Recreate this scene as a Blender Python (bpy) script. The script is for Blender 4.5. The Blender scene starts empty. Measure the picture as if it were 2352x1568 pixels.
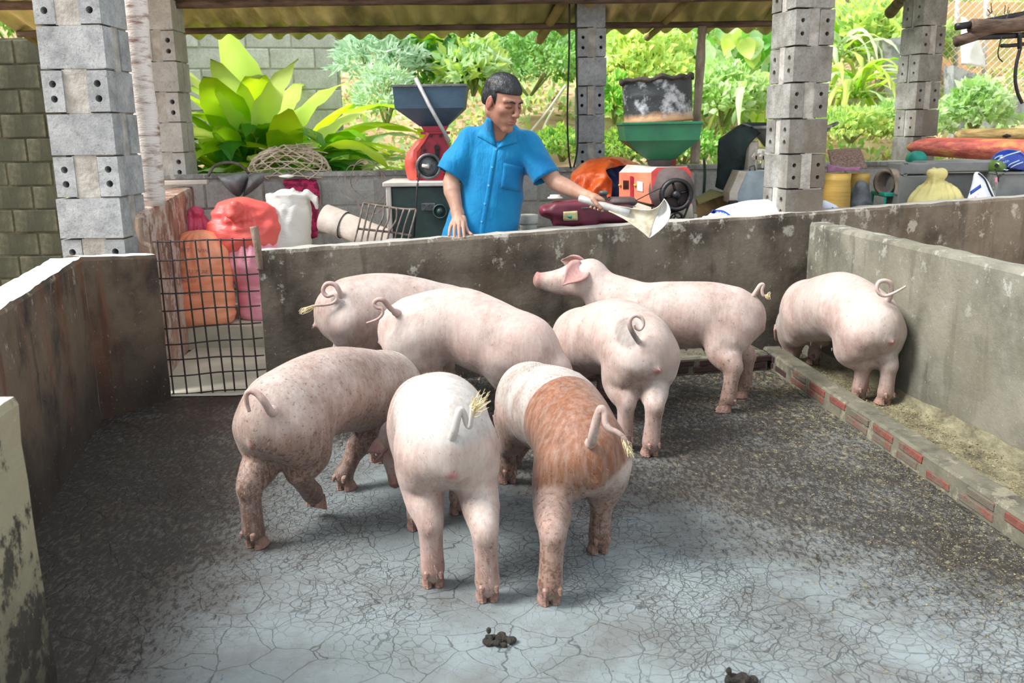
import bpy, bmesh, math, random
import numpy as np
from mathutils import Vector, Matrix, noise
from mathutils.bvhtree import BVHTree

S = bpy.context.scene
COL = S.collection
random.seed(7)
rnd = random.Random(11)
PI = math.pi

# ------------------------------------------------------------ camera, world, sun, exposure
FPX = 2076.0
CAMH = 1.3
PITCH = math.radians(13)
ROLL = math.radians(.8)
RC = np.array((Matrix.Rotation(PI/2-PITCH, 3, 'X') @ Matrix.Rotation(-ROLL, 3, 'Z')))
cam = bpy.data.cameras.new('camera'); camo = bpy.data.objects.new('camera', cam); COL.objects.link(camo)
cam.sensor_width = 36; cam.lens = 36*FPX/2352; cam.clip_start = .05; cam.clip_end = 300
camo.matrix_world = Matrix.Translation((0, 0, CAMH)) @ Matrix(RC.tolist()).to_4x4()
S.camera = camo
cam.dof.use_dof = True; cam.dof.focus_distance = 3.5; cam.dof.aperture_fstop = 4.5
S.view_settings.view_transform = 'Standard'; S.view_settings.look = 'None'
S.view_settings.gamma = 1; S.view_settings.use_curve_mapping = False
S.view_settings.exposure = 1.10
w = bpy.data.worlds.new('sky'); S.world = w; w.use_nodes = True
nt = w.node_tree; bg = nt.nodes['Background']
bg.inputs['Color'].default_value = (.86, .93, 1.0, 1); bg.inputs['Strength'].default_value = .64
sl = bpy.data.lights.new('sun', 'SUN'); sl.energy = 3.3; sl.angle = math.radians(24); sl.color = (1, .97, .93)
so = bpy.data.objects.new('sun', sl); COL.objects.link(so)
SUN_FROM = Vector((-.82, -.22, .92))
so.rotation_euler = SUN_FROM.to_track_quat('Z', 'Y').to_euler()

# ------------------------------------------------------------ placing by sight lines
def ray(px, py):
    return RC @ np.array([(px-1176)/FPX, -(py-784)/FPX, -1.0])
def G(px, py, z=0.0):
    d = ray(px, py); t = (z-CAMH)/d[2]
    return Vector((d[0]*t, d[1]*t, z))
def Yp(px, py, y):
    d = ray(px, py); t = y/d[1]
    return Vector((d[0]*t, y, CAMH+d[2]*t))
def PX(p):
    q = RC.T @ (np.array(p)-[0, 0, CAMH])
    return (1176+FPX*q[0]/-q[2], 784-FPX*q[1]/-q[2])

# ------------------------------------------------------------ object helpers
def put(o, parent=None):
    COL.objects.link(o)
    if parent is not None: o.parent = parent
    return o
def tag(o, label=None, cat=None, group=None, kind=None):
    if label: o['label'] = label
    if cat: o['category'] = cat
    if group: o['group'] = group
    if kind: o['kind'] = kind
    return o
def empty(name, loc=(0, 0, 0), label=None, cat=None, group=None, rz=0, kind=None):
    o = bpy.data.objects.new(name, None); o.empty_display_size = .1
    o.location = loc; o.rotation_euler = (0, 0, rz); put(o)
    return tag(o, label, cat, group, kind)
def mesh_obj(name, verts, faces, m=None, parent=None, smooth=False, loc=None):
    """verts in world space; if loc given (or parent is a moved empty) they are made relative"""
    me = bpy.data.meshes.new(name)
    off = Vector((0, 0, 0))
    q_ = parent
    while q_ is not None: off += Vector(q_.location); q_ = q_.parent
    if loc is not None: off = Vector(loc)
    V = [(v[0]-off[0], v[1]-off[1], v[2]-off[2]) for v in verts]
    me.from_pydata(V, [], faces)
    if smooth: me.polygons.foreach_set('use_smooth', [True]*len(me.polygons))
    me.validate(); me.update()
    o = bpy.data.objects.new(name, me); put(o, parent)
    if loc is not None and parent is None: o.location = loc
    if m: me.materials.append(m)
    return o

class MB:
    """collects shapes into one mesh"""
    def __init__(s): s.v = []; s.f = []
    def add(s, vs, fs):
        n = len(s.v); s.v += [Vector(v) for v in vs]; s.f += [tuple(i+n for i in f) for f in fs]; return s
    def box(s, c, d, R=None):
        c = Vector(c); x, y, z = d[0]/2, d[1]/2, d[2]/2
        vs = [Vector((a*x, b*y, e*z)) for a in (-1, 1) for b in (-1, 1) for e in (-1, 1)]
        if R is not None: vs = [R @ v for v in vs]
        return s.add([c+v for v in vs], [(0, 1, 3, 2), (4, 6, 7, 5), (0, 4, 5, 1), (2, 3, 7, 6), (0, 2, 6, 4), (1, 5, 7, 3)])
    def bbox(s, c, d, b=.01, R=None):
        """box with chamfered edges"""
        c = Vector(c); h = Vector(d)/2; vs = []; idx = {}
        for a in (-1, 1):
            for e in (-1, 1):
                for g in (-1, 1):
                    for k in range(3):
                        v = [a*h.x, e*h.y, g*h.z]
                        for j in range(3):
                            if j != k: v[j] -= (a, e, g)[j]*b
                        idx[(a, e, g, k)] = len(vs); vs.append(Vector(v))
        fs = []
        I = lambda a, e, g, k: idx[(a, e, g, k)]
        for sgn in (-1, 1):
            fs.append([I(sgn, -1, -1, 0), I(sgn, 1, -1, 0), I(sgn, 1, 1, 0), I(sgn, -1, 1, 0)][::sgn])
            fs.append([I(1, sgn, -1, 1), I(-1, sgn, -1, 1), I(-1, sgn, 1, 1), I(1, sgn, 1, 1)][::sgn])
            fs.append([I(-1, -1, sgn, 2), I(1, -1, sgn, 2), I(1, 1, sgn, 2), I(-1, 1, sgn, 2)][::sgn])
        for a in (-1, 1):
            for e in (-1, 1):
                fs.append([I(a, e, -1, 0), I(a, e, -1, 1), I(a, e, 1, 1), I(a, e, 1, 0)][::a*e])
                fs.append([I(a, -1, e, 0), I(a, -1, e, 2), I(a, 1, e, 2), I(a, 1, e, 0)][::-a*e])
                fs.append([I(-1, a, e, 1), I(-1, a, e, 2), I(1, a, e, 2), I(1, a, e, 1)][::a*e])
        for a in (-1, 1):
            for e in (-1, 1):
                for g in (-1, 1):
                    fs.append([I(a, e, g, 0), I(a, e, g, 1), I(a, e, g, 2)][::a*e*g])
        if R is not None: vs = [R @ v for v in vs]
        return s.add([c+v for v in vs], fs)
    def tube(s, pts, r, n=10, cap=True, flat=1.0, up=None):
        """tube through points; r number or list; flat squashes along the second axis"""
        pts = [Vector(p) for p in pts]; m = len(pts)
        rs = r if isinstance(r, (list, tuple)) else [r]*m
        vs = []; fs = []; prev = None
        for i, p in enumerate(pts):
            t = (pts[min(i+1, m-1)]-pts[max(i-1, 0)])
            t = t.normalized() if t.length > 1e-9 else Vector((0, 0, 1))
            if prev is None:
                a = Vector(up) if up is not None else (Vector((0, 0, 1)) if abs(t.z) < .9 else Vector((1, 0, 0)))
            else: a = prev
            u = (a-t*a.dot(t)); u = u.normalized() if u.length > 1e-6 else t.orthogonal().normalized()
            prev = u; v = t.cross(u)
            for k in range(n):
                an = 2*PI*k/n
                vs.append(p+u*(math.cos(an)*rs[i]*flat)+v*(math.sin(an)*rs[i]))
        for i in range(m-1):
            for k in range(n):
                k2 = (k+1) % n
                fs.append((i*n+k, i*n+k2, (i+1)*n+k2, (i+1)*n+k))
        if cap:
            fs.append(tuple(range(n))[::-1]); fs.append(tuple((m-1)*n+k for k in range(n)))
        return s.add(vs, fs)
    def lathe(s, prof, c=(0, 0, 0), n=24, R=None, cap=True, wob=None):
        """profile [(r,z)] around z"""
        c = Vector(c); vs = []; fs = []
        for (r, z) in prof:
            for k in range(n):
                a = 2*PI*k/n; rr = r
                if wob: rr = r*wob(a, z)
                v = Vector((rr*math.cos(a), rr*math.sin(a), z))
                vs.append(c+(R @ v if R is not None else v))
        for i in range(len(prof)-1):
            for k in range(n):
                k2 = (k+1) % n
                fs.append((i*n+k, i*n+k2, (i+1)*n+k2, (i+1)*n+k))
        if cap:
            fs.append(tuple(range(n))[::-1]); fs.append(tuple((len(prof)-1)*n+k for k in range(n)))
        return s.add(vs, fs)
    def prism(s, poly, d):
        """extrude polygon (list of 3d points) along vector d"""
        n = len(poly); poly = [Vector(p) for p in poly]; d = Vector(d)
        vs = poly+[p+d for p in poly]
        fs = [tuple(range(n))[::-1], tuple(range(n, 2*n))]+[(i, (i+1) % n, (i+1) % n+n, i+n) for i in range(n)]
        return s.add(vs, fs)
    def build(s, name, m=None, parent=None, smooth=False, loc=None):
        return mesh_obj(name, s.v, s.f, m, parent, smooth, loc)

def axes(fwd, up=(0, 0, 1)):
    """matrix with columns forward, left, up"""
    f = Vector(fwd).normalized(); l = Vector(up).cross(f).normalized(); u = f.cross(l)
    return Matrix((f, l, u)).transposed()
def rotz(a): return Matrix.Rotation(a, 3, 'Z')
def fbm(p, s=1.0, o=3):
    return noise.fractal(Vector(p)*s, 1.0, 2.0, o)
def catmull(P, n=6):
    P = [Vector(p) for p in P]; out = []
    for i in range(len(P)-1):
        p0 = P[max(i-1, 0)]; p1 = P[i]; p2 = P[i+1]; p3 = P[min(i+2, len(P)-1)]
        for k in range(n):
            t = k/n
            out.append(.5*((2*p1)+(p2-p0)*t+(2*p0-5*p1+4*p2-p3)*t*t+(3*p1-p0-3*p2+p3)*t**3))
    out.append(P[-1]); return out
def lerpl(L, n):
    out = []
    for i in range(len(L)-1):
        for k in range(n): out.append(L[i]+(L[i+1]-L[i])*k/n)
    return out+[L[-1]]

# ------------------------------------------------------------ distance-field modelling
class Field:
    def __init__(s, lo, hi, h):
        s.lo = np.array(lo, float); s.h = h
        s.n = np.ceil((np.array(hi)-s.lo)/h).astype(int)+1
        s.ax = [(s.lo[i]+np.arange(s.n[i])*h).astype(np.float32) for i in range(3)]
        s.d = np.full(s.n, .2, np.float32)
    def sub(s, lo, hi, k):
        a = np.maximum(((np.array(lo)-k-2*s.h-s.lo)/s.h).astype(int), 0)
        b = np.minimum(((np.array(hi)+k+2*s.h-s.lo)/s.h).astype(int)+2, s.n)
        if np.any(b <= a): return None
        X = s.ax[0][a[0]:b[0], None, None]; Y = s.ax[1][None, a[1]:b[1], None]; Z = s.ax[2][None, None, a[2]:b[2]]
        return (slice(a[0], b[0]), slice(a[1], b[1]), slice(a[2], b[2])), X, Y, Z
    def merge(s, sl, e, k, neg=False):
        d = s.d[sl]
        if neg:
            e = -e
            if k > 0:
                hh = np.clip(.5+.5*(e-d)/k, 0, 1); s.d[sl] = d*(1-hh)+e*hh+k*hh*(1-hh)
            else: s.d[sl] = np.maximum(d, e)
        else:
            if k > 0:
                hh = np.clip(.5+.5*(d-e)/k, 0, 1); s.d[sl] = d*(1-hh)+e*hh-k*hh*(1-hh)
            else: s.d[sl] = np.minimum(d, e)
    def cone(s, a, b, ra, rb, k=.02, neg=False):
        a = np.array(a, float); b = np.array(b, float); r = max(ra, rb)
        q = s.sub(np.minimum(a, b)-r, np.maximum(a, b)+r, k)
        if q is None: return
        sl, X, Y, Z = q; ab = b-a; L = max(ab@ab, 1e-9)
        t = np.clip(((X-a[0])*ab[0]+(Y-a[1])*ab[1]+(Z-a[2])*ab[2])/L, 0, 1)
        e = np.sqrt((X-a[0]-t*ab[0])**2+(Y-a[1]-t*ab[1])**2+(Z-a[2]-t*ab[2])**2)-(ra+(rb-ra)*t)
        s.merge(sl, e, k, neg)
    def chain(s, P, Rr, k=.02, k0=None):
        P = [np.array(p, float) for p in P]; m = max(Rr)
        q = s.sub(np.min(P, 0)-m, np.max(P, 0)+m, k)
        if q is None: return
        sl, X, Y, Z = q; E = None
        for i in range(len(P)-1):
            a, b, ra, rb = P[i], P[i+1], Rr[i], Rr[i+1]; ab = b-a; L = max(ab@ab, 1e-9)
            t = np.clip(((X-a[0])*ab[0]+(Y-a[1])*ab[1]+(Z-a[2])*ab[2])/L, 0, 1)
            e = np.sqrt((X-a[0]-t*ab[0])**2+(Y-a[1]-t*ab[1])**2+(Z-a[2]-t*ab[2])**2)-(ra+(rb-ra)*t)
            E = e if E is None else np.minimum(E, e)
        s.merge(sl, E, k)
    def ell(s, c, r, R=None, k=.02, neg=False):
        """ellipsoid, R columns = axes"""
        c = np.array(c, float); r = np.array(r, float); m = r.max()
        q = s.sub(c-m, c+m, k)
        if q is None: return
        sl, X, Y, Z = q; A = np.eye(3) if R is None else np.array(R)
        dx, dy, dz = X-c[0], Y-c[1], Z-c[2]
        u = [(dx*A[0, i]+dy*A[1, i]+dz*A[2, i])/r[i] for i in range(3)]
        k0 = np.sqrt(u[0]**2+u[1]**2+u[2]**2); k1 = np.sqrt((u[0]/r[0])**2+(u[1]/r[1])**2+(u[2]/r[2])**2)+1e-6
        s.merge(sl, k0*(k0-1)/k1, k, neg)
    def slab(s, c, d, R=None, rad=.01, k=0, neg=False):
        c = np.array(c, float); d = np.array(d, float)/2; m = float(np.linalg.norm(d))
        q = s.sub(c-m, c+m, k)
        if q is None: return
        sl, X, Y, Z = q; A = np.eye(3) if R is None else np.array(R)
        dx, dy, dz = X-c[0], Y-c[1], Z-c[2]
        u = [np.abs(dx*A[0, i]+dy*A[1, i]+dz*A[2, i])-d[i]+rad for i in range(3)]
        e = np.sqrt(sum(np.maximum(x, 0)**2 for x in u))+np.minimum(np.maximum(np.maximum(u[0], u[1]), u[2]), 0)-rad
        s.merge(sl, e, k, neg)
    def loft(s, P, RS, side, k=.02, sub=4):
        """elliptical loft: points, (side,up) radii; each station an ellipsoid-swept cone"""
        P = catmull(P, sub); RS = lerpl([np.array(r, float) for r in RS], sub)
        side = [Vector(x) for x in (side if isinstance(side, list) else [side]*len(P))]
        A_ = np.array([list(p) for p in P]); m = max(float(r.max()) for r in RS)
        q = s.sub(A_.min(0)-m, A_.max(0)+m, k)
        if q is None: return
        sl, X, Y, Z = q; E = None
        for i in range(len(P)-1):
            a = np.array(P[i], float); b = np.array(P[i+1], float); ra, rb = RS[i], RS[i+1]
            t3 = Vector(b-a).normalized(); sd = side[i]-t3*side[i].dot(t3); sd.normalize(); up = sd.cross(t3)
            ab = b-a; L = max(ab@ab, 1e-9)
            t = np.clip(((X-a[0])*ab[0]+(Y-a[1])*ab[1]+(Z-a[2])*ab[2])/L, 0, 1)
            qx, qy, qz = X-a[0]-t*ab[0], Y-a[1]-t*ab[1], Z-a[2]-t*ab[2]
            us = qx*sd.x+qy*sd.y+qz*sd.z; uu = qx*up.x+qy*up.y+qz*up.z; ua = qx*t3.x+qy*t3.y+qz*t3.z
            rs = ra[0]+(rb[0]-ra[0])*t; ru = ra[1]+(rb[1]-ra[1])*t; rm = np.minimum(rs, ru)
            k0 = np.sqrt((us/rs)**2+(uu/ru)**2+(ua/rm)**2)
            k1 = np.sqrt((us/rs**2)**2+(uu/ru**2)**2+(ua/rm**2)**2)+1e-6
            e = np.where(k0 < .05, -rm, k0*(k0-1)/k1)
            E = e if E is None else np.minimum(E, e)
        s.merge(sl, E, k)
    def mesh(s, smooth=2):
        d = s.d; n = d.shape; sg = d < 0
        c = np.zeros((n[0]-1, n[1]-1, n[2]-1), np.int8)
        for i in (0, 1):
            for j in (0, 1):
                for k in (0, 1): c += sg[i:n[0]-1+i, j:n[1]-1+j, k:n[2]-1+k]
        act = (c > 0) & (c < 8); ids = np.full(act.shape, -1, np.int64)
        I = np.argwhere(act); ids[act] = np.arange(len(I))
        acc = np.zeros((len(I), 3)); cnt = np.zeros(len(I))
        cor = [(i, j, k) for i in (0, 1) for j in (0, 1) for k in (0, 1)]
        val = {q: d[I[:, 0]+q[0], I[:, 1]+q[1], I[:, 2]+q[2]] for q in cor}
        for q in cor:
            for a in range(3):
                if q[a] == 0:
                    p = list(q); p[a] = 1; p = tuple(p); v0, v1 = val[q], val[p]
                    m = (v0 < 0) != (v1 < 0); t = np.where(m, v0/(v0-v1+1e-12), 0)
                    pt = np.tile(np.array(q, float), (len(I), 1)); pt[:, a] = t
                    acc[m] += pt[m]; cnt[m] += 1
        V = s.lo+(I+acc/np.maximum(cnt, 1)[:, None])*s.h
        Q = []
        for a in range(3):
            b, e = (a+1) % 3, (a+2) % 3
            s0 = [slice(None)]*3; s1 = [slice(None)]*3; s0[a] = slice(0, -1); s1[a] = slice(1, None)
            x = sg[tuple(s0)] != sg[tuple(s1)]; E = np.argwhere(x)
            E = E[(E[:, b] > 0) & (E[:, e] > 0) & (E[:, b] < n[b]-1) & (E[:, e] < n[e]-1)]
            inside = sg[tuple(E.T)]
            def idc(ob, oe):
                J = E.copy(); J[:, b] += ob; J[:, e] += oe
                return ids[J[:, 0], J[:, 1], J[:, 2]]
            q = np.stack([idc(-1, -1), idc(0, -1), idc(0, 0), idc(-1, 0)], 1)
            q[~inside] = q[~inside][:, ::-1]; Q.append(q)
        Q = np.concatenate(Q); Q = Q[(Q >= 0).all(1)]
        for _ in range(smooth):
            A = np.zeros_like(V); C = np.zeros(len(V))
            for i in range(4):
                a, b = Q[:, i], Q[:, (i+1) % 4]
                np.add.at(A, a, V[b]); np.add.at(C, a, 1); np.add.at(A, b, V[a]); np.add.at(C, b, 1)
            V = V*.4+.6*A/np.maximum(C, 1)[:, None]
        return V, Q
def join_meshes(L):
    V = []; Q = []; n = 0
    for v, f in L:
        V.append(np.array(v, float)); Q += [tuple(int(i)+n for i in q) for q in f]; n += len(v)
    return np.concatenate(V), Q

# ------------------------------------------------------------ materials
def lin(c):
    return tuple(((x/255)/12.92 if x/255 <= .04045 else (((x/255)+.055)/1.055)**2.4) for x in c)
PEN = .60   # reflectance of the pen's dull surfaces
def dim(c, k=PEN): return tuple(x*k for x in c)
class NT:
    def __init__(s, name):
        s.m = bpy.data.materials.new(name); s.m.use_nodes = True; s.t = s.m.node_tree; s.b = s.t.nodes['Principled BSDF']
        s.tc = s.n('ShaderNodeTexCoord'); s.co = s.tc.outputs['Object']
    def n(s, t, **k):
        x = s.t.nodes.new(t)
        for a, v in k.items(): setattr(x, a, v)
        return x
    def l(s, a, b): s.t.links.new(a, b)
    def map(s, scale=(1, 1, 1), src=None, loc=(0, 0, 0), rot=(0, 0, 0)):
        x = s.n('ShaderNodeMapping'); s.l(src or s.co, x.inputs[0]); x.inputs['Scale'].default_value = scale
        x.inputs['Location'].default_value = loc; x.inputs['Rotation'].default_value = rot; return x.outputs[0]
    def noise(s, scale, detail=4, rough=.55, src=None, dist=0):
        x = s.n('ShaderNodeTexNoise'); x.inputs['Scale'].default_value = scale; x.inputs['Detail'].default_value = detail
        x.inputs['Roughness'].default_value = rough; x.inputs['Distortion'].default_value = dist
        s.l(src or s.co, x.inputs['Vector']); return x.outputs['Fac']
    def voro(s, scale, feat='DISTANCE_TO_EDGE', src=None):
        x = s.n('ShaderNodeTexVoronoi', feature=feat); x.inputs['Scale'].default_value = scale
        s.l(src or s.co, x.inputs['Vector']); return x.outputs['Distance']
    def ramp(s, f, stops, mode='LINEAR'):
        x = s.n('ShaderNodeValToRGB'); s.l(f, x.inputs[0]); r = x.color_ramp; r.interpolation = mode
        while len(r.elements) < len(stops): r.elements.new(.5)
        for e, (p, c) in zip(r.elements, stops):
            e.position = p; e.color = (c, c, c, 1) if isinstance(c, (int, float)) else (*c, 1)
        return x.outputs[0]
    def mr(s, f, a, b, c=0, d=1):
        x = s.n('ShaderNodeMapRange'); s.l(f, x.inputs[0])
        for i, v in enumerate((a, b, c, d)): x.inputs[i+1].default_value = v
        return x.outputs[0]
    def mix(s, f, a, b, mode='MIX'):
        x = s.n('ShaderNodeMix', data_type='RGBA', blend_type=mode)
        if isinstance(f, (int, float)): x.inputs[0].default_value = f
        else: s.l(f, x.inputs[0])
        for v, i in ((a, 6), (b, 7)):
            if isinstance(v, tuple): x.inputs[i].default_value = (*v[:3], 1)
            else: s.l(v, x.inputs[i])
        return x.outputs[2]
    def math(s, op, a, b=None, c=None):
        x = s.n('ShaderNodeMath', operation=op)
        for i, v in enumerate((a, b, c)):
            if v is None: continue
            if isinstance(v, (int, float)): x.inputs[i].default_value = v
            else: s.l(v, x.inputs[i])
        return x.outputs[0]
    def xyz(s, i, src=None):
        x = s.n('ShaderNodeSeparateXYZ'); s.l(src or s.co, x.inputs[0]); return x.outputs[i]
    def attr(s, name):
        x = s.n('ShaderNodeAttribute', attribute_name=name); return x.outputs['Fac']
    def geo(s):
        return s.n('ShaderNodeNewGeometry')
    def done(s, col=None, rough=.8, bump=None, bs=.3, bd=.01, metal=0, spec=.5, **k):
        b = s.b
        if col is not None:
            if isinstance(col, tuple): b.inputs['Base Color'].default_value = (*col, 1)
            else: s.l(col, b.inputs['Base Color'])
        if isinstance(rough, (int, float)): b.inputs['Roughness'].default_value = rough
        else: s.l(rough, b.inputs['Roughness'])
        b.inputs['Metallic'].default_value = metal; b.inputs['Specular IOR Level'].default_value = spec
        for a, v in k.items(): b.inputs[a.replace('_', ' ')].default_value = v
        if bump is not None:
            x = s.n('ShaderNodeBump'); x.inputs['Strength'].default_value = bs; x.inputs['Distance'].default_value = bd
            s.l(bump, x.inputs['Height']); s.l(x.outputs[0], b.inputs['Normal'])
        return s.m
_mc = {}
def simple(name, c, c2=None, scale=8, rough=.7, bump=.2, metal=0, stretch=(1, 1, 1), bscale=None, spec=.5, lo=.35, hi=.65, **k):
    if name in _mc: return _mc[name]
    t = NT(name); co = t.map(stretch) if stretch != (1, 1, 1) else t.co
    c = lin(c); c2 = lin(c2) if c2 else tuple(x*.75 for x in c)
    f = t.noise(scale, 5, .6, co)
    col = t.ramp(f, [(lo, c2), (hi, c)])
    b = t.noise(bscale or scale*4, 4, .6, co)
    _mc[name] = t.done(col, rough, b, bump, .01, metal, spec, **k)
    return _mc[name]
# ------------------------------------------------------------ materials of the setting
def concrete(name, base, dark, light, rust=None, streak=.6, peel=.62, peelz=(-1, 0), lowdark=0.0, rough=.85, green=None, mott=2.2, toplit=0, K=PEN):
    t = NT(name); lin = lambda c: dim(globals()['lin'](c), K)
    n1 = t.noise(mott, 6, .62)
    col = t.ramp(n1, [(.34, lin(dark)), (.52, lin(base)), (.72, tuple(x*1.25 for x in lin(base)))])
    st = t.noise(3.0, 5, .6, t.map((2.2, 2.2, .28)))
    sm = t.mr(st, .50, .66, 0, streak)
    if rust: col = t.mix(sm, col, lin(rust))
    else: col = t.mix(sm, col, lin(dark))
    st2 = t.noise(5.0, 5, .6, t.map((2.0, 2.0, .35), loc=(3, 1, 5)))
    col = t.mix(t.mr(st2, .56, .66, 0, .45), col, tuple(x*.45 for x in lin(dark)))
    # flaked lime wash
    pk = t.noise(8.5, 9, .74, t.map((1, 1, .8), loc=(7, 2, 1)))
    z = t.xyz(2)
    hz = t.mr(z, peelz[0], peelz[1], 0, .14)
    pm = t.mr(t.math('ADD', pk, hz), peel, peel+.05, 0, 1)
    col = t.mix(t.math('MULTIPLY', pm, .7), col, lin(light))
    if green: 
        gz = t.noise(1.3, 4, .6, t.map((1, 1, 1), loc=(4, 4, 4)))
        col = t.mix(t.mr(gz, .45, .62, 0, .7), col, lin(green))
    if lowdark:
        # dung splash that climbs the foot of the wall
        e = t.math('ADD', z, t.math('MULTIPLY', t.noise(3, 5, .7), .35))
        col = t.mix(t.mr(e, .28, .62, lowdark, 0), col, lin((38, 32, 27)))
    sp = t.noise(60, 3, .7)
    col = t.mix(t.mr(sp, .66, .74, 0, .5), col, tuple(min(1, x*1.3) for x in lin(light)))
    if toplit:  # bright daylight on the wall tops is put into their colour
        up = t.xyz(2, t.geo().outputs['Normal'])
        col = t.mix(t.mr(t.math('ADD', up, t.math('MULTIPLY', t.noise(12, 4), .5)), .85, 1.1, 0, toplit), col, lin((232, 230, 224)))
    b = t.math('ADD', t.noise(28, 6, .7), t.math('MULTIPLY', pm, .35))
    return t.done(col, rough, b, .45, .012)

M_wallback = concrete('render_back', (128, 118, 104), (74, 64, 54), (205, 200, 186), rust=(98, 82, 62), peel=.675, peelz=(.35, .75), lowdark=.5, toplit=.5, K=.85)
M_wallleft = concrete('render_left', (104, 88, 72), (54, 42, 36), (172, 162, 142), rust=(116, 70, 46), streak=.9, peel=.69, peelz=(.3, .8), lowdark=.8, toplit=.95, K=.95, mott=3.5)
M_wallright = concrete('render_right', (162, 158, 142), (112, 110, 96), (212, 212, 200), streak=.35, peel=.66, peelz=(0, .9), lowdark=.12, green=(138, 134, 112))
M_wallside = concrete('render_side', (118, 108, 94), (70, 62, 54), (150, 162, 160), rust=(92, 82, 70), peel=.58, peelz=(.9, .2), mott=3)
M_stub = concrete('render_near', (98, 92, 76), (58, 52, 42), (214, 204, 168), streak=.3, peel=.52, peelz=(-.1, .75), lowdark=.85, toplit=.9)
M_rough = concrete('rough_cement', K=.9, base=(168, 168, 164), dark=(120, 118, 112), light=(205, 205, 200), streak=.2, peel=.66, mott=5)
M_gutter = concrete('gutter_cement', (126, 122, 104), (84, 80, 68), (170, 165, 140), streak=.2, peel=.68, mott=5)

def floor_mat():
    t = NT('cement_floor'); lin = lambda c: dim(globals()['lin'](c), .68)
    x, y = t.xyz(0), t.xyz(1)
    big = t.noise(1.1, 5, .6)
    col = t.ramp(big, [(.3, lin((126, 136, 136))), (.5, lin((152, 164, 167))), (.7, lin((172, 185, 190)))])
    wv = t.n('ShaderNodeVectorMath', operation='ADD'); t.l(t.co, wv.inputs[0])
    nz = t.n('ShaderNodeTexNoise'); nz.inputs['Scale'].default_value = 4.5; nz.inputs['Detail'].default_value = 5; t.l(t.co, nz.inputs['Vector'])
    sc = t.n('ShaderNodeVectorMath', operation='SCALE'); t.l(nz.outputs['Color'], sc.inputs[0]); sc.inputs['Scale'].default_value = .14
    t.l(sc.outputs[0], wv.inputs[1])
    v1 = t.voro(26, src=wv.outputs[0]); v2 = t.voro(7.0, src=wv.outputs[0]); v3 = t.voro(46, src=wv.outputs[0])
    ar = t.noise(1.3, 3, .5, t.map(loc=(5, 1, 0)))
    area = t.mr(t.math('ADD', ar, t.math('MULTIPLY', x, .05)), .42, .56, .1, 1)
    k1 = t.math('MULTIPLY', t.mr(v1, .0, .055, 1, 0), area)
    k3 = t.math('MULTIPLY', t.mr(v3, .0, .07, .8, 0), t.mr(t.math('ADD', ar, t.math('MULTIPLY', x, .06)), .50, .58, 0, 1))
    k2 = t.mr(v2, .0, .014, .9, 0)
    crack = t.math('MAXIMUM', t.math('MAXIMUM', k1, k3), k2)
    # trodden dung: thick by the back and along the kerb, brown film on the left that also paints in the wall's shade
    d1 = t.noise(2.6, 6, .66, t.map((1, 1.3, 1), rot=(0, 0, .5)))
    wob = t.math('MULTIPLY', t.math('SUBTRACT', d1, .5), 1.7)
    ra = t.mr(t.math('ADD', y, t.math('MULTIPLY', x, .85)), 2.75, 3.75, 0, 1)
    rb = t.mr(y, 3.2, 3.9, 0, 1)
    rc = t.mr(x, -.70, -1.10, 0, 1.15)
    D = t.math('ADD', t.math('MAXIMUM', t.math('MAXIMUM', ra, rb), rc), wob)
    flk = t.noise(34, 8, .82, t.map((.5, 1.5, 1), rot=(0, 0, -.45)))
    flk2 = t.noise(40, 8, .82, t.map((1.4, .6, 1), rot=(0, 0, .5), loc=(3, 3, 0)))
    film = t.mr(t.math('ADD', D, t.math('MULTIPLY', t.math('SUBTRACT', flk, .5), 1.6)), .15, 1.0, 0, .80)
    col = t.mix(film, col, lin((96, 90, 80)))
    brn = t.math('MAXIMUM', t.mr(t.noise(1.9, 5, .65, t.map(loc=(9, 3, 0))), .46, .62, 0, .5), t.mr(t.math('ADD', x, wob), -.6, -1.2, 0, .6))
    col = t.mix(brn, col, lin((92, 76, 60)))
    dk = t.mr(t.math('ADD', t.math('MULTIPLY', D, .16), flk2), .60, .68, 0, .85)
    col = t.mix(dk, col, lin((40, 35, 32)))
    hus = t.math('ADD', t.math('ADD', t.math('MULTIPLY', x, .035), t.math('MULTIPLY', y, .02)), t.noise(30, 7, .8, t.map((1, .7, 1), loc=(8, 1, 0))))
    col = t.mix(t.mr(hus, .66, .72, 0, .85), col, lin((170, 160, 126)))
    col = t.mix(t.math('MULTIPLY', crack, .86), col, lin((38, 32, 29)))
    sp = t.mr(t.noise(42, 4, .65, t.map(loc=(2, 7, 0))), .66, .71, 0, .8)
    col = t.mix(sp, col, lin((66, 54, 44)))
    rough = t.mr(t.noise(3.2, 5, .6, t.map(loc=(1, 8, 0))), .35, .65, .32, .65)
    b = t.math('ADD', t.math('MULTIPLY', flk, .8), t.math('MULTIPLY', crack, -.6))
    b = t.math('ADD', b, t.math('MULTIPLY', flk2, .6))
    return t.done(col, rough, b, .5, .012, spec=.5)
M_floor = floor_mat()
M_backfloor = simple('pale_screed', (214, 208, 190), (176, 170, 152), 3, .8, .2)
M_earth = simple('earth', (206, 178, 146), (160, 132, 98), 1.2, .95, .5, bscale=8)
M_mortar = simple('mortar', (188, 184, 178), (150, 146, 138), 14, .95, .6, bscale=40)

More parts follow.
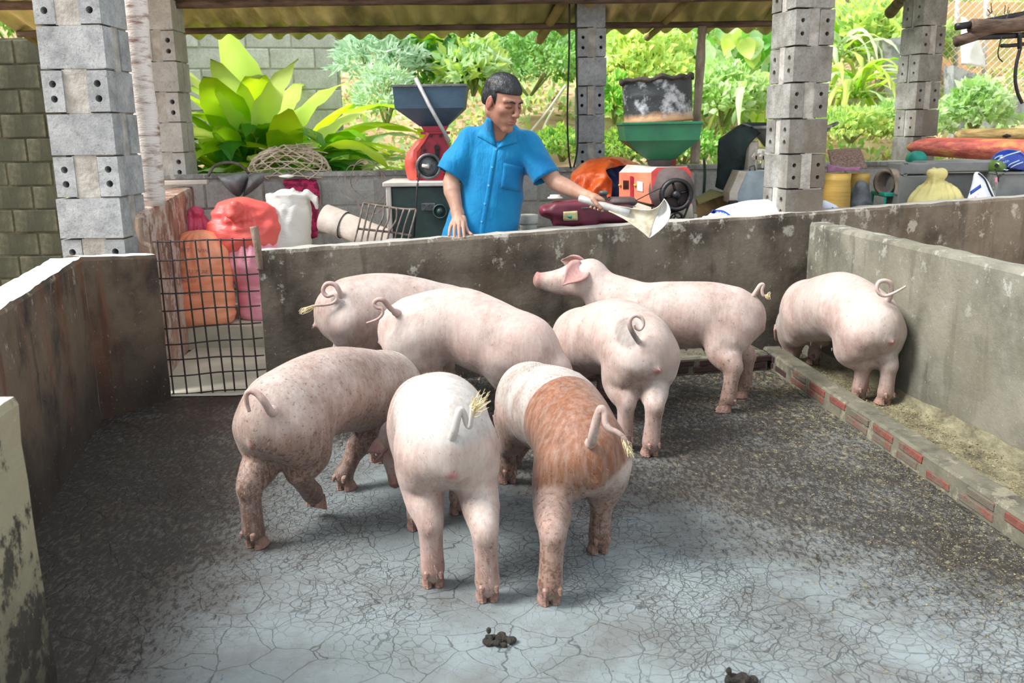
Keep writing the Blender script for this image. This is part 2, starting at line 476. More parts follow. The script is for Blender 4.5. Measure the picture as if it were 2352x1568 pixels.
def block_mat(name, c, d, stain=None):
    t = NT(name)
    oi = t.n('ShaderNodeObjectInfo').outputs['Random']
    col = t.ramp(t.noise(7, 6, .7), [(.35, lin(d)), (.62, lin(c))])
    pits = t.mr(t.noise(70, 4, .8), .36, .48, 1, 0)
    col = t.mix(t.math('MULTIPLY', pits, .45), col, tuple(x*.45 for x in lin(d)))
    col = t.mix(t.mr(oi, 0, 1, 0, .25), col, tuple(x*.55 for x in lin(d)))
    if stain: col = t.mix(t.mr(t.noise(1.6, 5, .6, t.map((1.6, 1.6, .35))), .46, .6, 0, .8), col, lin(stain))
    return t.done(col, .93, t.noise(80, 5, .8), .7, .01)
M_block = block_mat('grey_block', (192, 196, 198), (142, 146, 148))
M_blockdark = block_mat('dark_block', (172, 172, 166), (124, 122, 116), (112, 100, 86))
M_blockmoss = block_mat('mossy_block', (122, 122, 100), (84, 84, 68), (50, 54, 40))
M_blockpale = block_mat('pale_block', (206, 206, 202), (176, 174, 170))
def old_brick(name, c, d, g):
    t = NT(name); col = t.ramp(t.noise(16, 5, .7), [(.35, lin(d)), (.6, lin(c))])
    oi = t.n('ShaderNodeObjectInfo').outputs['Random']
    col = t.mix(t.mr(t.math('ADD', t.noise(11, 6, .75, t.geo().outputs['Position']), t.math('MULTIPLY', oi, .22)), .52, .66, 0, .95), col, lin(g))
    return t.done(col, .95, t.noise(60, 5, .8), .8, .01)
M_brick = old_brick('red_brick', (132, 70, 58), (98, 58, 50), (100, 95, 82))
M_brickdark = block_mat('dark_brick', (66, 36, 34), (44, 28, 28))
M_brickorange = block_mat('orange_brick', (190, 148, 120), (150, 120, 104))
M_hole = simple('hollow', (30, 28, 28), (16, 15, 15), 5, .95)

def wood(name, c, d, sc=4, str_=(6, 6, .5), rough=.8, b=.5):
    return simple(name, c, d, sc, rough, b, stretch=str_, bscale=sc*5)
M_polebrown = simple('bark_brown', (112, 92, 78), (62, 48, 40), 14, .85, .7, stretch=(.4, 2, 2))
M_poleyellow = simple('bamboo_pole', (146, 126, 78), (92, 76, 46), 6, .7, .4, stretch=(1, 1, 1))
M_postwhite = simple('white_bark', (226, 218, 212), (150, 122, 108), 9, .75, .5, stretch=(1, 1, 4), lo=.32, hi=.5)
M_postgrey = simple('grey_trunk', (176, 164, 144), (112, 98, 82), 9, .85, .8, stretch=(1.4, 1.4, .5))

# ------------------------------------------------------------ floor and ground
def grid_mesh(name, x0, x1, y0, y1, nx, ny, zf, m, kind='structure'):
    vs = [(x0+(x1-x0)*i/nx, y0+(y1-y0)*j/ny, 0) for j in range(ny+1) for i in range(nx+1)]
    vs = [(x, y, zf(x, y)) for x, y, _ in vs]
    fs = [(j*(nx+1)+i, j*(nx+1)+i+1, (j+1)*(nx+1)+i+1, (j+1)*(nx+1)+i) for j in range(ny) for i in range(nx)]
    o = mesh_obj(name, vs, fs, m, smooth=True); o['kind'] = kind; return o
grid_mesh('floor', -2.3, 2.75, .2, 5.25, 10, 10, lambda x, y: 0, M_floor)
def penline(x):  # inner foot of the back wall
    return 4.52+(x+1.27)*.222
def gz(x, y): return -.012
o = grid_mesh('ground', -14, 14, -8, 30, 70, 95, lambda x, y: (-.02 if y < 7.9 or x < -2.7 and y < 8.3 else min(5.5, .70+(y-7.9)*.31+.10*math.sin(x*1.3+y*.7)+.10*fbm((x, y, 0), .9)+max(0, x-1.5)*.06) if y > 7.9 else 0), M_earth)

# ------------------------------------------------------------ rendered pen walls
def slabwall(name, a, b, th, z0a, z0b, m, n=None, side=1, amp=.005, base=0.0):
    """inner face a->b; thickness th to the left (side=1) or right of a->b; top heights z0a,z0b"""
    a = Vector((a[0], a[1], 0)); b = Vector((b[0], b[1], 0)); d = (b-a); L = d.length; d.normalize()
    nr = Vector((-d.y, d.x, 0))*side
    n = n or max(6, int(L/.05)); r = .014
    prof = [(0, -.0), (0, .12), (0, .25), (0, .38), (0, .5), (0, .62), (0, .74), (0, .86), (0, .95), (0, 1), (.3, 1.001), (.6, 1.001), (1, 1), (1, .95), (1, .8), (1, .6), (1, .4), (1, .2), (1, 0)]
    vs = []; fs = []; m_ = len(prof)
    for i in range(n+1):
        t = i/n; p = a+d*L*t; zt = z0a+(z0b-z0a)*t
        for k, (q, h) in enumerate(prof):
            z = base+(zt-base)*h; off = q*th
            if k == 9: off += r*.6; z = zt-.002
            if k == 8: z = zt-r*1.4
            if k == 12: off -= r*.6; z = zt-.002
            if k == 13: z = zt-r*1.4
            w_ = p+nr*off; w_.z = z
            s_ = 0 if k in (0, m_-1) else 1
            nn = fbm(w_, 5, 4)*amp*s_; w2 = w_-nr*nn if q < .5 else w_+nr*nn
            if 9 <= k <= 12: w2.z += fbm((w_.x, w_.y, 3), 9, 3)*amp*1.2
            vs.append(w2)
    for i in range(n):
        for k in range(m_-1):
            q = (i*m_+k, (i+1)*m_+k, (i+1)*m_+k+1, i*m_+k+1)
            fs.append(q if side < 0 else q[::-1])
    fs.append(tuple(range(m_))[::-1 if side > 0 else 1][::1]); fs.append(tuple(n*m_+k for k in range(m_)))
    o = mesh_obj(name, vs, fs, m, smooth=False); o['kind'] = 'structure'
    return o
A = (-1.95, 4.10); J1 = (-1.745, 4.44); J2 = (-1.265, 4.50); B = (1.66, 5.17)
hA = Yp(182, 590, 4.10).z; hJ1 = Yp(352, 584, 4.44).z; hJ2 = Yp(600, 577, 4.50).z; hB = Yp(1835, 512, 5.17).z
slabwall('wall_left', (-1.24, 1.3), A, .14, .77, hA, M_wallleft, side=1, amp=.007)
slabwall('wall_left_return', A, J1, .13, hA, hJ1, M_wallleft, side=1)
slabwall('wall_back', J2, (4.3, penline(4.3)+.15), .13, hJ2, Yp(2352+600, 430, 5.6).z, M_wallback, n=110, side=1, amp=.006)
slabwall('wall_right', (1.72, 5.20), (2.24, .9), .12, hB, .75, M_wallright, side=1, amp=.006)
# near end of the left partition
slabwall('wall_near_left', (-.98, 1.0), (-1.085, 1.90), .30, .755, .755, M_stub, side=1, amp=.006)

# footing that fills the foot of the right wall
def strip(name, pts, w, h, m, side=1, amp=.004, chamf=.01, taper=0.0):
    mb = MB(); P = catmull(pts, 10); vs = []; fs = []
    prof = [(0-taper, 0), (0-taper*.4, h*.55), (0, h-chamf), (chamf, h), (w*.35, h), (w*.65, h), (w-chamf, h), (w, h-chamf), (w, 0)]
    for i, p in enumerate(P):
        t = (P[min(i+1, len(P)-1)]-P[max(i-1, 0)]).normalized(); nr = Vector((-t.y, t.x, 0))*side
        for k, (q, z) in enumerate(prof):
            v = p+nr*q; v.z = z; s_ = 0 if k in (0, 8) else 1
            v.z += fbm(v, 14, 3)*amp*s_; v += nr*(fbm(v+Vector((5, 5, 5)), 12, 3)*amp*s_)
            vs.append(v)
    m_ = len(prof)
    for i in range(len(P)-1):
        for k in range(m_-1):
            q = (i*m_+k, (i+1)*m_+k, (i+1)*m_+k+1, i*m_+k+1); fs.append(q[::-1] if side > 0 else q)
    fs += [tuple(range(m_)), tuple((len(P)-1)*m_+k for k in range(m_))[::-1]]
    return mesh_obj(name, vs, fs, m)
CI = [Vector((1.432, 5.02, 0)), Vector((1.440, 4.83, 0)), Vector((1.52, 3.75, 0)), Vector((1.61, 2.63, 0)), Vector((1.70, 1.5, 0))]
CW = .105; CH = .092
curb = strip('kerb', CI, CW, CH, M_gutter, side=1, taper=.004)
tag(curb, 'low mortared red brick kerb along the feeding gutter on the right', 'kerb')
def along(P, s):
    acc = 0
    for i in range(len(P)-1):
        l = (P[i+1]-P[i]).length
        if acc+l >= s: return P[i]+(P[i+1]-P[i])*((s-acc)/l), (P[i+1]-P[i]).normalized()
        acc += l
    return P[-1], (P[-1]-P[-2]).normalized()
brk = MB().bbox((0, 0, 0), (.205, .014, .030), .003)
bme = bpy.data.meshes.new('brick'); bme.from_pydata([tuple(v) for v in brk.v], [], brk.f); bme.materials.append(M_brick)
bmd = bme.copy(); bmd.materials.clear(); bmd.materials.append(M_brickdark)
def brick_obj(p, ang, parent, me, sx=1):
    o = bpy.data.objects.new('brick', me); put(o, parent); o.location = p; o.rotation_euler = (rnd.uniform(-.02, .02), rnd.uniform(-.02, .02), ang); o.scale = (sx, 1, 1)
    return o
s_ = .10; k_ = 0
while s_ < 3.2:
    for row in (0, 1):
        p, t = along(CI, s_+(.0 if row == 0 else .02)+rnd.uniform(-.012, .012))
        if rnd.random() < (.85 if row else .7):
            brick_obj((p.x-t.y*-.000-.0005+(.0035)*0, p.y, .026+row*.038), math.atan2(t.y, t.x), curb, bme if s_ > .5 else bmd, rnd.uniform(.72, 1))
    s_ += .225
# ledge along the foot of the back wall
L0 = Vector((.10, 4.60, 0)); L1 = Vector((1.412, 4.845, 0))
ledge = strip('ledge', [L0, (L0+L1)/2, L1], .21, .095, M_gutter, side=1)
tag(ledge, 'low dark brick ledge at the foot of the back wall', 'ledge')
dL = (L1-L0).normalized(); s_ = .1
while s_ < 1.3:
    for row in (0, 1):
        p = L0+dL*(s_+row*.03)
        brick_obj((p.x, p.y, .027+row*.038), math.atan2(dL.y, dL.x), ledge, bmd, .95)
    s_ += .225
# gutter bed between kerb and right wall
vs = []; fs = []
for i in range(41):
    t = i/40; y = 5.0-3.9*t
    c, _t = along(CI, max(0.001, 5.02-y)); c = Vector((c.x+CW-.01, y, 0))
    wx = 1.72+(5.20-y)*.121
    for k in range(9):
        q = k/8; x = c.x+(wx+.01-c.x)*q
        z = .022+.018*abs(q-.45)**1.5*4+.010*fbm((x, y, 2), 9, 4)
        if k == 8: z += .05
        vs.append((x, y, z))
for i in range(40):
    for k in range(8): fs.append((i*9+k, i*9+k+1, (i+1)*9+k+1, (i+1)*9+k)[::-1])
def gut_mat():
    t = NT('gutter_feed'); lin = lambda c: dim(globals()['lin'](c), .62)
    f = t.noise(14, 6, .75, t.map((1, .5, 1)))
    col = t.ramp(f, [(.36, lin((104, 98, 76))), (.5, lin((148, 142, 112))), (.66, lin((186, 178, 144)))])
    return t.done(col, .8, t.noise(40, 6, .8), .8, .015)
g = mesh_obj('trim_1', vs, fs, gut_mat(), smooth=True); g['kind'] = 'structure'

# ------------------------------------------------------------ masonry with pieces
def block_end(mb, c, w, h, R, depth=.03, r=.018, holes=((0, .035), (0, -.035)), front=.0):
    """front face (local -Y) of a hollow block end with real recessed holes"""
    c = Vector(c); nh = len(holes); segs = 12
    ys = sorted([z for _, z in holes]); bounds = [-h/2]+[(ys[i]+ys[i+1])/2 for i in range(nh-1)]+[h/2]
    for i, z in enumerate(ys):
        z0, z1 = bounds[i], bounds[i+1]; hw = w/2
        outer = []; inner = []; deep = []
        for k in range(segs):
            a = 2*PI*(k+.5)/segs; ca, sa = math.cos(a), math.sin(a)
            up = (z1-z) if sa > 0 else (z-z0)
            s1 = hw/max(abs(ca), 1e-6); s2 = up/max(abs(sa), 1e-6)
            q = min(s1, s2); ox, oz = ca*q, sa*q
            outer.append(R @ Vector((ox, 0, z+oz))+c)
            inner.append(R @ Vector((ca*r, 0, z+sa*r))+c)
            deep.append(R @ Vector((ca*r*.9, depth, z+sa*r*.9))+c)
        vs = outer+inner+deep; fs = []
        for k in range(segs):
            k2 = (k+1) % segs
            fs.append((k, k2, segs+k2, segs+k)); fs.append((segs+k, segs+k2, 2*segs+k2, 2*segs+k))
        fs.append(tuple(range(2*segs, 3*segs)))
        # corner fillers
        for (sx, sz) in ((1, 1), (-1, 1), (-1, -1), (1, -1)):
            cz = z1-z if sz > 0 else z-z0
            best = [k for k in range(segs) if outer[k] is not None]
            ang = math.atan2(sz*cz, sx*hw) % (2*PI)
            k = int((ang/(2*PI)*segs)-.5) % segs
            vs.append(R @ Vector((sx*hw, 0, z+sz*cz))+c); fs.append((k, len(vs)-1, (k+1) % segs))
        mb.add(vs, fs)
def column(name, c, rz, z0, z1, w, d, label, m=M_block, lean=(0, 0), course=.2, start=0, bricktop=None, seed=1, mm=None):
    rr = random.Random(seed)
    root = empty(name, (c[0], c[1], z0), label, 'column')
    R = rotz(rz); core = MB(); z = z0; k = start
    core_levels = []
    while z < z1-.01:
        h = course if (bricktop is None or z < bricktop) else .075
        h = min(h, z1-z+.001)
        t = (z+h/2-z0); cc = Vector((c[0]+lean[0]*t, c[1]+lean[1]*t, z+h/2))
        jit = Vector((rr.uniform(-.006, .006), rr.uniform(-.006, .006), 0))
        bh = h-.010
        if bricktop is not None and z >= bricktop:
            for sx in (-1, 1):
                mb = MB(); cw = w*.42
                mb.bbox(cc+jit+R @ Vector((sx*(w/2-cw/2), .004, 0)), (cw, d-.02, bh), .004, R)
                if k % 2 == 0:
                    block_end(mb, cc+jit+R @ Vector((sx*(w/2-cw/2), -d/2+.008, 0)), cw*.9, bh*.85, R, .02, .008, ((0, .0),))
                mb.build('brick', M_brickorange if k % 2 == 0 else M_blockdark, root)
            core.box(cc, (w*.9, d*.9, h), R)
        elif k % 2 == 0:   # stretcher course
            for sy in (-1, 1):
                mb = MB(); mb.box(cc+jit+R @ Vector((.0475, sy*(d/2-.055), 0)), (w-.095, .11, bh), R)
                R2 = R @ rotz(-PI/2); x = .055; zz = bh/2; bc = cc+jit+R @ Vector((0, sy*(d/2-.055), 0))
                block_end(mb, bc+R @ Vector((-w/2, 0, 0)), .11, bh, R2, .085, .017 if w > .22 else .012)
                q = [R2 @ Vector(v)+bc for v in ((-x, -w/2, -zz), (x, -w/2, -zz), (x, -w/2, zz), (-x, -w/2, zz), (-x, -w/2+.095, -zz), (x, -w/2+.095, -zz), (x, -w/2+.095, zz), (-x, -w/2+.095, zz))]
                mb.add(q, [(0, 1, 5, 4), (1, 2, 6, 5), (2, 3, 7, 6), (3, 0, 4, 7)])
                mb.build('block', m, root)
            core.box(cc, (w-.014, d-.215, h), R)
            core.box(cc+R @ Vector((.05, 0, 0)), (w-.12, d-.014, h), R)
        else:
            cw = min(.10, w*.36)
            for sx in (-1, 1):
                mb = MB(); bc = cc+jit+R @ Vector((sx*(w/2-cw/2), .002, 0))
                mb.box(bc+R @ Vector((0, .05, 0)), (cw, d-.1, bh), R)
                block_end(mb, bc+R @ Vector((0, -d/2-.001, 0)), cw, bh, R, .088, .017 if w > .24 else .012)
                # rim joining the pierced face to the body
                x = cw/2; zz = bh/2; y0 = -d/2-.001; y1 = -d/2+.10
                q = [R @ Vector(v)+bc for v in ((-x, y0, -zz), (x, y0, -zz), (x, y0, zz), (-x, y0, zz), (-x, y1, -zz), (x, y1, -zz), (x, y1, zz), (-x, y1, zz))]
                mb.add(q, [(0, 1, 5, 4), (1, 2, 6, 5), (2, 3, 7, 6), (3, 0, 4, 7)])
                if rz or True:  # pierced faces on the left side too
                    R2 = R @ rotz(-PI/2)
                mb.build('block', m, root)
            core.box(cc+R @ Vector((0, .002, 0)), (w-2*cw+.004, d-.008, h), R)
            core.box(cc+R @ Vector((0, .06, 0)), (w-.014, d-.13, h), R)
        z += h; k += 1
    core.build('mortar_core', mm or M_mortar, root)
    return root
# ------------------------------------------------------------ columns
column('block_column', (-2.085, 4.67), 0, 0, 2.75, .315, .30, 'grey hollow block column at the left behind the pen corner', seed=3, start=0, lean=(0.0, 0), course=.203)
column('block_column', (1.675, 5.415), .20, .765, 2.9, .235, .28, 'hollow block column standing on the back wall at the right corner of the pen', m=M_blockdark, seed=5, start=0, course=.197)
column('block_column', (-2.36, 6.48), 0, 1.0, 2.8, .245, .24, 'pale block column on the low wall left of the broad leaved plants', m=M_blockpale, seed=8, start=1, bricktop=2.02)
column('block_column', (.60, 6.86), 0, 1.02, 2.9, .20, .20, 'slim grey block column between the two hopper mills', m=M_block, seed=9, start=1, bricktop=2.12)
column('block_column', (3.13, 7.15), .25, 1.03, 3.0, .20, .24, 'far block column rising behind the banana stems', m=M_blockdark, seed=12, start=1, bricktop=2.2)
# ------------------------------------------------------------ block walls
def block_wall(name, a, b, z0, z1, th, m, label=None, bl=.39, bh=.19, seed=4, side=1, mort=None, cap=True):
    rr = random.Random(seed); a = Vector((a[0], a[1], 0)); b = Vector((b[0], b[1], 0)); d = b-a; L = d.length; d.normalize()
    nr = Vector((-d.y, d.x, 0))*side; ang = math.atan2(d.y, d.x)
    core = MB(); cc = (a+b)/2+nr*(th/2); cc.z = (z0+z1)/2
    core.box(cc, (L, th-.02, z1-z0), rotz(ang))
    root = core.build(name, mort or M_mortar)
    root['kind'] = 'structure'
    me = MB().bbox((0, 0, 0), (bl-.014, th, bh-.012), .006); ms = bpy.data.meshes.new('block'); ms.from_pydata([tuple(v) for v in me.v], [], me.f); ms.materials.append(m)
    z = z0; r = 0
    while z < z1-.03:
        s = (-.5 if r % 2 else 0)*bl
        while s < L-.02:
            s0 = max(s, 0); s1 = min(s+bl, L)
            if s1-s0 > .06 and (z+bh <= z1+.03):
                o = bpy.data.objects.new('block', ms); put(o, root)
                p = a+d*((s0+s1)/2)+nr*(th/2+rr.uniform(-.003, .003)); o.location = (p.x, p.y, z+bh/2); o.rotation_euler = (0, 0, ang); o.scale = ((s1-s0)/bl, 1, 1)
            s += bl
        z += bh; r += 1
    return root
OW0 = (-2.50, 6.30); OW1 = (4.6, 7.18)
block_wall('wall_far', OW0, OW1, 0.05, 1.02, .13, M_blockpale, seed=2)
mb = MB(); d_ = (Vector((OW1[0], OW1[1], 0))-Vector((OW0[0], OW0[1], 0))); a_ = math.atan2(d_.y, d_.x)
mb.box(((OW0[0]+OW1[0])/2, (OW0[1]+OW1[1])/2+.065, 1.035), (d_.length, .15, .03), rotz(a_)); o = mb.build('trim_2', M_rough); o['kind'] = 'structure'
block_wall('wall_yard', (-7.5, 7.42), (-2.62, 7.5), -.02, 2.08, .15, M_blockmoss, seed=6, bl=.36, mort=M_blockmoss)
block_wall('wall_hillside', (-3.9, 8.6), (-1.62, 9.1), .4, 2.28, .15, M_blockpale, seed=7, bl=.42)
# low side wall beside the gate
mb_ = Yp(330, 486, 4.74); hs = mb_.z
sw = slabwall('wall_side', (-1.88, 4.70), (-2.17, 6.28), .15, hs, Yp(430, 430, 6.2).z, concrete('render_redglow', (186, 150, 132), (120, 82, 68), (214, 204, 196), streak=.4, peel=.64, K=.95), side=1, amp=.006)  # red light thrown by the sacks is mixed into this render's colour
# raised slab behind the wall where the sacks stand
mb = MB(); q = [G(300, 752, .14), G(660, 748, .14), Vector((2.6, 6.2, 0)), Vector((4.4, 6.4, 0)), Vector((4.4, 7.1, 0)), Vector((-2.1, 6.35, 0))]
mb.prism([(v.x, v.y, -.01) for v in q], (0, 0, .15)); o = mb.build('trim_3', M_backfloor); o['kind'] = 'structure'
vs = []
for i in range(13):
    x = -2.0+6.9*i/12; yy = 4.47 if x < -1.27 else penline(x)+.06
    vs += [(x, yy, .004), (x, 6.3+(x+2.5)*.124, .004)]
o = mesh_obj('trim_4', vs, [(2*i, 2*i+2, 2*i+3, 2*i+1) for i in range(12)], M_backfloor); o['kind'] = 'structure'

# ------------------------------------------------------------ roof
def roof(name, x0, x1, ye, ze, slope, ylen, m, label, sw=.92, wave=.155, amp=.022, taper=0, cat='roof'):
    root = empty(name, ((x0+x1)/2, ye, ze), label, cat)
    x = x0; i = 0
    while x < x1-.05:
        xe = min(x+sw, x1); n = int((xe-x+.05)/wave*8)+1; vs = []; fs = []
        lift = .006*(i % 2)
        for j in range(7):
            yy = ye-ylen*j/6
            for k in range(n+1):
                xx = x-.02+(xe-x+.06)*k/n
                z = ze+(ye-yy)*slope+amp*math.sin(2*PI*xx/wave)+lift+.008*math.sin(xx*2.1)
                vs.append((xx, yy+(.03*math.sin(i*2.3) if j == 0 else 0)+taper*(xx-x0), z))
        for j in range(6):
            for k in range(n):
                q = j*(n+1)+k; fs.append((q, q+1, q+n+2, q+n+1))
        o = mesh_obj('roof_sheet', vs, fs, m, root, smooth=True)
        md = o.modifiers.new('t', 'SOLIDIFY'); md.thickness = .006
        x = xe; i += 1
    return root
def roof_mat():
    t = NT('fibre_cement_sheet')
    col = t.ramp(t.noise(2.2, 5, .6, t.map((2, .5, 1))), [(.35, lin((104, 94, 68))), (.5, lin((176, 164, 120))), (.68, lin((226, 214, 160)))])
    col = t.mix(t.mr(t.noise(1.2, 3), .48, .6, 0, .6), col, lin((140, 146, 84)))
    return t.done(col, .85, t.noise(30, 4), .3, .01, Transmission_Weight=0)
M_roof = roof_mat()
SL = .27
roof('corrugated_roof', -3.6, 2.0, 7.25, 2.03, SL, 1.75, M_roof, 'corrugated fibre cement roof over the feed store behind the pen')
roof('corrugated_roof', 2.3, 6.2, 7.8, 2.36, SL, 1.9, M_roof, 'higher corrugated roof at the upper right edge')
def pole(name, P, r, m, label, cat='pole', group=None, n=12, amp=.12, sub=8):
    C_ = catmull(P, sub); rr = r if isinstance(r, list) else [r]*len(P)
    rl = lerpl(rr, sub); rl = [q*(1+amp*fbm(p, 6, 3)) for q, p in zip(rl, C_)]
    C_ = [p+Vector((fbm(p, 2), fbm(p+Vector((9, 0, 0)), 2), fbm(p+Vector((0, 9, 0)), 2)))*r_*.25 for p, r_ in zip(C_, rl)]
    c = Vector(P[0]); mb = MB().tube(C_, rl, n); o = mb.build(name, m, None, True, loc=c); tag(o, label, cat, group)
    return o
def rz_(y): return 2.03+(7.25-y)*SL
pole('roof_pole', [(-3.6, 6.98, rz_(6.98)-.045), (-1, 6.98, rz_(6.98)-.045), (.6, 6.98, rz_(6.98)-.047), (1.95, 6.98, rz_(6.98)-.05)], .022, M_polebrown, 'lower brown roof pole just inside the wavy eave', 'pole')
pole('roof_pole', [(-3.6, 6.50, rz_(6.5)-.05), (-1, 6.48, rz_(6.5)-.055), (.8, 6.52, rz_(6.5)-.055), (2.3, 6.5, rz_(6.5)-.055)], .028, M_polebrown, 'upper thicker brown roof pole under the corrugated sheets', 'pole')
pole('roof_pole', [(2.3, 7.5, 2.36+.3*SL-.06), (4.3, 7.5, 2.36+.3*SL-.06), (6, 7.5, 2.36+.3*SL-.06)], .03, M_polebrown, 'dark roof pole under the right hand roof', 'pole')
def rafter(p0, y0, p1, y1, r, m, label):
    pole('rafter', [Yp(*p0, y0), (Yp(*p0, y0)+Yp(*p1, y1))/2, Yp(*p1, y1)], r, m, label, 'rafter', n=14, amp=.08)
rafter((1240, 92), 7.32, (1345, -80), 6.05, .036, M_poleyellow, 'yellowish round rafter end left of the slim middle column')
rafter((1488, 88), 7.32, (1660, -70), 6.05, .024, M_poleyellow, 'thin yellowish rafter end above the green hopper')
rafter((2045, 32), 7.75, (2118, -60), 7.02, .045, M_polebrown, 'thick dark log end poking out by the far right column')
pole('wooden_post', [Yp(352, 468, 5.02), Yp(333, 250, 5.0), Yp(322, 120, 5.0), Yp(308, -60, 5.0), Yp(296, -260, 5.0)], [.068, .064, .060, .058, .056], M_postwhite, 'pale bark covered wooden post beside the left column', 'post', n=18, amp=.05)
pole('wooden_post', [Yp(1596, 375, 6.95), Yp(1601, 270, 6.95), Yp(1606, 180, 6.95), Yp(1613, 60, 6.95)], [.038, .034, .034, .033], M_postgrey, 'thin crooked wooden post behind the black drum', 'post', amp=.3)
o = pole('water_pipe', [Yp(-200, 36, 7.3), Yp(60, 36, 7.3), Yp(150, 38, 7.3)], .022, simple('white_pipe', (240, 240, 240), (225, 225, 225), 3, .4, .05), 'white pipe running above the mossy yard wall', 'pipe', amp=.0)
# ------------------------------------------------------------ pigs
def pig_mat():
    t = NT('pig_skin'); lin = lambda c: dim(globals()['lin'](c), .49)
    n1 = t.noise(3.5, 4, .6)
    col = t.ramp(n1, [(.3, lin((232, 196, 184))), (.5, lin((243, 217, 206))), (.7, lin((250, 236, 226)))])
    col = t.mix(t.math('MULTIPLY', t.attr('pink'), 1.0), col, lin((232, 150, 146)))
    # brown coat
    bn = t.noise(9, 4, .6, t.map((1, 1, .5)))
    bm = t.mr(t.math('ADD', t.attr('brown'), t.math('MULTIPLY', t.math('SUBTRACT', bn, .5), .35)), .44, .58, 0, 1)
    bc = t.ramp(t.noise(24, 5, .7, t.map((1, 1, .3))), [(.3, lin((136, 76, 44))), (.7, lin((188, 118, 76)))])
    col = t.mix(bm, col, bc)
    col = t.mix(t.mr(t.attr('grey'), .45, .6, 0, .8), col, lin((158, 150, 142)))
    col = t.mix(t.mr(t.attr('white'), .4, .7, 0, .85), col, lin((240, 238, 232)))
    # dried mud: speckles and soft smears
    a = t.attr('mud')
    sm = t.noise(5, 6, .7)
    col = t.mix(t.math('MULTIPLY', t.mr(t.math('ADD', sm, t.math('MULTIPLY', a, .34)), .52, .80, 0, 1), .74), col, lin((158, 116, 90)))
    sp = t.noise(75, 4, .75)
    sg = t.math('ADD', sp, t.math('MULTIPLY', t.math('ADD', a, t.math('SUBTRACT', sm, .5)), .14))
    col = t.mix(t.mr(sg, .66, .72, 0, .75), col, lin((112, 78, 60)))
    hair = t.noise(60, 3, .6, t.map((1, 1, .18), rot=(.5, .5, 0)))
    col = t.mix(t.mr(hair, .4, .7, 0, .10), col, (.9, .88, .84))
    b = t.math('ADD', t.math('MULTIPLY', hair, .6), t.math('MULTIPLY', t.noise(14, 4, .6), .8))
    return t.done(col, .56, b, .28, .008, spec=.35, Sheen_Weight=.12, Sheen_Roughness=.5, Subsurface_Weight=.18, Subsurface_Radius=(.02, .008, .005), Subsurface_Scale=.6)
M_pig = pig_mat()
M_hoof = simple('hoof_horn', (166, 132, 120), (112, 84, 72), 30, .6, .4)
M_tuft = simple('tail_hair', (226, 212, 170), (190, 168, 120), 20, .6, .2)
M_bristle = simple('bristle', (196, 170, 156), (170, 144, 128), 9, .6, 0)
M_bristle2 = simple('ginger_bristle', (168, 112, 80), (140, 90, 62), 9, .6, 0)
M_eye = simple('dark_eye', (30, 22, 20), (20, 15, 12), 5, .15, 0)

def ear_mesh(b, tip, wdir, wid, cup=.35, th=.005, n=8, m=6, droop=(0, 0, 0)):
    b, tip, wdir, droop = Vector(b), Vector(tip), Vector(wdir).normalized(), Vector(droop)
    ax = tip-b; nr = ax.cross(wdir).normalized()
    prof = [.62, .86, 1.0, 1.0, .92, .74, .48, .22, .03]
    vs = []; fs = []
    for lay in (0, 1):
        for i in range(n+1):
            t = i/n; c = b+ax*t+droop*(t*t)
            w_ = wid*prof[i]
            for k in range(m+1):
                q = (k/m-.5)*2
                p = c+wdir*(w_*q*.5)+nr*(cup*w_*.5*(q*q))+nr*(th*(lay-.5)*2)
                vs.append(p)
    N = (n+1)*(m+1)
    for i in range(n):
        for k in range(m):
            a = i*(m+1)+k; q = (a, a+1, a+m+2, a+m+1)
            fs.append(q[::-1]); fs.append(tuple(x+N for x in q))
    ring = [k for k in range(m+1)]+[i*(m+1)+m for i in range(1, n+1)]+[n*(m+1)+k for k in range(m-1, -1, -1)]+[i*(m+1) for i in range(n-1, 0, -1)]
    for i in range(len(ring)):
        a, c = ring[i], ring[(i+1) % len(ring)]; fs.append((a, c, c+N, a+N))
    return [tuple(v) for v in vs], fs

hoof_me = None
def hoof_mesh():
    """two claws and dew claws, forward = +X, sole at z=0"""
    mb = MB()
    for s in (-1, 1):
        P = [(-.016, s*.0115, .052), (-.010, s*.0125, .040), (.0, s*.0135, .022), (.012, s*.013, .006)]
        vs = []; fs = []
        secs = [(-.004, .050, .012, .015), (.000, .036, .0135, .019), (.006, .018, .0145, .025), (.010, .0, .0145, .030)]
        for (x, z, rw, rl) in secs:
            for k in range(10):
                a = 2*PI*k/10; cx = math.cos(a); q = 1.0 if cx < 0 else 1.18
                vs.append((x+cx*rl*q, s*.0138+math.sin(a)*rw*(1-.25*max(cx, 0)), z))
        for i in range(3):
            for k in range(10): fs.append((i*10+k, (i+1)*10+k, (i+1)*10+(k+1) % 10, i*10+(k+1) % 10))
        fs.append(tuple(range(10))); fs.append(tuple(range(30, 40))[::-1])
        mb.add(vs, fs)
        mb.tube([(-.020, s*.014, .066), (-.033, s*.017, .056), (-.038, s*.018, .042)], [.008, .0075, .003], 8)
    return mb
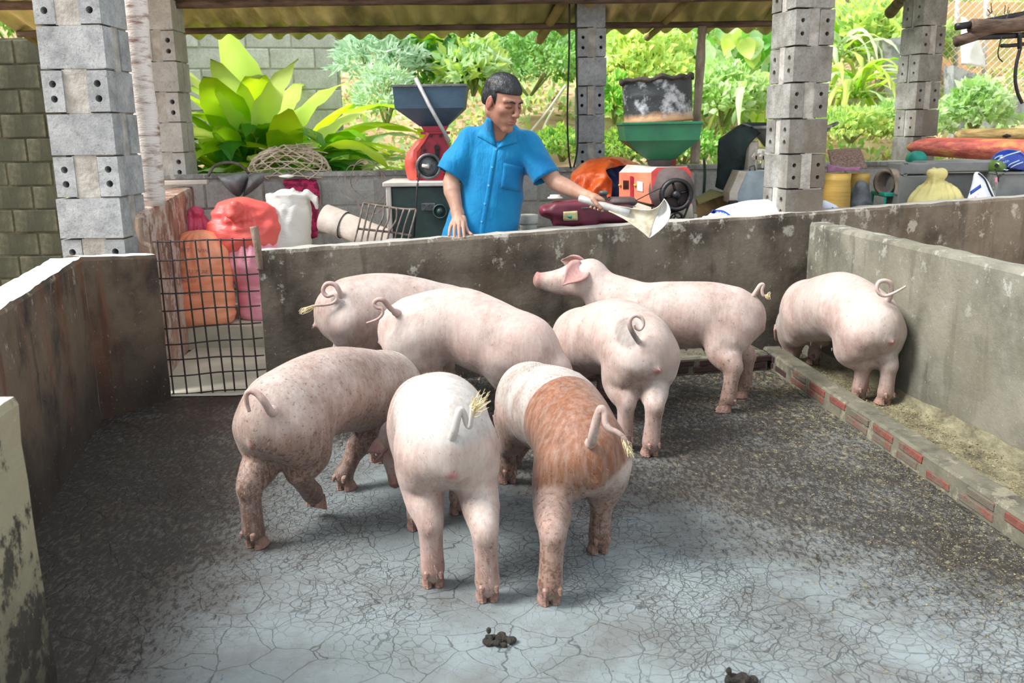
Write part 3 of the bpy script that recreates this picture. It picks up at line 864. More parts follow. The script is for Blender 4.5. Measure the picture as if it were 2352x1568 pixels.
def pig(label, pel, mid, chest, neck, poll, snout, hoofs, tail, rs=(.145, .15), ears=None, k=1.0, fh=None, mud=.5, brown=None, grey=None, tuft=None, teats=True, raised=None, tail_r=.0125, headroll=0, white=None, hsc=1.0, res=.0095, bellyr=1.0, hairs=2500):
    pel, mid, chest, neck, poll, snout = [Vector(v) for v in (pel, mid, chest, neck, poll, snout)]
    fr = (mid-pel); fr.z = 0; fr.normalize(); ff = (chest-mid); ff.z = 0; ff.normalize()
    sr = Vector((-fr.y, fr.x, 0)); sf = Vector((-ff.y, ff.x, 0))     # left side
    base = Vector(((pel.x+chest.x)/2, (pel.y+chest.y)/2, 0))
    pts = [pel, mid, chest, neck, poll, snout]+[Vector(h) for h in hoofs.values()]
    lo = [min(p[i] for p in pts)-(.24 if i < 2 else .0) for i in range(3)]; hi = [max(p[i] for p in pts)+.26 for i in range(3)]
    lo[2] = -.012
    F = Field(lo, hi, res*k)
    rs_, ru_ = rs[0], rs[1]
    # trunk
    q1 = pel-fr*.078*k+Vector((0, 0, -.005)); q2 = pel+(mid-pel)*.5+Vector((0, 0, .008)); q3 = mid+(chest-mid)*.5
    F.loft([q1, pel, q2, mid, q3, chest, chest+ff*.07*k+(neck-chest)*.12],
           [(rs_*.62, ru_*.72), (rs_*.93, ru_*.96), (rs_*1.0, ru_*1.0), (rs_*1.02*bellyr, ru_*1.03*bellyr), (rs_*1.0, ru_*1.03), (rs_*.90, ru_*.98), (rs_*.74, ru_*.84)],
           [sr]*12+[sf]*13, k=.03, sub=4)
    # neck and head
    hd = (snout-poll).normalized(); hs = Vector((0, 0, 1)).cross(hd)
    if hs.length < .2: hs = sf.copy()
    hs.normalize(); hup = hd.cross(hs).normalized()
    if hup.z < 0 and abs(hd.z) < .9: hup = -hup; 
    HL = (snout-poll).length; h = HL/.25
    F.loft([chest+ff*.03*k, (chest+neck)/2+Vector((0, 0, .0)), neck, neck+(poll-neck)*.7], [(rs_*.85, ru_*.92), (rs_*.76, ru_*.85), (rs_*.62, ru_*.70), (.070*h, .080*h)], sf, k=.04)
    hu = hup; dn = -hu
    F.loft([poll-hd*.02*h+dn*.035*h, poll+hd*.05*h+dn*.035*h, poll+hd*.12*h+dn*.04*h, poll+hd*.19*h+dn*.028*h, snout+dn*.02*h-hd*.012*h],
           [(.074*h, .084*h), (.080*h, .082*h), (.062*h, .066*h), (.042*h, .047*h), (.038*h, .040*h)], hs, k=.03)
    for s in (-1, 1):
        F.ell(poll+hd*.045*h+dn*.07*h+hs*s*.042*h, (.060*h, .040*h, .052*h), axes(hd, hu), k=.03)       # jowl
        F.ell(poll+hd*.075*h+hs*s*.042*h+hu*.004*h, (.030*h, .016*h, .013*h), axes(hd, hu), k=.015)      # brow
        F.ell(poll+hd*.095*h+hs*s*.062*h+dn*.018*h, (.010*h, .008*h, .008*h), axes(hd, hu), k=.008, neg=True)
        F.cone(poll+hd*.17*h+dn*.062*h+hs*s*.034*h, poll+hd*.21*h+dn*.055*h+hs*s*.03*h, .004*h, .004*h, k=.006, neg=True)  # mouth
    F.loft([poll+hd*.11*h+dn*.082*h, poll+hd*.21*h+dn*.058*h], [(.044*h, .036*h), (.028*h, .022*h)], hs, k=.015)   # lower jaw
    # snout disc
    dax = axes(hd+hu*.1, hu)
    F.ell(snout+dn*.016*h, (.011*h, .041*h, .048*h), dax, k=.006)
    for s in (-1, 1): F.ell(snout+dn*.014*h+hd*.010*h+hs*s*.013*h, (.010*h, .006*h, .009*h), dax, k=.003, neg=True)
    # legs
    hz_ = {}
    for nm, hp in hoofs.items():
        hp = Vector(hp); s = 1 if nm[1] == 'L' else -1
        rz0 = hp.z; hh = Vector((hp.x, hp.y, 0))
        if nm[0] == 'H':
            fw = fr; hip = pel+sr*s*rs_*.52+Vector((0, 0, -.03))
            stif = pel+fr*.045*k+sr*s*rs_*.60; stif.z = pel.z-.135*k
            stif = stif*.8+Vector((hh.x, hh.y, stif.z))*.2
            if raised == nm:
                hock = hh*.5+Vector((hip.x, hip.y, 0))*.5-fr*.05*k; hock.z = .215*k
                fet = hh*.9+hock*.1; fet.z = rz0+.062
            else:
                hock = Vector((hh.x, hh.y, 0))-fr*.026*k; hock = hock*.85+Vector((hip.x, hip.y, 0))*.15-fr*.0; hock.z = .20*k+rz0*.5
                fet = Vector((hh.x, hh.y, rz0+.062))-fr*.006
            F.loft([hip-fr*.015*k, hip*.5+stif*.5-fr*.01*k, stif, stif*.5+hock*.5-fr*.004, hock+Vector((0, 0, .02))], [(rs_*.53, ru_*.70), (rs_*.53, ru_*.66), (rs_*.44, ru_*.50), (.057*k, .066*k), (.039*k, .043*k)], sr, k=.045)
            F.ell(hock-fr*.014*k+Vector((0, 0, .004)), (.032*k, .026*k, .030*k), axes(fr), k=.02)
            F.chain([hock, hock*.5+fet*.5, fet], [.038*k, .0345*k, .037*k], k=.012)
        else:
            fw = ff; sh = chest+sf*s*rs_*.50+Vector((0, 0, -.03))-ff*.01
            elb = chest+sf*s*rs_*.58-ff*.03*k; elb.z = chest.z-.135*k; elb = elb*.75+Vector((hh.x, hh.y, elb.z))*.25
            kn = hh*.7+Vector((elb.x, elb.y, 0))*.3+ff*.012*k; kn.z = .155*k+rz0*.4
            fet = Vector((hh.x, hh.y, rz0+.062))-ff*.004
            F.loft([sh, sh*.5+elb*.5, elb, elb*.5+kn*.5, kn+Vector((0, 0, .01))], [(rs_*.45, ru_*.58), (rs_*.42, ru_*.54), (rs_*.33, ru_*.40), (.046*k, .052*k), (.037*k, .039*k)], sf, k=.035)
            F.ell(kn+ff*.006, (.036*k, .036*k, .038*k), None, k=.02)
            F.chain([kn, kn*.5+fet*.5, fet], [.037*k, .033*k, .035*k], k=.012)
        sole = hp+fw*.010; sole.z = rz0+.030
        F.cone(fet, sole, .035*k, .029*k, k=.01)
        hz_[nm] = (hp, fw)
    # rump detail
    F.ell(pel-fr*.158*k*rs_/.145+Vector((0, 0, -.055*k)), (.015, .010, .019), axes(fr), k=.014)
    F.cone(pel-fr*.17*k+Vector((0, 0, -.16)), pel-fr*.17*k+Vector((0, 0, -.085)), .012, .006, k=.03, neg=True)
    if teats:
        for i in range(4):
            tt = .28+i*.19; c = pel+(chest-pel)*tt; c2 = mid*.3+c*.7
            for s in (-1, 1):
                p = c+sr*s*.035; p.z = c.z-ru_*1.02+.008; F.cone(p, p-Vector((0, 0, .024)), .009, .0045, k=.012)
    V, Q = F.mesh(3)
    parts = [(V, Q)]
    pk = np.zeros(len(V))
    # pinkness near snout, vulva, teats
    def near(c, r): return np.clip(1-np.linalg.norm(V-np.array(c), axis=1)/r, 0, 1)
    pk = np.maximum(pk, np.clip(near(snout, .06*h)*1.8, 0, 1))
    pk = np.maximum(pk, near(pel-fr*.165*k+Vector((0, 0, -.065*k)), .032)*1.2)
    pk = np.maximum(pk, .30*np.clip((.30-V[:, 2])/.2, 0, 1))
    # ears
    ev = []
    if ears is None: ears = {}
    for s, nm in ((1, 'L'), (-1, 'R')):
        e = ears.get(nm)
        if e == 'none': continue
        b = poll+hs*s*.052*h+hd*.012*h+hu*.012*h
        if e is None: tip = b+hs*s*.085*h+hd*.06*h+dn*.02*h
        else: tip = Vector(e)
        ev.append(ear_mesh(b-(tip-b)*.12, tip, (tip-b).cross(hs*s*.9+hu*.4), .118*h, cup=-.35*s if True else .3, droop=dn*.015))
    tl = [Vector(p) for p in tail]; tl = [tl[0]*.55+(pel+Vector((0, 0, .03)))*.45, tl[0]*.85+(pel+Vector((0, 0, .03)))*.15]+tl[1:]
    T = catmull(tl, 5); n = len(T)
    tm = MB().tube(T, [tail_r*(1-.62*i/(n-1))+(.006 if i < 4 else 0) for i in range(n)], 10)
    ev.append(([tuple(v) for v in tm.v], tm.f))
    V2, Q2 = join_meshes(parts+ev)
    root = empty('pig', base, label, 'pig', 'pigs in the pen')
    me = bpy.data.meshes.new('body'); Vl = V2-np.array(base)
    me.from_pydata(Vl.tolist(), [], Q2)
    me.polygons.foreach_set('use_smooth', [True]*len(me.polygons)); me.update()
    pk2 = np.zeros(len(V2)); pk2[:len(V)] = pk
    ne = len(V)
    for i, (v, f) in enumerate(ev[:-1] if True else []):
        pk2[ne:ne+len(v)] = .62; ne += len(v)
    pk2[ne:] = .12
    def setattr_(nm, arr):
        a = me.attributes.new(nm, 'FLOAT', 'POINT'); a.data.foreach_set('value', arr.astype(np.float32))
    setattr_('pink', pk2)
    md = mud*np.clip(.35+1.1*np.clip((.42-V2[:, 2])/.4, 0, 1), 0, 1.9)
    setattr_('mud', md)
    z0 = np.zeros(len(V2)); br_ = brown(V2, pel, fr, sr) if brown else z0; br_ = br_.copy(); br_[len(V2)-len(tm.v):] *= .3; setattr_('brown', br_)
    setattr_('grey', grey(V2) if grey else z0)
    if white: setattr_('white', white(V2, pel, fr, sr))
    me.materials.append(M_pig)
    o = bpy.data.objects.new('body', me); put(o, root)
    global hoof_me
    if hoof_me is None:
        hm = hoof_mesh(); hoof_me = bpy.data.meshes.new('hoof'); hoof_me.from_pydata([tuple(v) for v in hm.v], [], hm.f); hoof_me.materials.append(M_hoof)
    for nm, (hp, fw) in hz_.items():
        ho = bpy.data.objects.new('hoof', hoof_me); put(ho, root); ho.location = (hp.x-base.x, hp.y-base.y, hp.z+.002)
        ho.rotation_euler = (0, .5 if raised == nm else 0, math.atan2(fw.y, fw.x)); ho.scale = (k*1.12, k*1.22, k*1.0)
    for s in (-1, 1):
        eb = MB().lathe([(0, -.0085*h), (.006*h, -.006*h), (.0085*h, 0), (.006*h, .006*h), (0, .0085*h)], poll+hd*.092*h+hs*s*.0585*h+dn*.017*h, 10, cap=False)
        eb.build('eye', M_eye, root, True)
    # short pale bristles lying back along the body
    rs2 = np.random.RandomState(int(abs(pel.x*1000))+1); me.update()
    no = np.empty(len(V2)*3, np.float32); me.vertices.foreach_get('normal', no); no = no.reshape(-1, 3)
    idx = rs2.choice(len(V), hairs); P0 = Vl[idx]; N0 = no[idx]; back = np.array(-ff)*.8+np.array([0, 0, -.35])
    dr = back[None]*1.0+N0*.35+rs2.normal(size=(hairs, 3))*.18; dr -= N0*(np.sum(dr*N0, 1)-.28)[:, None]; dr /= np.linalg.norm(dr, axis=1)[:, None]
    sdv = np.cross(dr, N0); sdv /= np.linalg.norm(sdv, axis=1)[:, None]+1e-9; Lh = rs2.uniform(.008, .017, hairs)[:, None]
    HV = np.stack([P0-sdv*.00032, P0+sdv*.00032, P0+dr*Lh], 1).reshape(-1, 3); hI = np.arange(hairs)*3
    hme = bpy.data.meshes.new('bristles'); hme.from_pydata(HV.tolist(), [], np.stack([hI, hI+1, hI+2], 1).tolist()); hme.materials.append(M_bristle if not brown else M_bristle2)
    ho_ = bpy.data.objects.new('bristles', hme); put(ho_, root); ho_['kind'] = 'stuff'
    if tuft is not None:
        tips, sprd = tuft; mb = MB(); r2 = random.Random(5)
        for i in range(34):
            st = T[-1-r2.randint(0, 7)]+Vector((r2.uniform(-1, 1), r2.uniform(-1, 1), r2.uniform(-1, 1)))*.003
            en = Vector(tips)+Vector((r2.uniform(-1, 1), r2.uniform(-1, 1), r2.uniform(-1, 1)))*sprd
            if (en-st).length > .12: en = st+(en-st).normalized()*.12
            mid_ = (st+en)/2+Vector((r2.uniform(-1, 1), r2.uniform(-1, 1), r2.uniform(-1, 1)))*.008
            mb.tube([st, mid_, en], [.0016, .0013, .0004], 4)
        tf = mb.build('tail_tuft', M_tuft, root); tf['kind'] = 'stuff'
    return root
def tl(pts, y, dy=0):
    return [Yp(px, py, y+dy*i/len(pts)) for i, (px, py) in enumerate(pts)]

Y = Yp
# front pair
pig('white pig nearest the camera seen from behind with a bushy tail tip', Y(1024, 1005, 2.50), Y(1012, 968, 2.68), Y(985, 962, 2.90), Y(945, 990, 3.00), Y(903, 1003, 3.04), Y(908, 1112, 2.98),
    dict(HL=G(995, 1345), HR=G(1120, 1378), FL=G(958, 1215), FR=G(1055, 1178)),
    [Y(1036, 1022, 2.36), Y(1042, 995, 2.345), Y(1049, 965, 2.34), Y(1056, 941, 2.345), Y(1066, 952, 2.35), Y(1073, 975, 2.35), Y(1080, 978, 2.34), Y(1083, 955, 2.33), Y(1084, 932, 2.33)],
    rs=(.142, .150), ears=dict(L=Y(858, 1062, 3.0)), mud=.42, tuft=(Y(1106, 912, 2.33), .026), k=.98, teats=False, tail_r=.014, hairs=7000,
    white=lambda V, p, fr, sr: np.clip((V[:, 2]-.40)/.12, 0, .75))
def belt(V, p, fr, sr):
    d = V-np.array(p); s = d@np.array(fr); z = d[:, 2]
    a = np.clip((.205-s)/.03, 0, 1)*np.clip((s+.30)/.08, 0, 1)
    b = np.clip((z+.20+.5*np.clip(s, -.1, .2)-.5*np.clip(-d@np.array(sr), 0, .15))/.16, 0, 1)
    leg = np.clip((-.12-z)/.1, 0, 1)*.2
    return np.clip(a*b, 0, 1)
pig('brown and white belted pig seen from behind, nearest the camera', Y(1338, 1030, 2.60), Y(1285, 950, 2.86), Y(1225, 925, 3.12), Y(1185, 960, 3.32), Y(1170, 975, 3.42), Y(1160, 1080, 3.46),
    dict(HL=G(1262, 1385), HR=G(1375, 1268), FL=G(1166, 1108), FR=G(1262, 1090)),
    [Y(1362, 1020, 2.42), Y(1364, 990, 2.40), Y(1372, 958, 2.39), Y(1380, 938, 2.385), Y(1389, 948, 2.38), Y(1390, 970, 2.37), Y(1400, 984, 2.36), Y(1417, 992, 2.355), Y(1434, 1006, 2.35), Y(1446, 1028, 2.35)],
    rs=(.138, .148), ears=dict(L=Y(1137, 985, 3.36), R='none'), mud=1.05, brown=belt, tuft=(Y(1447, 1040, 2.35), .012), k=.98, teats=False, tail_r=.015, hairs=7000,
    white=lambda V, p, fr, sr: np.clip(((V-np.array(p))@np.array(fr)-.17)/.05, 0, .9)*np.clip((V[:, 2]-.30)/.1, 0, 1))
# left pig, right hind leg lifted
pig('muddy pink pig on the left lifting its right hind leg', Y(645, 952, 2.80), Y(770, 896, 3.08), Y(872, 893, 3.34), Y(945, 925, 3.48), Y(985, 935, 3.55), Y(1010, 1040, 3.62),
    dict(HL=G(588, 1256), HR=G(722, 1166, .045), FL=G(868, 1060), FR=G(793, 1124)),
    [Y(618, 948, 2.62), Y(607, 922, 2.62), Y(592, 905, 2.62), Y(576, 898, 2.62), Y(566, 906, 2.62), Y(567, 925, 2.62), Y(573, 945, 2.62)],
    rs=(.138, .150), ears=dict(L=Y(985, 853, 3.50), R=Y(1000, 985, 3.45)), mud=1.6, raised='HR', tail_r=.015, hairs=6000)
# back left
pig('pig at the back left with its curled tail towards the wall', Y(808, 715, 4.22), Y(905, 712, 4.30), Y(1010, 730, 4.34), Y(1085, 775, 4.30), Y(1120, 800, 4.27), Y(1165, 880, 4.22),
    dict(HL=G(820, 900), HR=G(775, 925), FL=G(1030, 880), FR=G(990, 905)),
    tl([(785, 692), (779, 668), (768, 653), (750, 652), (742, 668), (752, 680), (768, 676), (774, 686), (764, 696), (745, 700), (722, 702), (702, 708)], 4.10, -.05),
    rs=(.158, .172), mud=.45, k=1.05, tuft=(Y(692, 716, 4.03), .012), tail_r=.0135)
pig('clean pink pig in the middle row with an S shaped tail', Y(955, 760, 3.92), Y(1060, 748, 3.90), Y(1178, 796, 3.80), Y(1262, 862, 3.74), Y(1300, 870, 3.70), Y(1345, 940, 3.62),
    dict(HL=G(1050, 935), HR=G(985, 975), FL=G(1235, 935), FR=G(1185, 975)),
    tl([(889, 704), (881, 690), (867, 688), (859, 697), (867, 706), (877, 709), (879, 720), (870, 731), (857, 737), (842, 742)], 3.78, -.02),
    rs=(.150, .165), ears=dict(L=Y(1362, 903, 3.66), R=Y(1290, 900, 3.62)), mud=.25, k=1.0, tail_r=.0125)
# centre right with the grey patch
gp = Y(1432, 755, 3.45)
pig('pale pig seen from behind with a round grey patch beside its tail', Y(1472, 800, 3.66), Y(1415, 770, 3.90), Y(1345, 782, 4.12), Y(1300, 830, 4.25), Y(1285, 850, 4.30), Y(1290, 930, 4.34),
    dict(HL=G(1432, 1032), HR=G(1493, 1046), FL=G(1330, 905), FR=G(1385, 915)),
    tl([(1464, 782), (1452, 762), (1446, 744), (1450, 730), (1462, 724), (1475, 732), (1478, 746), (1470, 757), (1459, 753), (1457, 745)], 3.49, -.03),
    rs=(.150, .160), mud=.45, k=1.0, teats=False, grey=lambda V: np.clip(1.15-np.linalg.norm((V-np.array(Y(1440, 760, 3.56)))*np.array((1, .5, .8)), axis=1)/.085, 0, 1), tail_r=.012)
# standing tall, head up
pig('pig standing with its head raised towards the farmer', Y(1678, 728, 4.24), Y(1580, 722, 4.28), Y(1470, 722, 4.34), Y(1385, 672, 4.42), Y(1345, 618, 4.46), Y(1233, 636, 4.50),
    dict(HL=G(1668, 945), HR=G(1706, 912), FL=G(1440, 925), FR=G(1470, 890)),
    tl([(1732, 682), (1739, 666), (1746, 655), (1753, 654), (1750, 667), (1754, 679), (1764, 677), (1769, 671)], 4.20, -.02),
    rs=(.138, .156), ears=dict(L=Y(1292, 648, 4.34), R=Y(1288, 590, 4.58)), mud=.7, k=1.02, tuft=(Y(1764, 682, 4.16), .012), tail_r=.013)
# right pig in the gutter
pig('pig at the right feeding in the gutter beside the wall', Y(1998, 742, 4.14), Y(1930, 703, 4.36), Y(1862, 712, 4.66), Y(1820, 752, 4.93), Y(1812, 760, 4.98), Y(1815, 842, 4.96),
    dict(HL=G(1972, 916, .03), HR=G(2030, 928, .03), FL=G(1822, 826, .03), FR=G(1868, 836, .03)),
    tl([(2052, 676), (2047, 655), (2035, 645), (2019, 648), (2014, 664), (2022, 676), (2036, 679), (2052, 673), (2066, 666), (2081, 657)], 4.03, -.05),
    rs=(.148, .164), ears=dict(L=Y(1776, 756, 4.93)), mud=.35, k=1.0, tail_r=.013)
# ------------------------------------------------------------ the farmer
def skin_mat():
    t = NT('farmer_skin'); lin = lambda c: dim(globals()['lin'](c), .66)
    col = t.ramp(t.noise(9, 4, .6), [(.35, lin((196, 146, 122))), (.65, lin((222, 178, 154)))])
    col = t.mix(t.math('MULTIPLY', t.attr('tan'), .8), col, lin((176, 118, 96)))
    col = t.mix(t.math('MULTIPLY', t.attr('red'), .7), col, lin((190, 96, 84)))
    return t.done(col, .5, t.math('ADD', t.noise(40, 4, .6), t.noise(130, 3, .6)), .25, .004, spec=.4, Subsurface_Weight=.12, Subsurface_Radius=(.012, .005, .003), Subsurface_Scale=.5)
M_skin = skin_mat()
def shirt_mat():
    t = NT('blue_cotton'); lin = lambda c: dim(globals()['lin'](c), .68)
    col = t.ramp(t.noise(4, 4, .6), [(.3, lin((0, 124, 192))), (.7, lin((8, 156, 214)))])
    f = t.noise(7, 3, .55, t.map((1.5, 1.0, .45), rot=(0, .35, 0)), dist=.8); f2 = t.noise(16, 4, .6, t.map((1.2, 1.2, .5), rot=(0, -.5, 0)), dist=.6)
    return t.done(col, .72, t.math('ADD', f, t.math('MULTIPLY', f2, .45)), .5, .03, spec=.25, Sheen_Weight=.15)
M_shirt = shirt_mat()
M_shirtseam = simple('shirt_trim', (12, 138, 208), (8, 118, 190), 12, .75, .1)
M_hair = simple('black_hair', (34, 36, 42), (10, 10, 12), 22, .42, .9, stretch=(1, 1, .3), bscale=60)
M_trouser = simple('dark_trouser', (60, 62, 66), (44, 46, 50), 8, .85, .4)
M_button = simple('shirt_button', (120, 190, 220), (90, 170, 205), 5, .3, 0)
M_nail = simple('finger_nail', (226, 178, 164), (206, 150, 138), 8, .3, 0)

HS = 1.12
HC = Yp(1155, 232, 4.88)
hf = Vector((.66, -.70, -.36)).normalized(); HA = axes(hf, (0.02, 0, 1))
def hp(x, y, z): return HC+HA @ Vector((x*HS, y*HS, z*HS))
man = empty('person', (Yp(1110, 540, 5.03).x, 5.05, 0.0), 'man in a bright blue short sleeved shirt leaning over the wall holding a scoop', 'person')
neckb = Yp(1150, 322, 5.02)
F = Field(tuple(HC-Vector((.19, .19, .28))), tuple(HC+Vector((.19, .24, .17))), .0031)
e = lambda c, r, k=.012, neg=False, R=None: F.ell(hp(*c), tuple(x*HS for x in r), HA if R is None else HA @ R, k, neg)
cn = lambda a, b, ra, rb, k=.01, neg=False: F.cone(hp(*a), hp(*b), ra*HS, rb*HS, k, neg)
e((-.012, 0, .03), (.094, .074, .088)); e((.030, 0, -.030), (.060, .062, .085), .03)
for s in (-1, 1):
    cn((-.005, s*.052, -.052), (.070, s*.012, -.108), .022, .016, .025)
    e((.058, s*.042, -.022), (.026, .022, .020), .02)
    cn((.086, s*.012, .026), (.068, s*.052, .022), .009, .009, .014)
    e((.088, s*.031, .004), (.016, .019, .011), .010, True)
    e((.076, s*.031, .003), (.0125, .016, .0115), .003)
    cn((.0885, s*.019, .0015), (.083, s*.045, -.002), .0013, .0013, .002, True)   # lid slit, looking down
    cn((.084, s*.018, -.012), (.076, s*.046, -.010), .002, .002, .006, True)
    e((.103, s*.013, -.036), (.011, .008, .0075), .005)
    cn((.098, s*.026, -.042), (.078, s*.044, -.085), .0022, .0022, .008, True)    # smile fold
    cn((.086, s*.034, -.060), (.072, s*.050, -.100), .0018, .0018, .007, True)
    e((-.004, s*.079, -.008), (.018, .007, .033), .005, R=Matrix.Rotation(-s*.25, 3, 'Z') @ Matrix.Rotation(.15, 3, 'Y'))
    e((-.006, s*.075, -.034), (.010, .007, .012), .006)
    e((.002, s*.087, -.004), (.010, .004, .020), .003, True)
e((.072, 0, -.108), (.020, .024, .017), .018)
e((.072, 0, -.066), (.028, .034, .026), .02)
cn((.088, 0, .012), (.112, 0, -.030), .0075, .0125, .010); e((.111, 0, -.034), (.012, .012, .010), .006)
cn((.096, -.019, -.063), (.096, .019, -.063), .0048, .0048, .005); cn((.101, 0, -.062), (.100, 0, -.063), .006, .006, .004)
cn((.094, -.016, -.075), (.094, .016, -.075), .0058, .0058, .005)
cn((.101, -.022, -.0690), (.101, .022, -.0690), .0016, .0016, .003, True)
cn((.098, -.02, -.088), (.098, .02, -.088), .003, .003, .008, True)
F.cone(hp(-.030, 0, -.055), neckb+Vector((0, .0, -.03)), .060, .066, .03)
F.cone(hp(.02, .02, -.085), neckb+Vector((.0, -.055, .0)), .022, .014, .03)
F.cone(hp(-.02, -.05, -.06), neckb+Vector((-.02, -.058, -.01)), .014, .012, .02)
head = F.mesh(2)
# shoulders and chest beneath the shirt + arms, hands
Lsh, Lel, Lwr = Yp(1218, 345, 5.00), Yp(1276, 418, 4.93), Yp(1350, 452, 4.81)
Rsh, Rel, Rwr = Yp(1066, 330, 5.03), Yp(1036, 420, 4.99), Yp(1051, 490, 4.90)
F2 = Field((min(Rel.x, Rsh.x)-.12, 4.85, .62), (Lel.x, 5.2, 1.4), .009)
F2.loft([Yp(1108, 590, 5.05), Yp(1125, 480, 5.04), Yp(1140, 380, 5.04), Yp(1148, 335, 5.03), Yp(1151, 312, 5.02)], [(.14, .09), (.125, .09), (.125, .085), (.12, .075), (.055, .055)], Vector((1, 0, 0)), k=.03)
for a, b in ((Rsh, Rel), (Lsh, Lel)): F2.cone(a, a*.4+b*.6, .058, .048, .03)
torso = F2.mesh(2)
def finger(F, P, r0, r1):
    n = len(P); R_ = [r0+(r1-r0)*i/(n-1) for i in range(n)]
    F.chain([Vector(p) for p in P], R_, .004)
# right arm (image left), hand resting on the wall top
F3 = Field(tuple(Vector((Rwr.x-.16, 4.70, .70))), (Rwr.x+.16, 5.12, Rsh.z-.02), .0033)
F3.chain([Rsh*.4+Rel*.6, Rel, Rel*.72+Rwr*.28+Vector((-.004, 0, 0)), Rel*.35+Rwr*.65, Rwr], [.047, .045, .046, .037, .030], .02)
F3.ell(Rwr+Vector((-.0, .0, .0)), (.034, .024, .03), None, .02)
kn = [Yp(1037, 516, 4.855), Yp(1045, 511, 4.845), Yp(1054, 509, 4.84), Yp(1063, 511, 4.842)]
for q in kn: F3.cone(Rwr+Vector((0, -.005, -.005)), q, .020, .0125, .014)
fz = Yp(1050, 545, 4.75)
wt = .772
tips = [(1031, 541, 4.80), (1043, 545, 4.775), (1055, 548, 4.765), (1066, 545, 4.77)]
ftips = []
for q, tp in zip(kn, tips):
    T_ = Yp(*tp); m1 = q*.55+T_*.45+Vector((0, -.012, .010)); 
    finger(F3, [q, m1, q*.22+T_*.78+Vector((0, -.006, .004)), T_], .0112, .0078); ftips.append(T_)
thb = Rwr*.5+kn[3]*.5+Vector((.018, 0, 0)); finger(F3, [thb, Yp(1069, 522, 4.84), Yp(1075, 533, 4.81), Yp(1083, 538, 4.79)], .0145, .0085)
armR = F3.mesh(2)
# left arm, hand around the scoop handle
HA0, HA1 = Yp(1331, 455, 4.755), Yp(1432, 487, 4.70)
hd_ = (HA1-HA0).normalized()
F4 = Field((Lsh.x-.02, 4.62, Lwr.z-.12), (Lwr.x+.16, 5.08, Lsh.z+.02), .0033)
F4.chain([Lsh*.45+Lel*.55, Lel, Lel*.72+Lwr*.28, Lel*.3+Lwr*.7, Lwr], [.047, .045, .045, .035, .029], .02)
pc = HA0+hd_*.095       # middle of grip
upv = Vector((0, 0, 1)); bk = hd_.cross(upv).normalized()   # away or towards viewer
if bk.y < 0: bk = -bk
F4.ell(pc+upv*.026+bk*.012-hd_*.004, (.046, .030, .017), axes(hd_), .012)
F4.cone(Lwr, pc+upv*.026+bk*.012-hd_*.02, .026, .020, .02)
for i in range(4):
    o_ = -.030+i*.0205; c = pc+hd_*o_; ln = (.92, 1.0, 1.04, .98)[i]
    P_ = [c+upv*.024+bk*.020, c+upv*.014*ln+bk*.038*ln, c-upv*.012+bk*.036, c-upv*.028+bk*.012, c-upv*.026-bk*.012]
    finger(F4, P_, .0108, .0082)
finger(F4, [Lwr*.5+pc*.5+Vector((.01, -.015, .01)), pc-hd_*.018+upv*.018-bk*.020, pc+hd_*.006+upv*.0-bk*.030, pc+hd_*.024-upv*.014-bk*.028], .0145, .009)
armL = F4.mesh(2)
V, Q = join_meshes([head, torso, armR, armL])
me = bpy.data.meshes.new('body'); me.from_pydata((V-np.array(man.location)).tolist(), [], Q); me.polygons.foreach_set('use_smooth', [True]*len(me.polygons)); me.update()
tan = np.zeros(len(V)); tan[:len(head[0])] = .75
red = np.zeros(len(V))
for s in (-1, 1):
    red = np.maximum(red, np.clip(1.2-np.linalg.norm(V-np.array(hp(.0, s*.085, -.004)), axis=1)/.035, 0, .7))
red = np.maximum(red, np.clip(1-np.linalg.norm(V-np.array(hp(.1, 0, -.068)), axis=1)/.022, 0, .5))
for nm, arr in (('tan', tan), ('red', red)):
    a = me.attributes.new(nm, 'FLOAT', 'POINT'); a.data.foreach_set('value', arr.astype(np.float32))
me.materials.append(M_skin); ob = bpy.data.objects.new('body', me); put(ob, man)
for T_ in ftips:
    mb = MB().lathe([(0, -.0008), (.0042, -.0004), (.0048, .0006), (0, .0012)], T_+Vector((0, -.0065, .0042)), 8, axes((1, 0, 0), (0, -.75, .6)), cap=False)
    mb.build('nail', M_nail, man, True)
# hair
FH = Field(tuple(HC-Vector((.15, .15, .1))*HS), tuple(HC+Vector((.15, .15, .17))*HS), .0034)
FH.ell(hp(-.014, 0, .034), (.101*HS, .081*HS, .0935*HS), HA, 0)
FH.ell(hp(-.03, 0, .005), (.085*HS, .080*HS, .080*HS), HA, .01)
FH.slab(hp(.09, 0, -.005), (.15*HS, .3*HS, .115*HS), HA @ Matrix.Rotation(-.12, 3, 'Y'), .012, .008, True)   # forehead and face
FH.slab(hp(.0, 0, -.085), (.3*HS, .3*HS, .10*HS), HA, .01, .004, True)
for s in (-1, 1):
    FH.ell(hp(.000, s*.085, -.02), (.03*HS, .03*HS, .034*HS), HA, .006, True)
    FH.cone(hp(.010, s*.067, .03), hp(.022, s*.066, -.008), .014*HS, .005*HS, .008)
V, Q = FH.mesh(1)
nn = V-np.array(HC); nn /= np.linalg.norm(nn, axis=1)[:, None]
for i in range(len(V)):
    p = HA.transposed() @ (Vector(V[i])-HC); a = math.atan2(p.y, p.x)
    V[i] += nn[i]*(.0012*math.sin(a*60+p.z*60+9*noise.noise(p*14))+.0045*noise.noise(p*30))
mesh_obj('hair', V.tolist(), [tuple(int(i) for i in q) for q in Q], M_hair, man, True)
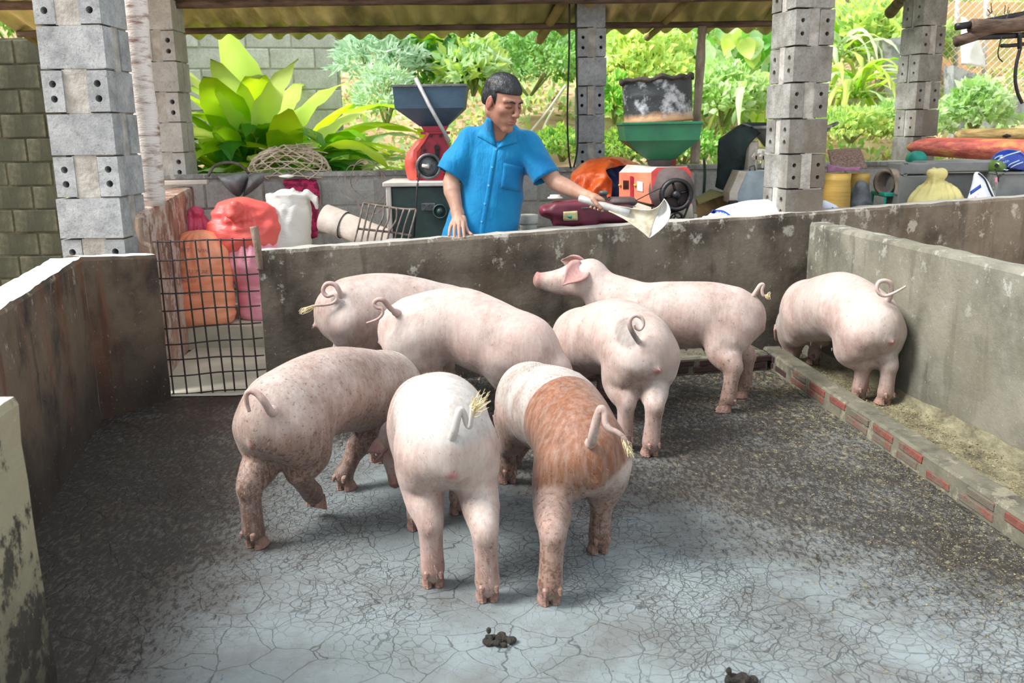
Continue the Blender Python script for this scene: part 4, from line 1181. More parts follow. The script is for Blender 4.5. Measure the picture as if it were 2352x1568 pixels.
for s in (-1, 1):   # eyebrows
    mb = MB().tube([hp(.0955, s*.014, .020), hp(.093, s*.030, .026), hp(.079, s*.050, .019)], [.0036, .0048, .0022], 6)
    mb.build('eyebrow', M_hair, man, True)
    mb = MB().tube([hp(.0905, s*.018, .0015), hp(.0915, s*.030, -.0035), hp(.0855, s*.045, -.003)], [.0009, .0017, .0011], 6); mb.build('eyelash', M_hair, man, True)
# shirt
FS = Field((Yp(990, 500, 5.0).x, 4.78, .60), (Yp(1300, 400, 5.0).x, 5.32, 1.48), .0062)
sleeves = []
for sh, en, r0, r1 in ((Yp(1080, 328, 5.03), Yp(1031, 402, 4.99), .078, .083), (Yp(1208, 335, 5.03), Yp(1254, 410, 4.95), .080, .080)):
    ax = (en-sh).normalized(); FS.cone(sh, en+ax*.05, r0, r1, .035)
    FS.slab(en+ax*.15, (.30, .34, .34), axes(ax, (0, -1, .2)), .004, 0, True)
    FS.cone(en-ax*.045, en+ax*.10, r1-.017, r1-.007, 0, True); sleeves.append((en, ax, r1))
FS.loft([Yp(1098, 620, 5.04), Yp(1102, 545, 5.04), Yp(1120, 480, 5.04), Yp(1131, 420, 5.04), Yp(1140, 365, 5.045), Yp(1146, 332, 5.05), Yp(1150, 308, 5.05), Yp(1151, 294, 5.05)],
        [(.215, .150), (.203, .148), (.178, .142), (.170, .140), (.180, .135), (.165, .110), (.085, .085), (.068, .075)], Vector((1, 0, 0)), k=.03)
FS.cone(neckb+Vector((0, .0, -.06)), neckb+Vector((-.01, -.02, .2)), .060, .080, .004, True)
# open neck
a_ = Yp(1139, 338, 4.92); FS.cone(a_, Yp(1152, 296, 4.90), .006, .040, .006, True)
V, Q = FS.mesh(2)
me = bpy.data.meshes.new('shirt'); me.from_pydata((V-np.array(man.location)).tolist(), [], Q); me.update()
co = np.empty(len(V)*3, np.float32); me.vertices.foreach_get('co', co); co = co.reshape(-1, 3)
no = np.empty(len(V)*3, np.float32); me.vertices.foreach_get('normal', no); no = no.reshape(-1, 3)
for i in range(len(V)):
    p = Vector(V[i]); q = Vector((p.x*4.2+p.z*3.0, p.y*4, p.z*1.8-p.x*2.2)); q2 = Vector((p.x*9-p.z*5, p.y*8, p.z*5+p.x*4))
    f = 1-2*abs(noise.noise(q)); f2 = 1-2*abs(noise.noise(q2))
    q3 = Vector((p.x*2.4+p.z*2.8, p.y*2, p.z*1.2-p.x*1.5)); co[i] += no[i]*(.013*f+.004*f2+.012*noise.noise(q3)-.006)
me.vertices.foreach_set('co', co.ravel()); me.polygons.foreach_set('use_smooth', [True]*len(me.polygons)); me.update()
me.materials.append(M_shirt); shirt = bpy.data.objects.new('shirt', me); put(shirt, man)
wv = [Vector(c)+man.location for c in co.tolist()]
bv = BVHTree.FromPolygons(wv, [tuple(int(i) for i in q) for q in Q])
nk_ = MB().tube([neckb-Vector((0, 0, .10)), neckb, hp(-.030, 0, -.055)], [.082, .078, .074], 20); bb = BVHTree.FromPolygons(nk_.v, nk_.f)
CAM = Vector((0, 0, CAMH))
def hit(px, py, trees=(bv,), dflt=4.9):
    d = Vector(ray(px, py)).normalized(); best = None
    for t_ in trees:
        h_ = t_.ray_cast(CAM, d)
        if h_[0] is not None and (best is None or h_[3] < best[1]): best = (h_[0], h_[3])
    return (best[0], d) if best else (Yp(px, py, dflt), d)
def patch(name, corners, n, m, off, mat, parent, trees=(bv,), th=.003, edge=.0):
    """quad patch draped on the shirt: corners tl,tr,br,bl in sight lines"""
    vs = []
    for j in range(m+1):
        for i in range(n+1):
            u, v = i/n, j/m
            px = (corners[0][0]*(1-u)+corners[1][0]*u)*(1-v)+(corners[3][0]*(1-u)+corners[2][0]*u)*v
            py = (corners[0][1]*(1-u)+corners[1][1]*u)*(1-v)+(corners[3][1]*(1-u)+corners[2][1]*u)*v
            p, d = hit(px, py, trees); vs.append(p-d*off)
    fs = [(j*(n+1)+i, j*(n+1)+i+1, (j+1)*(n+1)+i+1, (j+1)*(n+1)+i) for j in range(m) for i in range(n)]
    o = mesh_obj(name, vs, fs, mat, parent, True); md = o.modifiers.new('t', 'SOLIDIFY'); md.thickness = th; md.offset = 0
    return o
patch('placket', [(1133, 338), (1142, 342), (1107, 560), (1096, 560)], 2, 26, .0022, M_shirt, man)
patch('pocket', [(1157, 374), (1204, 384), (1194, 440), (1150, 432)], 6, 7, .004, M_shirt, man)
patch('collar', [(1121, 266), (1129, 272), (1139, 336), (1095, 311)], 4, 6, .007, M_shirt, man, (bv, bb), .004)
patch('collar', [(1172, 300), (1184, 297), (1188, 327), (1140, 341)], 4, 6, .007, M_shirt, man, (bv, bb), .004)
for (px, py) in ((1139, 343), (1130, 384), (1122, 426), (1113, 468), (1106, 509)):
    p, d = hit(px, py); mb = MB().lathe([(0, .0015), (.0028, .001), (.0036, .0022), (.0052, .002), (.0056, 0), (.0052, -.001)], p-d*.005, 12, axes((1, 0, 0), -d), cap=True)
    mb.build('button', M_button, man, True)
# trousers and shoes behind the wall
FT = Field((-.42, 4.82, -.02), (.06, 5.30, .84), .012)
hx = Yp(1102, 560, 5.05).x
FT.ell((hx, 5.05, .74), (.17, .125, .14), None, .03)
for s in (-1, 1):
    FT.chain([Vector((hx+s*.08, 5.05, .70)), Vector((hx+s*.10, 5.03, .40)), Vector((hx+s*.11, 5.07, .07))], [.105, .075, .062], .03)
V, Q = FT.mesh(2); mesh_obj('trousers', V.tolist(), [tuple(int(i) for i in q) for q in Q], M_trouser, man, True)
for s in (-1, 1):
    c = Vector((hx+s*.11, 5.0, 0)); FF = Field((c.x-.08, 4.82, -.01), (c.x+.08, 5.16, .13), .008)
    FF.ell(c+Vector((0, -.06, .035)), (.045, .10, .032), None, .02); FF.ell(c+Vector((0, .06, .045)), (.04, .06, .045), None, .03); FF.slab(c+Vector((0, 0, -.02)), (.3, .5, .05), None, .001, 0, True)
    V, Q = FF.mesh(2); mesh_obj('sandal', V.tolist(), [tuple(int(i) for i in q) for q in Q], simple('rubber_brown', (84, 70, 60), (60, 50, 44), 9, .8), man, True)

# ------------------------------------------------------------ feed scoop held by the farmer
M_scoop = simple('scoop_metal', (206, 208, 208), (166, 164, 156), 6, .42, .25, metal=.25)
M_scoopin = simple('meal_dust', (202, 196, 178), (164, 152, 126), 16, .85, .4)
sc = empty('feed_scoop', (HA1.x, HA1.y, HA1.z), 'pale metal feed scoop with powdery blade held over the wall', 'scoop')
hdl = MB().tube([HA0-hd_*.005, HA0, HA0+hd_*.06, HA0+hd_*.2, HA1+hd_*.03], [.008, .0185, .0195, .021, .024], 14); hdl.build('handle', M_scoop, sc, True)
def surf(name, rows, mat, parent, th=.004):
    n = len(rows[0]); vs = [p for r in rows for p in r]
    fs = [(j*n+i, j*n+i+1, (j+1)*n+i+1, (j+1)*n+i) for j in range(len(rows)-1) for i in range(n-1)]
    o = mesh_obj(name, vs, fs, mat, parent, True); md = o.modifiers.new('t', 'SOLIDIFY'); md.thickness = th; md.offset = 0; return o
# trough: from neck to mouth; each row runs upper edge -> back -> lower edge
def arc(a, m_, b, n=12): return [(a*(1-t)**2+m_*2*t*(1-t)+b*t*t) for t in [i/n for i in range(n+1)]]
up_ = catmull([Yp(1405, 470, 4.72), Yp(1450, 478, 4.70), Yp(1490, 482, 4.69), Yp(1512, 474, 4.68), Yp(1526, 457, 4.68)], 4)
lo_ = catmull([Yp(1398, 485, 4.70), Yp(1432, 502, 4.66), Yp(1458, 520, 4.62), Yp(1478, 535, 4.60), Yp(1491, 547, 4.59)], 4)
rows = []
for i, (u, l) in enumerate(zip(up_, lo_)):
    t = i/(len(up_)-1); m_ = (u+l)/2+Vector((.012*t, .03+.10*t, -.0)); rows.append(arc(u, m_, l))
surf('blade', rows, M_scoopin, sc)
e0 = rows[-1]; rows2 = [e0]
out = arc(up_[-1], Yp(1566, 500, 4.66), lo_[-1])
for q in (.25, .5, .75, 1.0):
    rows2.append([a*(1-q)+b*q+Vector((0, .02*math.sin(q*PI), 0)) for a, b in zip(e0, out)])
surf('rim', rows2, M_scoop, sc)
# ------------------------------------------------------------ gate
M_wire = simple('dark_wire', (74, 66, 62), (48, 42, 40), 30, .6, .3, metal=.3)
M_stick = simple('dry_stick', (150, 130, 112), (96, 78, 64), 12, .85, .7, stretch=(1, 1, .4))
gate = empty('mesh_gate', Yp(480, 895, 4.53), 'square wire mesh gate closing the gap in the pen wall', 'gate'); gate.location.z = 0
vt = [(361, 552), (390.5, 551), (421, 551), (448, 550), (476, 549), (506, 548), (533, 547), (559, 547)]
vb = [(399, 905), (430, 905), (463, 903), (489, 899), (517, 897), (539, 894), (567, 891), (594, 888)]
hl = [(350, 555), (353, 599), (356, 640), (361, 674), (365, 715), (373, 755), (378, 792), (384, 826), (390, 864), (395, 905)]
hr = [(590, 549), (592, 588), (594, 628), (596, 667), (598, 701), (600, 740), (604, 775), (607, 815), (611, 847), (614, 890)]
gy = lambda px: 4.50+(px-350)/250*.05
kn_ = MB()
for (a, b) in zip(vt, vb):
    P = [Yp(a[0]+(b[0]-a[0])*t, a[1]+(b[1]-a[1])*t, gy(a[0])) for t in (0, .25, .5, .75, 1)]
    for p in P: p.z = max(p.z, .003)
    MB().tube(P, .0045, 6).build('wire', M_wire, gate)
    for (l, r) in zip(hl, hr):
        t = (a[0]-350)/240; yy = l[1]+(r[1]-l[1])*t; q = (yy-a[1])/(b[1]-a[1]); xx = a[0]+(b[0]-a[0])*q
        if 0 <= q <= 1.01: kn_.lathe([(0, -.007), (.0075, 0), (0, .007)], Yp(xx, yy, gy(xx)), 5, cap=False)
for (l, r) in zip(hl, hr):
    MB().tube([Yp(l[0]+(r[0]-l[0])*t, l[1]+(r[1]-l[1])*t+1.2*math.sin(t*9), gy(l[0]+(r[0]-l[0])*t)) for t in [i/8 for i in range(9)]], .004, 6).build('wire', M_wire, gate)
kn_.build('knot', M_wire, gate)['kind'] = 'stuff'
o = MB().tube(catmull([Yp(318, 500, 4.56), Yp(320, 530, 4.55), Yp(330, 556, 4.545), Yp(348, 570, 4.54), Yp(352, 600, 4.53)], 6), lerpl([.022, .019, .016, .013, .010], 6), 10).build('gate_stick', M_stick, None, True, loc=Yp(318, 500, 4.56)); tag(o, 'crooked forked stick tying the left side of the mesh gate', 'stick')
o = MB().tube(catmull([Yp(583, 520, 4.50), Yp(588, 548, 4.495), Yp(594, 585, 4.49), Yp(598, 620, 4.485)], 5), lerpl([.021, .020, .018, .015], 5), 10).build('gate_stick', M_stick, None, True, loc=Yp(583, 520, 4.5)); tag(o, 'short broken stick at the right end of the mesh gate', 'stick')

# ------------------------------------------------------------ helpers for store clutter
def field_obj(F, name, m, parent=None, smooth=2, disp=None, loc=None):
    V, Q = F.mesh(smooth)
    if disp:
        c = V.mean(0); me = bpy.data.meshes.new('x'); me.from_pydata(V.tolist(), [], Q); me.update()
        no = np.empty(len(V)*3, np.float32); me.vertices.foreach_get('normal', no); no = no.reshape(-1, 3); bpy.data.meshes.remove(me)
        for i in range(len(V)): V[i] += no[i]*disp(Vector(V[i]))
    return mesh_obj(name, V.tolist(), [tuple(int(i) for i in q) for q in Q], m, parent, True, loc), V, Q
def folds(cx, cy, z1, n=15, amp=.008, base=.003, fall=.12):
    """pleats gathering at the knot height z1, creases elsewhere"""
    def f(p):
        a = math.atan2(p.y-cy, p.x-cx); g = math.exp(-((p.z-z1)/fall)**2)
        return amp*g*math.sin(a*n+5*noise.noise(p*5))+base*(1-2*abs(noise.noise(Vector((p.x*5, p.y*5, p.z*16)))))*1.2
    return f
def plastic(name, c, c2=None, rough=.42):
    t = NT(name); c = lin(c); c2 = lin(c2) if c2 else tuple(x*.8 for x in c)
    col = t.ramp(t.noise(5, 4, .6), [(.3, c2), (.7, c)])
    weave = t.noise(30, 3, .6, t.map((1, 1, 5)))
    return t.done(col, rough, t.math('ADD', weave, t.noise(9, 5, .6)), .3, .01, Subsurface_Weight=.15, Subsurface_Radius=(.03, .02, .02), Subsurface_Scale=.6)
def project_text(txt, curve, size, bvh, m, parent, off=.003, name='lettering', flip=1):
    """flat lettering mapped along a sight-line curve and laid on the surface below it"""
    cu = bpy.data.curves.new('t', 'FONT'); cu.body = txt; cu.size = 1; cu.resolution_u = 1
    to = bpy.data.objects.new('t', cu); COL.objects.link(to); bpy.context.view_layer.update()
    me = bpy.data.meshes.new_from_object(to); bpy.data.objects.remove(to)
    xs = [v.co.x for v in me.vertices]; W = max(xs)-min(xs); x0 = min(xs)
    C_ = [Vector((a, b, 0)) for a, b in curve]; C_ = catmull(C_, 8)
    vs = []
    for v in me.vertices:
        t = (v.co.x-x0)/W*(len(C_)-1); i = min(int(t), len(C_)-2); f = t-i
        p = C_[i]*(1-f)+C_[i+1]*f; d = (C_[i+1]-C_[i]).normalized(); nr = Vector((d.y, -d.x, 0))*flip
        q = p+nr*(v.co.y*size)
        dr = Vector(ray(q.x, q.y)).normalized(); h_ = bvh.ray_cast(CAM, dr)
        if h_[0] is None: h_ = (Yp(q.x, q.y, vs[-1].y if vs else 5.3), )
        vs.append(h_[0]-dr*off)
    fs = [tuple(p.vertices) for p in me.polygons]
    o = mesh_obj(name, vs, fs, m, parent); bpy.data.meshes.remove(me); return o
def drape(name, pxgrid, bvh, m, parent, off=.003, dflt=5.5):
    rows = []
    for r in pxgrid:
        row = []
        for (px, py) in r:
            dr = Vector(ray(px, py)).normalized(); h_ = bvh.ray_cast(CAM, dr) if bvh else (None,)
            row.append((h_[0] if h_[0] is not None else Yp(px, py, dflt))-dr*off)
        rows.append(row)
    return surf(name, rows, m, parent, .002)
def quadgrid(a, b, c, d, n=6, m=4):
    return [[((a[0]*(1-u)+b[0]*u)*(1-v)+(d[0]*(1-u)+c[0]*u)*v, (a[1]*(1-u)+b[1]*u)*(1-v)+(d[1]*(1-u)+c[1]*u)*v) for u in [i/n for i in range(n+1)]] for v in [j/m for j in range(m+1)]]
def bvh_of(V, Q): return BVHTree.FromPolygons([Vector(v) for v in V.tolist()], [tuple(int(i) for i in q) for q in Q])

# ------------------------------------------------------------ sacks behind the gate
M_sor = plastic('orange_plastic', (252, 178, 140), (246, 142, 102)); M_spk = plastic('pink_plastic', (250, 184, 198), (242, 152, 174))
M_sco = plastic('coral_plastic', (246, 120, 108), (238, 92, 88)); M_smg = plastic('magenta_plastic', (228, 100, 136), (200, 66, 108))
M_swh = plastic('white_sack', (244, 242, 236), (226, 224, 216), .6); M_sye = plastic('yellow_sack', (226, 216, 150), (206, 194, 122), .6)
M_swb = plastic('printed_white_sack', (238, 242, 250), (220, 226, 240), .5)
M_ink = simple('grey_ink', (160, 120, 130), (170, 130, 130), 4, .7, 0); M_red = simple('red_ink', (222, 70, 110), (210, 60, 100), 4, .7, 0)
M_blue = simple('blue_print', (40, 78, 176), (30, 60, 150), 4, .6, 0); M_whiteink = simple('white_ink', (245, 245, 250), (240, 240, 245), 4, .6, 0)
def body_sack(label, m, P, RS, knot=None, res=.012, disp=None, grp=None, kr=.05, side=(1, 0, 0)):
    lo = [min(p[i] for p in P)-max(max(r) for r in RS)-.03 for i in range(3)]; hi = [max(p[i] for p in P)+max(max(r) for r in RS)+.12 for i in range(3)]
    if knot is not None: lo = [min(lo[i], knot[i]-.15) for i in range(3)]; hi = [max(hi[i], knot[i]+.15) for i in range(3)]
    F = Field(lo, hi, res); F.loft(P, RS, Vector(side), k=.04, sub=5)
    if knot is not None:
        k_ = Vector(knot); F.cone(P[-1], k_, RS[-1][0]*.5, kr*.6, .05); r2 = random.Random(len(label))
        for i in range(6):
            d = Vector((r2.uniform(-1, 1), r2.uniform(-1, 1), r2.uniform(-.2, 1))).normalized()
            F.ell(k_+d*kr*.55, (kr*.65, kr*.42, kr*.5), axes(d), .012)
    base = Vector((P[0].x, P[0].y, max(0, P[0].z-RS[0][1])))
    return F, base
def mk_sack(name, label, m, P, RS, knot=None, res=.012, n=15, amp=.008, base_amp=.003, fall=.12, kr=.05, group=None, side=(1, 0, 0), zk=None, zc=None):
    F, b = body_sack(label, m, P, RS, knot, res, kr=kr, side=side)
    if zc is not None: F.slab((P[0].x, P[0].y, zc-.25), (1.2, 1.2, .5), None, .001, .03, True); b.z = zc
    z1 = zk if zk is not None else (knot[2]-kr if knot is not None else P[-1].z)
    o, V, Q = field_obj(F, name, m, None, 2, folds(P[-1].x, P[-1].y, z1, n, amp, base_amp, fall), loc=b)
    tag(o, label, 'sack', group); return o, bvh_of(V, Q)
y_ = 5.78
so_, bo_ = mk_sack('feed_sack', 'bulging orange plastic sack with faint print standing behind the mesh gate', M_sor,
    [Yp(462, 735, y_-.1), Yp(462, 715, y_-.1), Yp(463, 650, y_-.1), Yp(459, 590, y_-.1), Yp(459, 560, y_-.1)], [(.20, .13), (.215, .15), (.195, .14), (.18, .13), (.13, .09)], None, n=12, amp=.006, base_amp=.007, zc=.142)
for txt, cv, sz in (('T   EUT   VIN', [(400, 577), (430, 578), (478, 580)], 12), ('TIR  SU 7  AK', [(403, 626), (440, 628), (478, 628)], 12), ('AI ING SUT', [(406, 648), (430, 649), (450, 650)], 10), ('EUCICONG', [(404, 676), (432, 677), (464, 676)], 11)):
    project_text(txt, cv, sz, bo_, M_ink, so_)
mk_sack('feed_sack', 'pale pink sack standing behind the right side of the mesh gate', M_spk,
    [Yp(605, 735, y_+.05), Yp(604, 720, y_+.05), Yp(596, 650, y_+.05), Yp(575, 590, y_+.02), Yp(568, 560, y_+.02)], [(.15, .12), (.155, .12), (.14, .11), (.185, .13), (.13, .10)], None, n=14, amp=.008, base_amp=.008, zc=.142)
mk_sack('feed_sack', 'coral red sack with a big knot lying on top of the others', M_sco,
    [Yp(520, 545, y_+.02), Yp(560, 525, y_+.04), Yp(565, 500, y_+.05), Yp(560, 486, y_+.03)], [(.13, .12), (.215, .14), (.225, .09), (.15, .05)], Yp(538, 488, y_-.12), n=13, amp=.009, fall=.05, kr=.058, base_amp=.012)
mk_sack('feed_sack', 'magenta sack with a twisted knot left of the coral one', M_smg,
    [Yp(440, 600, y_+.28), Yp(440, 560, y_+.26), Yp(437, 530, y_+.24), Yp(440, 516, y_+.22)], [(.16, .14), (.165, .14), (.14, .12), (.07, .06)], Yp(447, 494, y_+.2), n=13, amp=.010, kr=.052, base_amp=.007)
mk_sack('feed_sack', 'rose pink sack bulging beside the wall edge under the coral one', M_spk,
    [Yp(625, 620, y_+.12), Yp(622, 575, y_+.12), Yp(615, 548, y_+.12), Yp(612, 538, y_+.12)], [(.13, .12), (.13, .12), (.10, .10), (.05, .05)], None, n=11, amp=.006)
y2 = 5.95
sw_, bw_ = mk_sack('feed_sack', 'upright white woven sack with its mouth folded over', M_swh,
    [Yp(660, 640, y2), Yp(660, 560, y2), Yp(660, 520, y2), Yp(661, 500, y2), Yp(662, 484, y2)], [(.15, .14), (.155, .145), (.150, .14), (.148, .14), (.145, .138)], None, n=9, amp=.004, base_amp=.005)
FW = Field(Yp(606, 490, y2-.2)-Vector((.02, .02, .02)), Yp(740, 415, y2+.2)+Vector((.02, .02, .05)), .011)
for i in range(10):
    a = i/10*2*PI; b = (i+1)/10*2*PI; c0 = Yp(662, 445, y2)
    FW.cone(c0+Vector((.135*math.cos(a), .125*math.sin(a), .012*math.sin(a*3))), c0+Vector((.135*math.cos(b), .125*math.sin(b), .012*math.sin(b*3))), .017, .017, .01)
FW.loft([Yp(661, 490, y2), Yp(662, 447, y2)], [(.148, .138), (.140, .130)], Vector((1, 0, 0)), k=.01)
FW.slab(Yp(662, 425, y2), (.5, .5, .10), None, .002, 0, True); FW.ell(Yp(662, 440, y2), (.118, .108, .05), None, .01, True)
FW.cone(Yp(672, 440, y2-.02), Yp(675, 432, y2-.02), .03, .008, .02)
FW.cone(Yp(705, 442, y2-.06), Yp(728, 462, y2-.05), .024, .022, .02); FW.cone(Yp(728, 462, y2-.05), Yp(727, 478, y2-.05), .022, .014, .02)
o, _, _ = field_obj(FW, 'folded_mouth', M_swh, sw_, 1, lambda p: .004*noise.noise(p*22))
# ------------------------------------------------------------ cloths
def cloth(name, label, grid, m, cat='cloth', amp=.012, freq=9, th=.004, sub=5):
    """grid of 3d control points (rows), smoothed and wrinkled"""
    rows = [catmull(r, sub) for r in grid]; cols = list(zip(*rows)); cols = [catmull(list(c), sub) for c in cols]
    rows = [[c[j] for c in cols] for j in range(len(cols[0]))]
    rows = [[p+Vector((0, -1, .25))*(amp*(1-2*abs(noise.noise(Vector((p.x*freq, p.y*freq, p.z*freq*.6)))))+amp*.5*noise.noise(p*freq*2.6)) for p in r] for r in rows]
    o = surf(name, rows, m, None, th); b = rows[-1][len(rows[0])//2]
    for v in o.data.vertices: v.co -= b
    o.location = b; tag(o, label, cat); return o
M_floral = simple('maroon_floral', (196, 44, 98), (120, 20, 60), 26, .8, .3, lo=.45, hi=.55)
cloth('floral_cloth', 'maroon floral cloth hanging over the far low wall behind the white sack',
      [[Yp(655, 414, 6.62), Yp(690, 412, 6.63), Yp(725, 412, 6.62)], [Yp(653, 414, 6.42), Yp(690, 413, 6.42), Yp(728, 416, 6.42)], [Yp(656, 430, 6.36), Yp(692, 440, 6.36), Yp(735, 440, 6.36)], [Yp(705, 480, 6.34), Yp(715, 490, 6.34), Yp(732, 478, 6.34)], [Yp(708, 545, 6.33), Yp(718, 548, 6.33), Yp(730, 545, 6.33)]], M_floral)
M_greyrub = simple('grey_rubber', (146, 148, 150), (98, 100, 104), 9, .7, .3)
for lab, P, sx in (('left grey leaf shaped plough share hung on the far low wall', [(500, 404), (545, 396), (568, 398), (566, 425), (548, 452), (520, 432)], 0), ('right grey leaf shaped plough share hung beside its twin', [(572, 402), (590, 396), (607, 400), (600, 422), (560, 452), (563, 430)], .02)):
    c = Vector((sum(p[0] for p in P)/6, sum(p[1] for p in P)/6, 0)); vs = [Yp(c.x, c.y, 6.18-.04)]; outer = []
    for i, p in enumerate(catmull([Vector((p[0], p[1], 0)) for p in P]+[Vector((P[0][0], P[0][1], 0))], 4)[:-1]): outer.append(Yp(p.x, p.y, 6.25+.03*math.sin(i*.5)))
    n = len(outer); mid = [(q+vs[0])/2+Vector((0, -.022, 0)) for q in outer]
    fs = [(0, 1+i, 1+(i+1) % n) for i in range(n)]+[(1+i, 1+n+i, 1+n+(i+1) % n, 1+(i+1) % n) for i in range(n)]
    o = mesh_obj('plough_share', vs+mid+outer, [f[::-1] for f in fs], M_greyrub, None, True, loc=vs[0]); md = o.modifiers.new('t', 'SOLIDIFY'); md.thickness = .012; tag(o, lab, 'plough share')
o = MB().tube(catmull([Yp(478, 405, 6.25), Yp(492, 382, 6.26), Yp(520, 373, 6.27), Yp(550, 378, 6.27), Yp(572, 398, 6.26)], 5), .010, 8).build('hoop', simple('dull_iron', (110, 104, 98), (70, 62, 56), 20, .7, .5), None, True, loc=Yp(520, 373, 6.27)); tag(o, 'curved iron hoop rising above the grey plough shares', 'hoop')
# plank on the low side wall
o = MB().bbox(Yp(370, 420, 6.2), (.62, .06, .03), .004, rotz(.10)).build('plank', simple('grey_plank', (214, 208, 200), (170, 160, 150), 6, .85, .4, stretch=(.4, 4, 4)), None, loc=Yp(370, 420, 6.2)); tag(o, 'weathered pale plank laid along the far wall corner', 'plank')

# ------------------------------------------------------------ woven basket on the wall
M_cane = simple('dry_cane', (238, 226, 206), (196, 176, 150), 14, .8, .4, stretch=(1, 1, 1))
bc_ = Yp(665, 412, 6.55); bk_ = empty('cane_basket', bc_, 'broken open weave cane basket upturned on the far low wall', 'basket')
def dome(u, v, R_=.30, H_=.21):   # u angle around, v 0 rim..1 top
    a = u; r = R_*math.cos(v*PI/2)**.8; return bc_+Vector((r*math.cos(a), r*.6*math.sin(a), H_*math.sin(v*PI/2)+.01+.012*math.sin(a*3)))
for k in range(5):
    v = .05+k*.15; MB().tube([dome(i/28*2*PI, v)*1 for i in range(29)], .010, 6, flat=.35).build('cane_strip', M_cane, bk_, True)
for fam in (1, -1):
    for k in range(13):
        u0 = k/13*2*PI; MB().tube([dome(u0+fam*t*1.5, t*.82)+Vector((0, 0, .003*fam)) for t in [i/10 for i in range(11)]], .0095, 6, flat=.35).build('cane_strip', M_cane, bk_, True)
r2 = random.Random(3)
for k in range(16):
    a = r2.uniform(0, 2*PI); p = dome(a, r2.uniform(.55, .95)); d = Vector((r2.uniform(-1, 1), r2.uniform(-.5, .3), r2.uniform(-.1, .25)))*.13
    MB().tube([p-d*.8, p+Vector((0, 0, .015)), p+d], .008, 5, flat=.4).build('cane_strip', M_cane, bk_, True)
for k in range(4):
    p = Yp(690+k*9, 345+k*8, 6.5); MB().tube([p, Yp(735+k*8, 385+k*5, 6.5), Yp(765+k*6, 412, 6.5)], .008, 5).build('cane_strip', M_cane, bk_, True)

# ------------------------------------------------------------ pipe, wire rack, wire coil
M_tile = simple('clay_grey', (196, 186, 176), (162, 150, 140), 7, .85, .3)
pa, pb, pm = Yp(745, 500, 5.75), Yp(900, 560, 5.6), Yp(790, 517, 5.71)
pr = empty('clay_pipe', pb, 'two part grey clay pipe leaning behind the wire rack', 'pipe')
ax_ = (pb-pa).normalized()
for a, b, r in ((pa, pm, .088), (pm, pb, .080)):
    mb = MB().tube([a, b], r, 24, cap=False); mb.tube([b, a], r-.014, 24, cap=False); n = 24
    mb.f += [(k, (k+1) % n, 3*n+(k+1) % n, 3*n+k)[::-1] for k in range(n)]
    mb.build('pipe_section', M_tile, pr, True)
M_rust = simple('rusty_wire', (176, 160, 150), (120, 100, 90), 20, .7, .3, metal=.2)
rk = empty('wire_rack', Yp(880, 560, 5.35), 'bent wire rack leaning in front of the green cabinet', 'rack')
yr = 5.38
for P in ([(835, 466), (862, 471), (895, 476), (925, 480), (956, 481)], [(822, 525), (860, 529), (905, 534), (945, 541)]):
    MB().tube(catmull([Yp(x, y, yr) for x, y in P], 4), .007, 6).build('wire', M_rust, rk, True)
for P in ([(835, 466), (822, 525), (812, 560)], [(848, 468), (836, 526), (828, 560)], [(864, 471), (853, 505), (848, 527), (842, 560)], [(881, 474), (880, 498), (866, 528), (858, 560)], [(895, 476), (892, 505), (880, 530), (874, 560)],
          [(911, 478), (910, 505), (894, 533), (888, 560)], [(928, 480), (918, 508), (910, 535), (906, 560)], [(942, 481), (932, 510), (925, 537), (920, 560)], [(956, 481), (948, 512), (940, 540), (936, 560)]):
    MB().tube(catmull([Yp(x, y, yr-.008) for x, y in P], 4), .0055, 6).build('wire', M_rust, rk, True)
cw_ = empty('wire_coil', Yp(845, 470, 6.1), 'loose coil of thin fencing wire against the far low wall', 'wire')
r2 = random.Random(9)
for k in range(5):
    cx, cy, rx_, ry_ = 850+r2.uniform(-22, 22), 425+r2.uniform(-30, 25), r2.uniform(40, 62), r2.uniform(35, 60); ph = r2.uniform(0, 6)
    MB().tube([Yp(cx+rx_*math.cos(a+ph), cy+ry_*math.sin(a+ph)*(.8+.2*math.sin(2*a)), 6.12+.05*math.sin(a+k)) for a in [i/30*5.6 for i in range(31)]], .0028, 4).build('wire', M_rust, cw_)

# ------------------------------------------------------------ mill 1: green cabinet, red mill, blue hopper
M_cab = simple('dark_green_paint', (62, 84, 78), (44, 60, 56), 5, .5, .15); M_cabside = simple('dusty_cream', (222, 214, 206), (190, 180, 168), 5, .7, .2)
M_redp = simple('red_paint', (188, 44, 62), (130, 28, 46), 7, .45, .25); M_redlight = simple('orange_red_paint', (234, 110, 90), (206, 66, 60), 4, .5, .2)
M_hopb = simple('slate_blue_paint', (62, 92, 112), (48, 70, 88), 5, .5, .2); M_iron = simple('grey_iron', (118, 122, 122), (70, 72, 72), 12, .5, .4, metal=.4)
M_black = simple('black_iron', (44, 44, 46), (24, 24, 26), 10, .45, .3, metal=.3); M_belt = simple('black_belt', (40, 38, 38), (28, 26, 26), 10, .6, .1)
def plate(name, P, th, m, parent):
    """flat plate through sight-line polygon P=[(px,py,y)], thickness backwards"""
    return MB().prism([Yp(*p) for p in P], (0, th, 0)).build(name, m, parent)
mc = empty('feed_cabinet', Vector((Yp(950, 540, 5.6).x, 5.7, .0)), 'dark green cabinet with cream edges carrying the red mill', 'cabinet')
FL_ = Yp(897, 428, 5.48); FR_ = Yp(1052, 420, 5.48); wz = FL_.z
mb = MB().bbox(((FL_.x+FR_.x)/2, 5.48+.22, wz/2), (FR_.x-FL_.x, .42, wz-.01), .006); mb.build('cabinet_body', M_cab, mc)
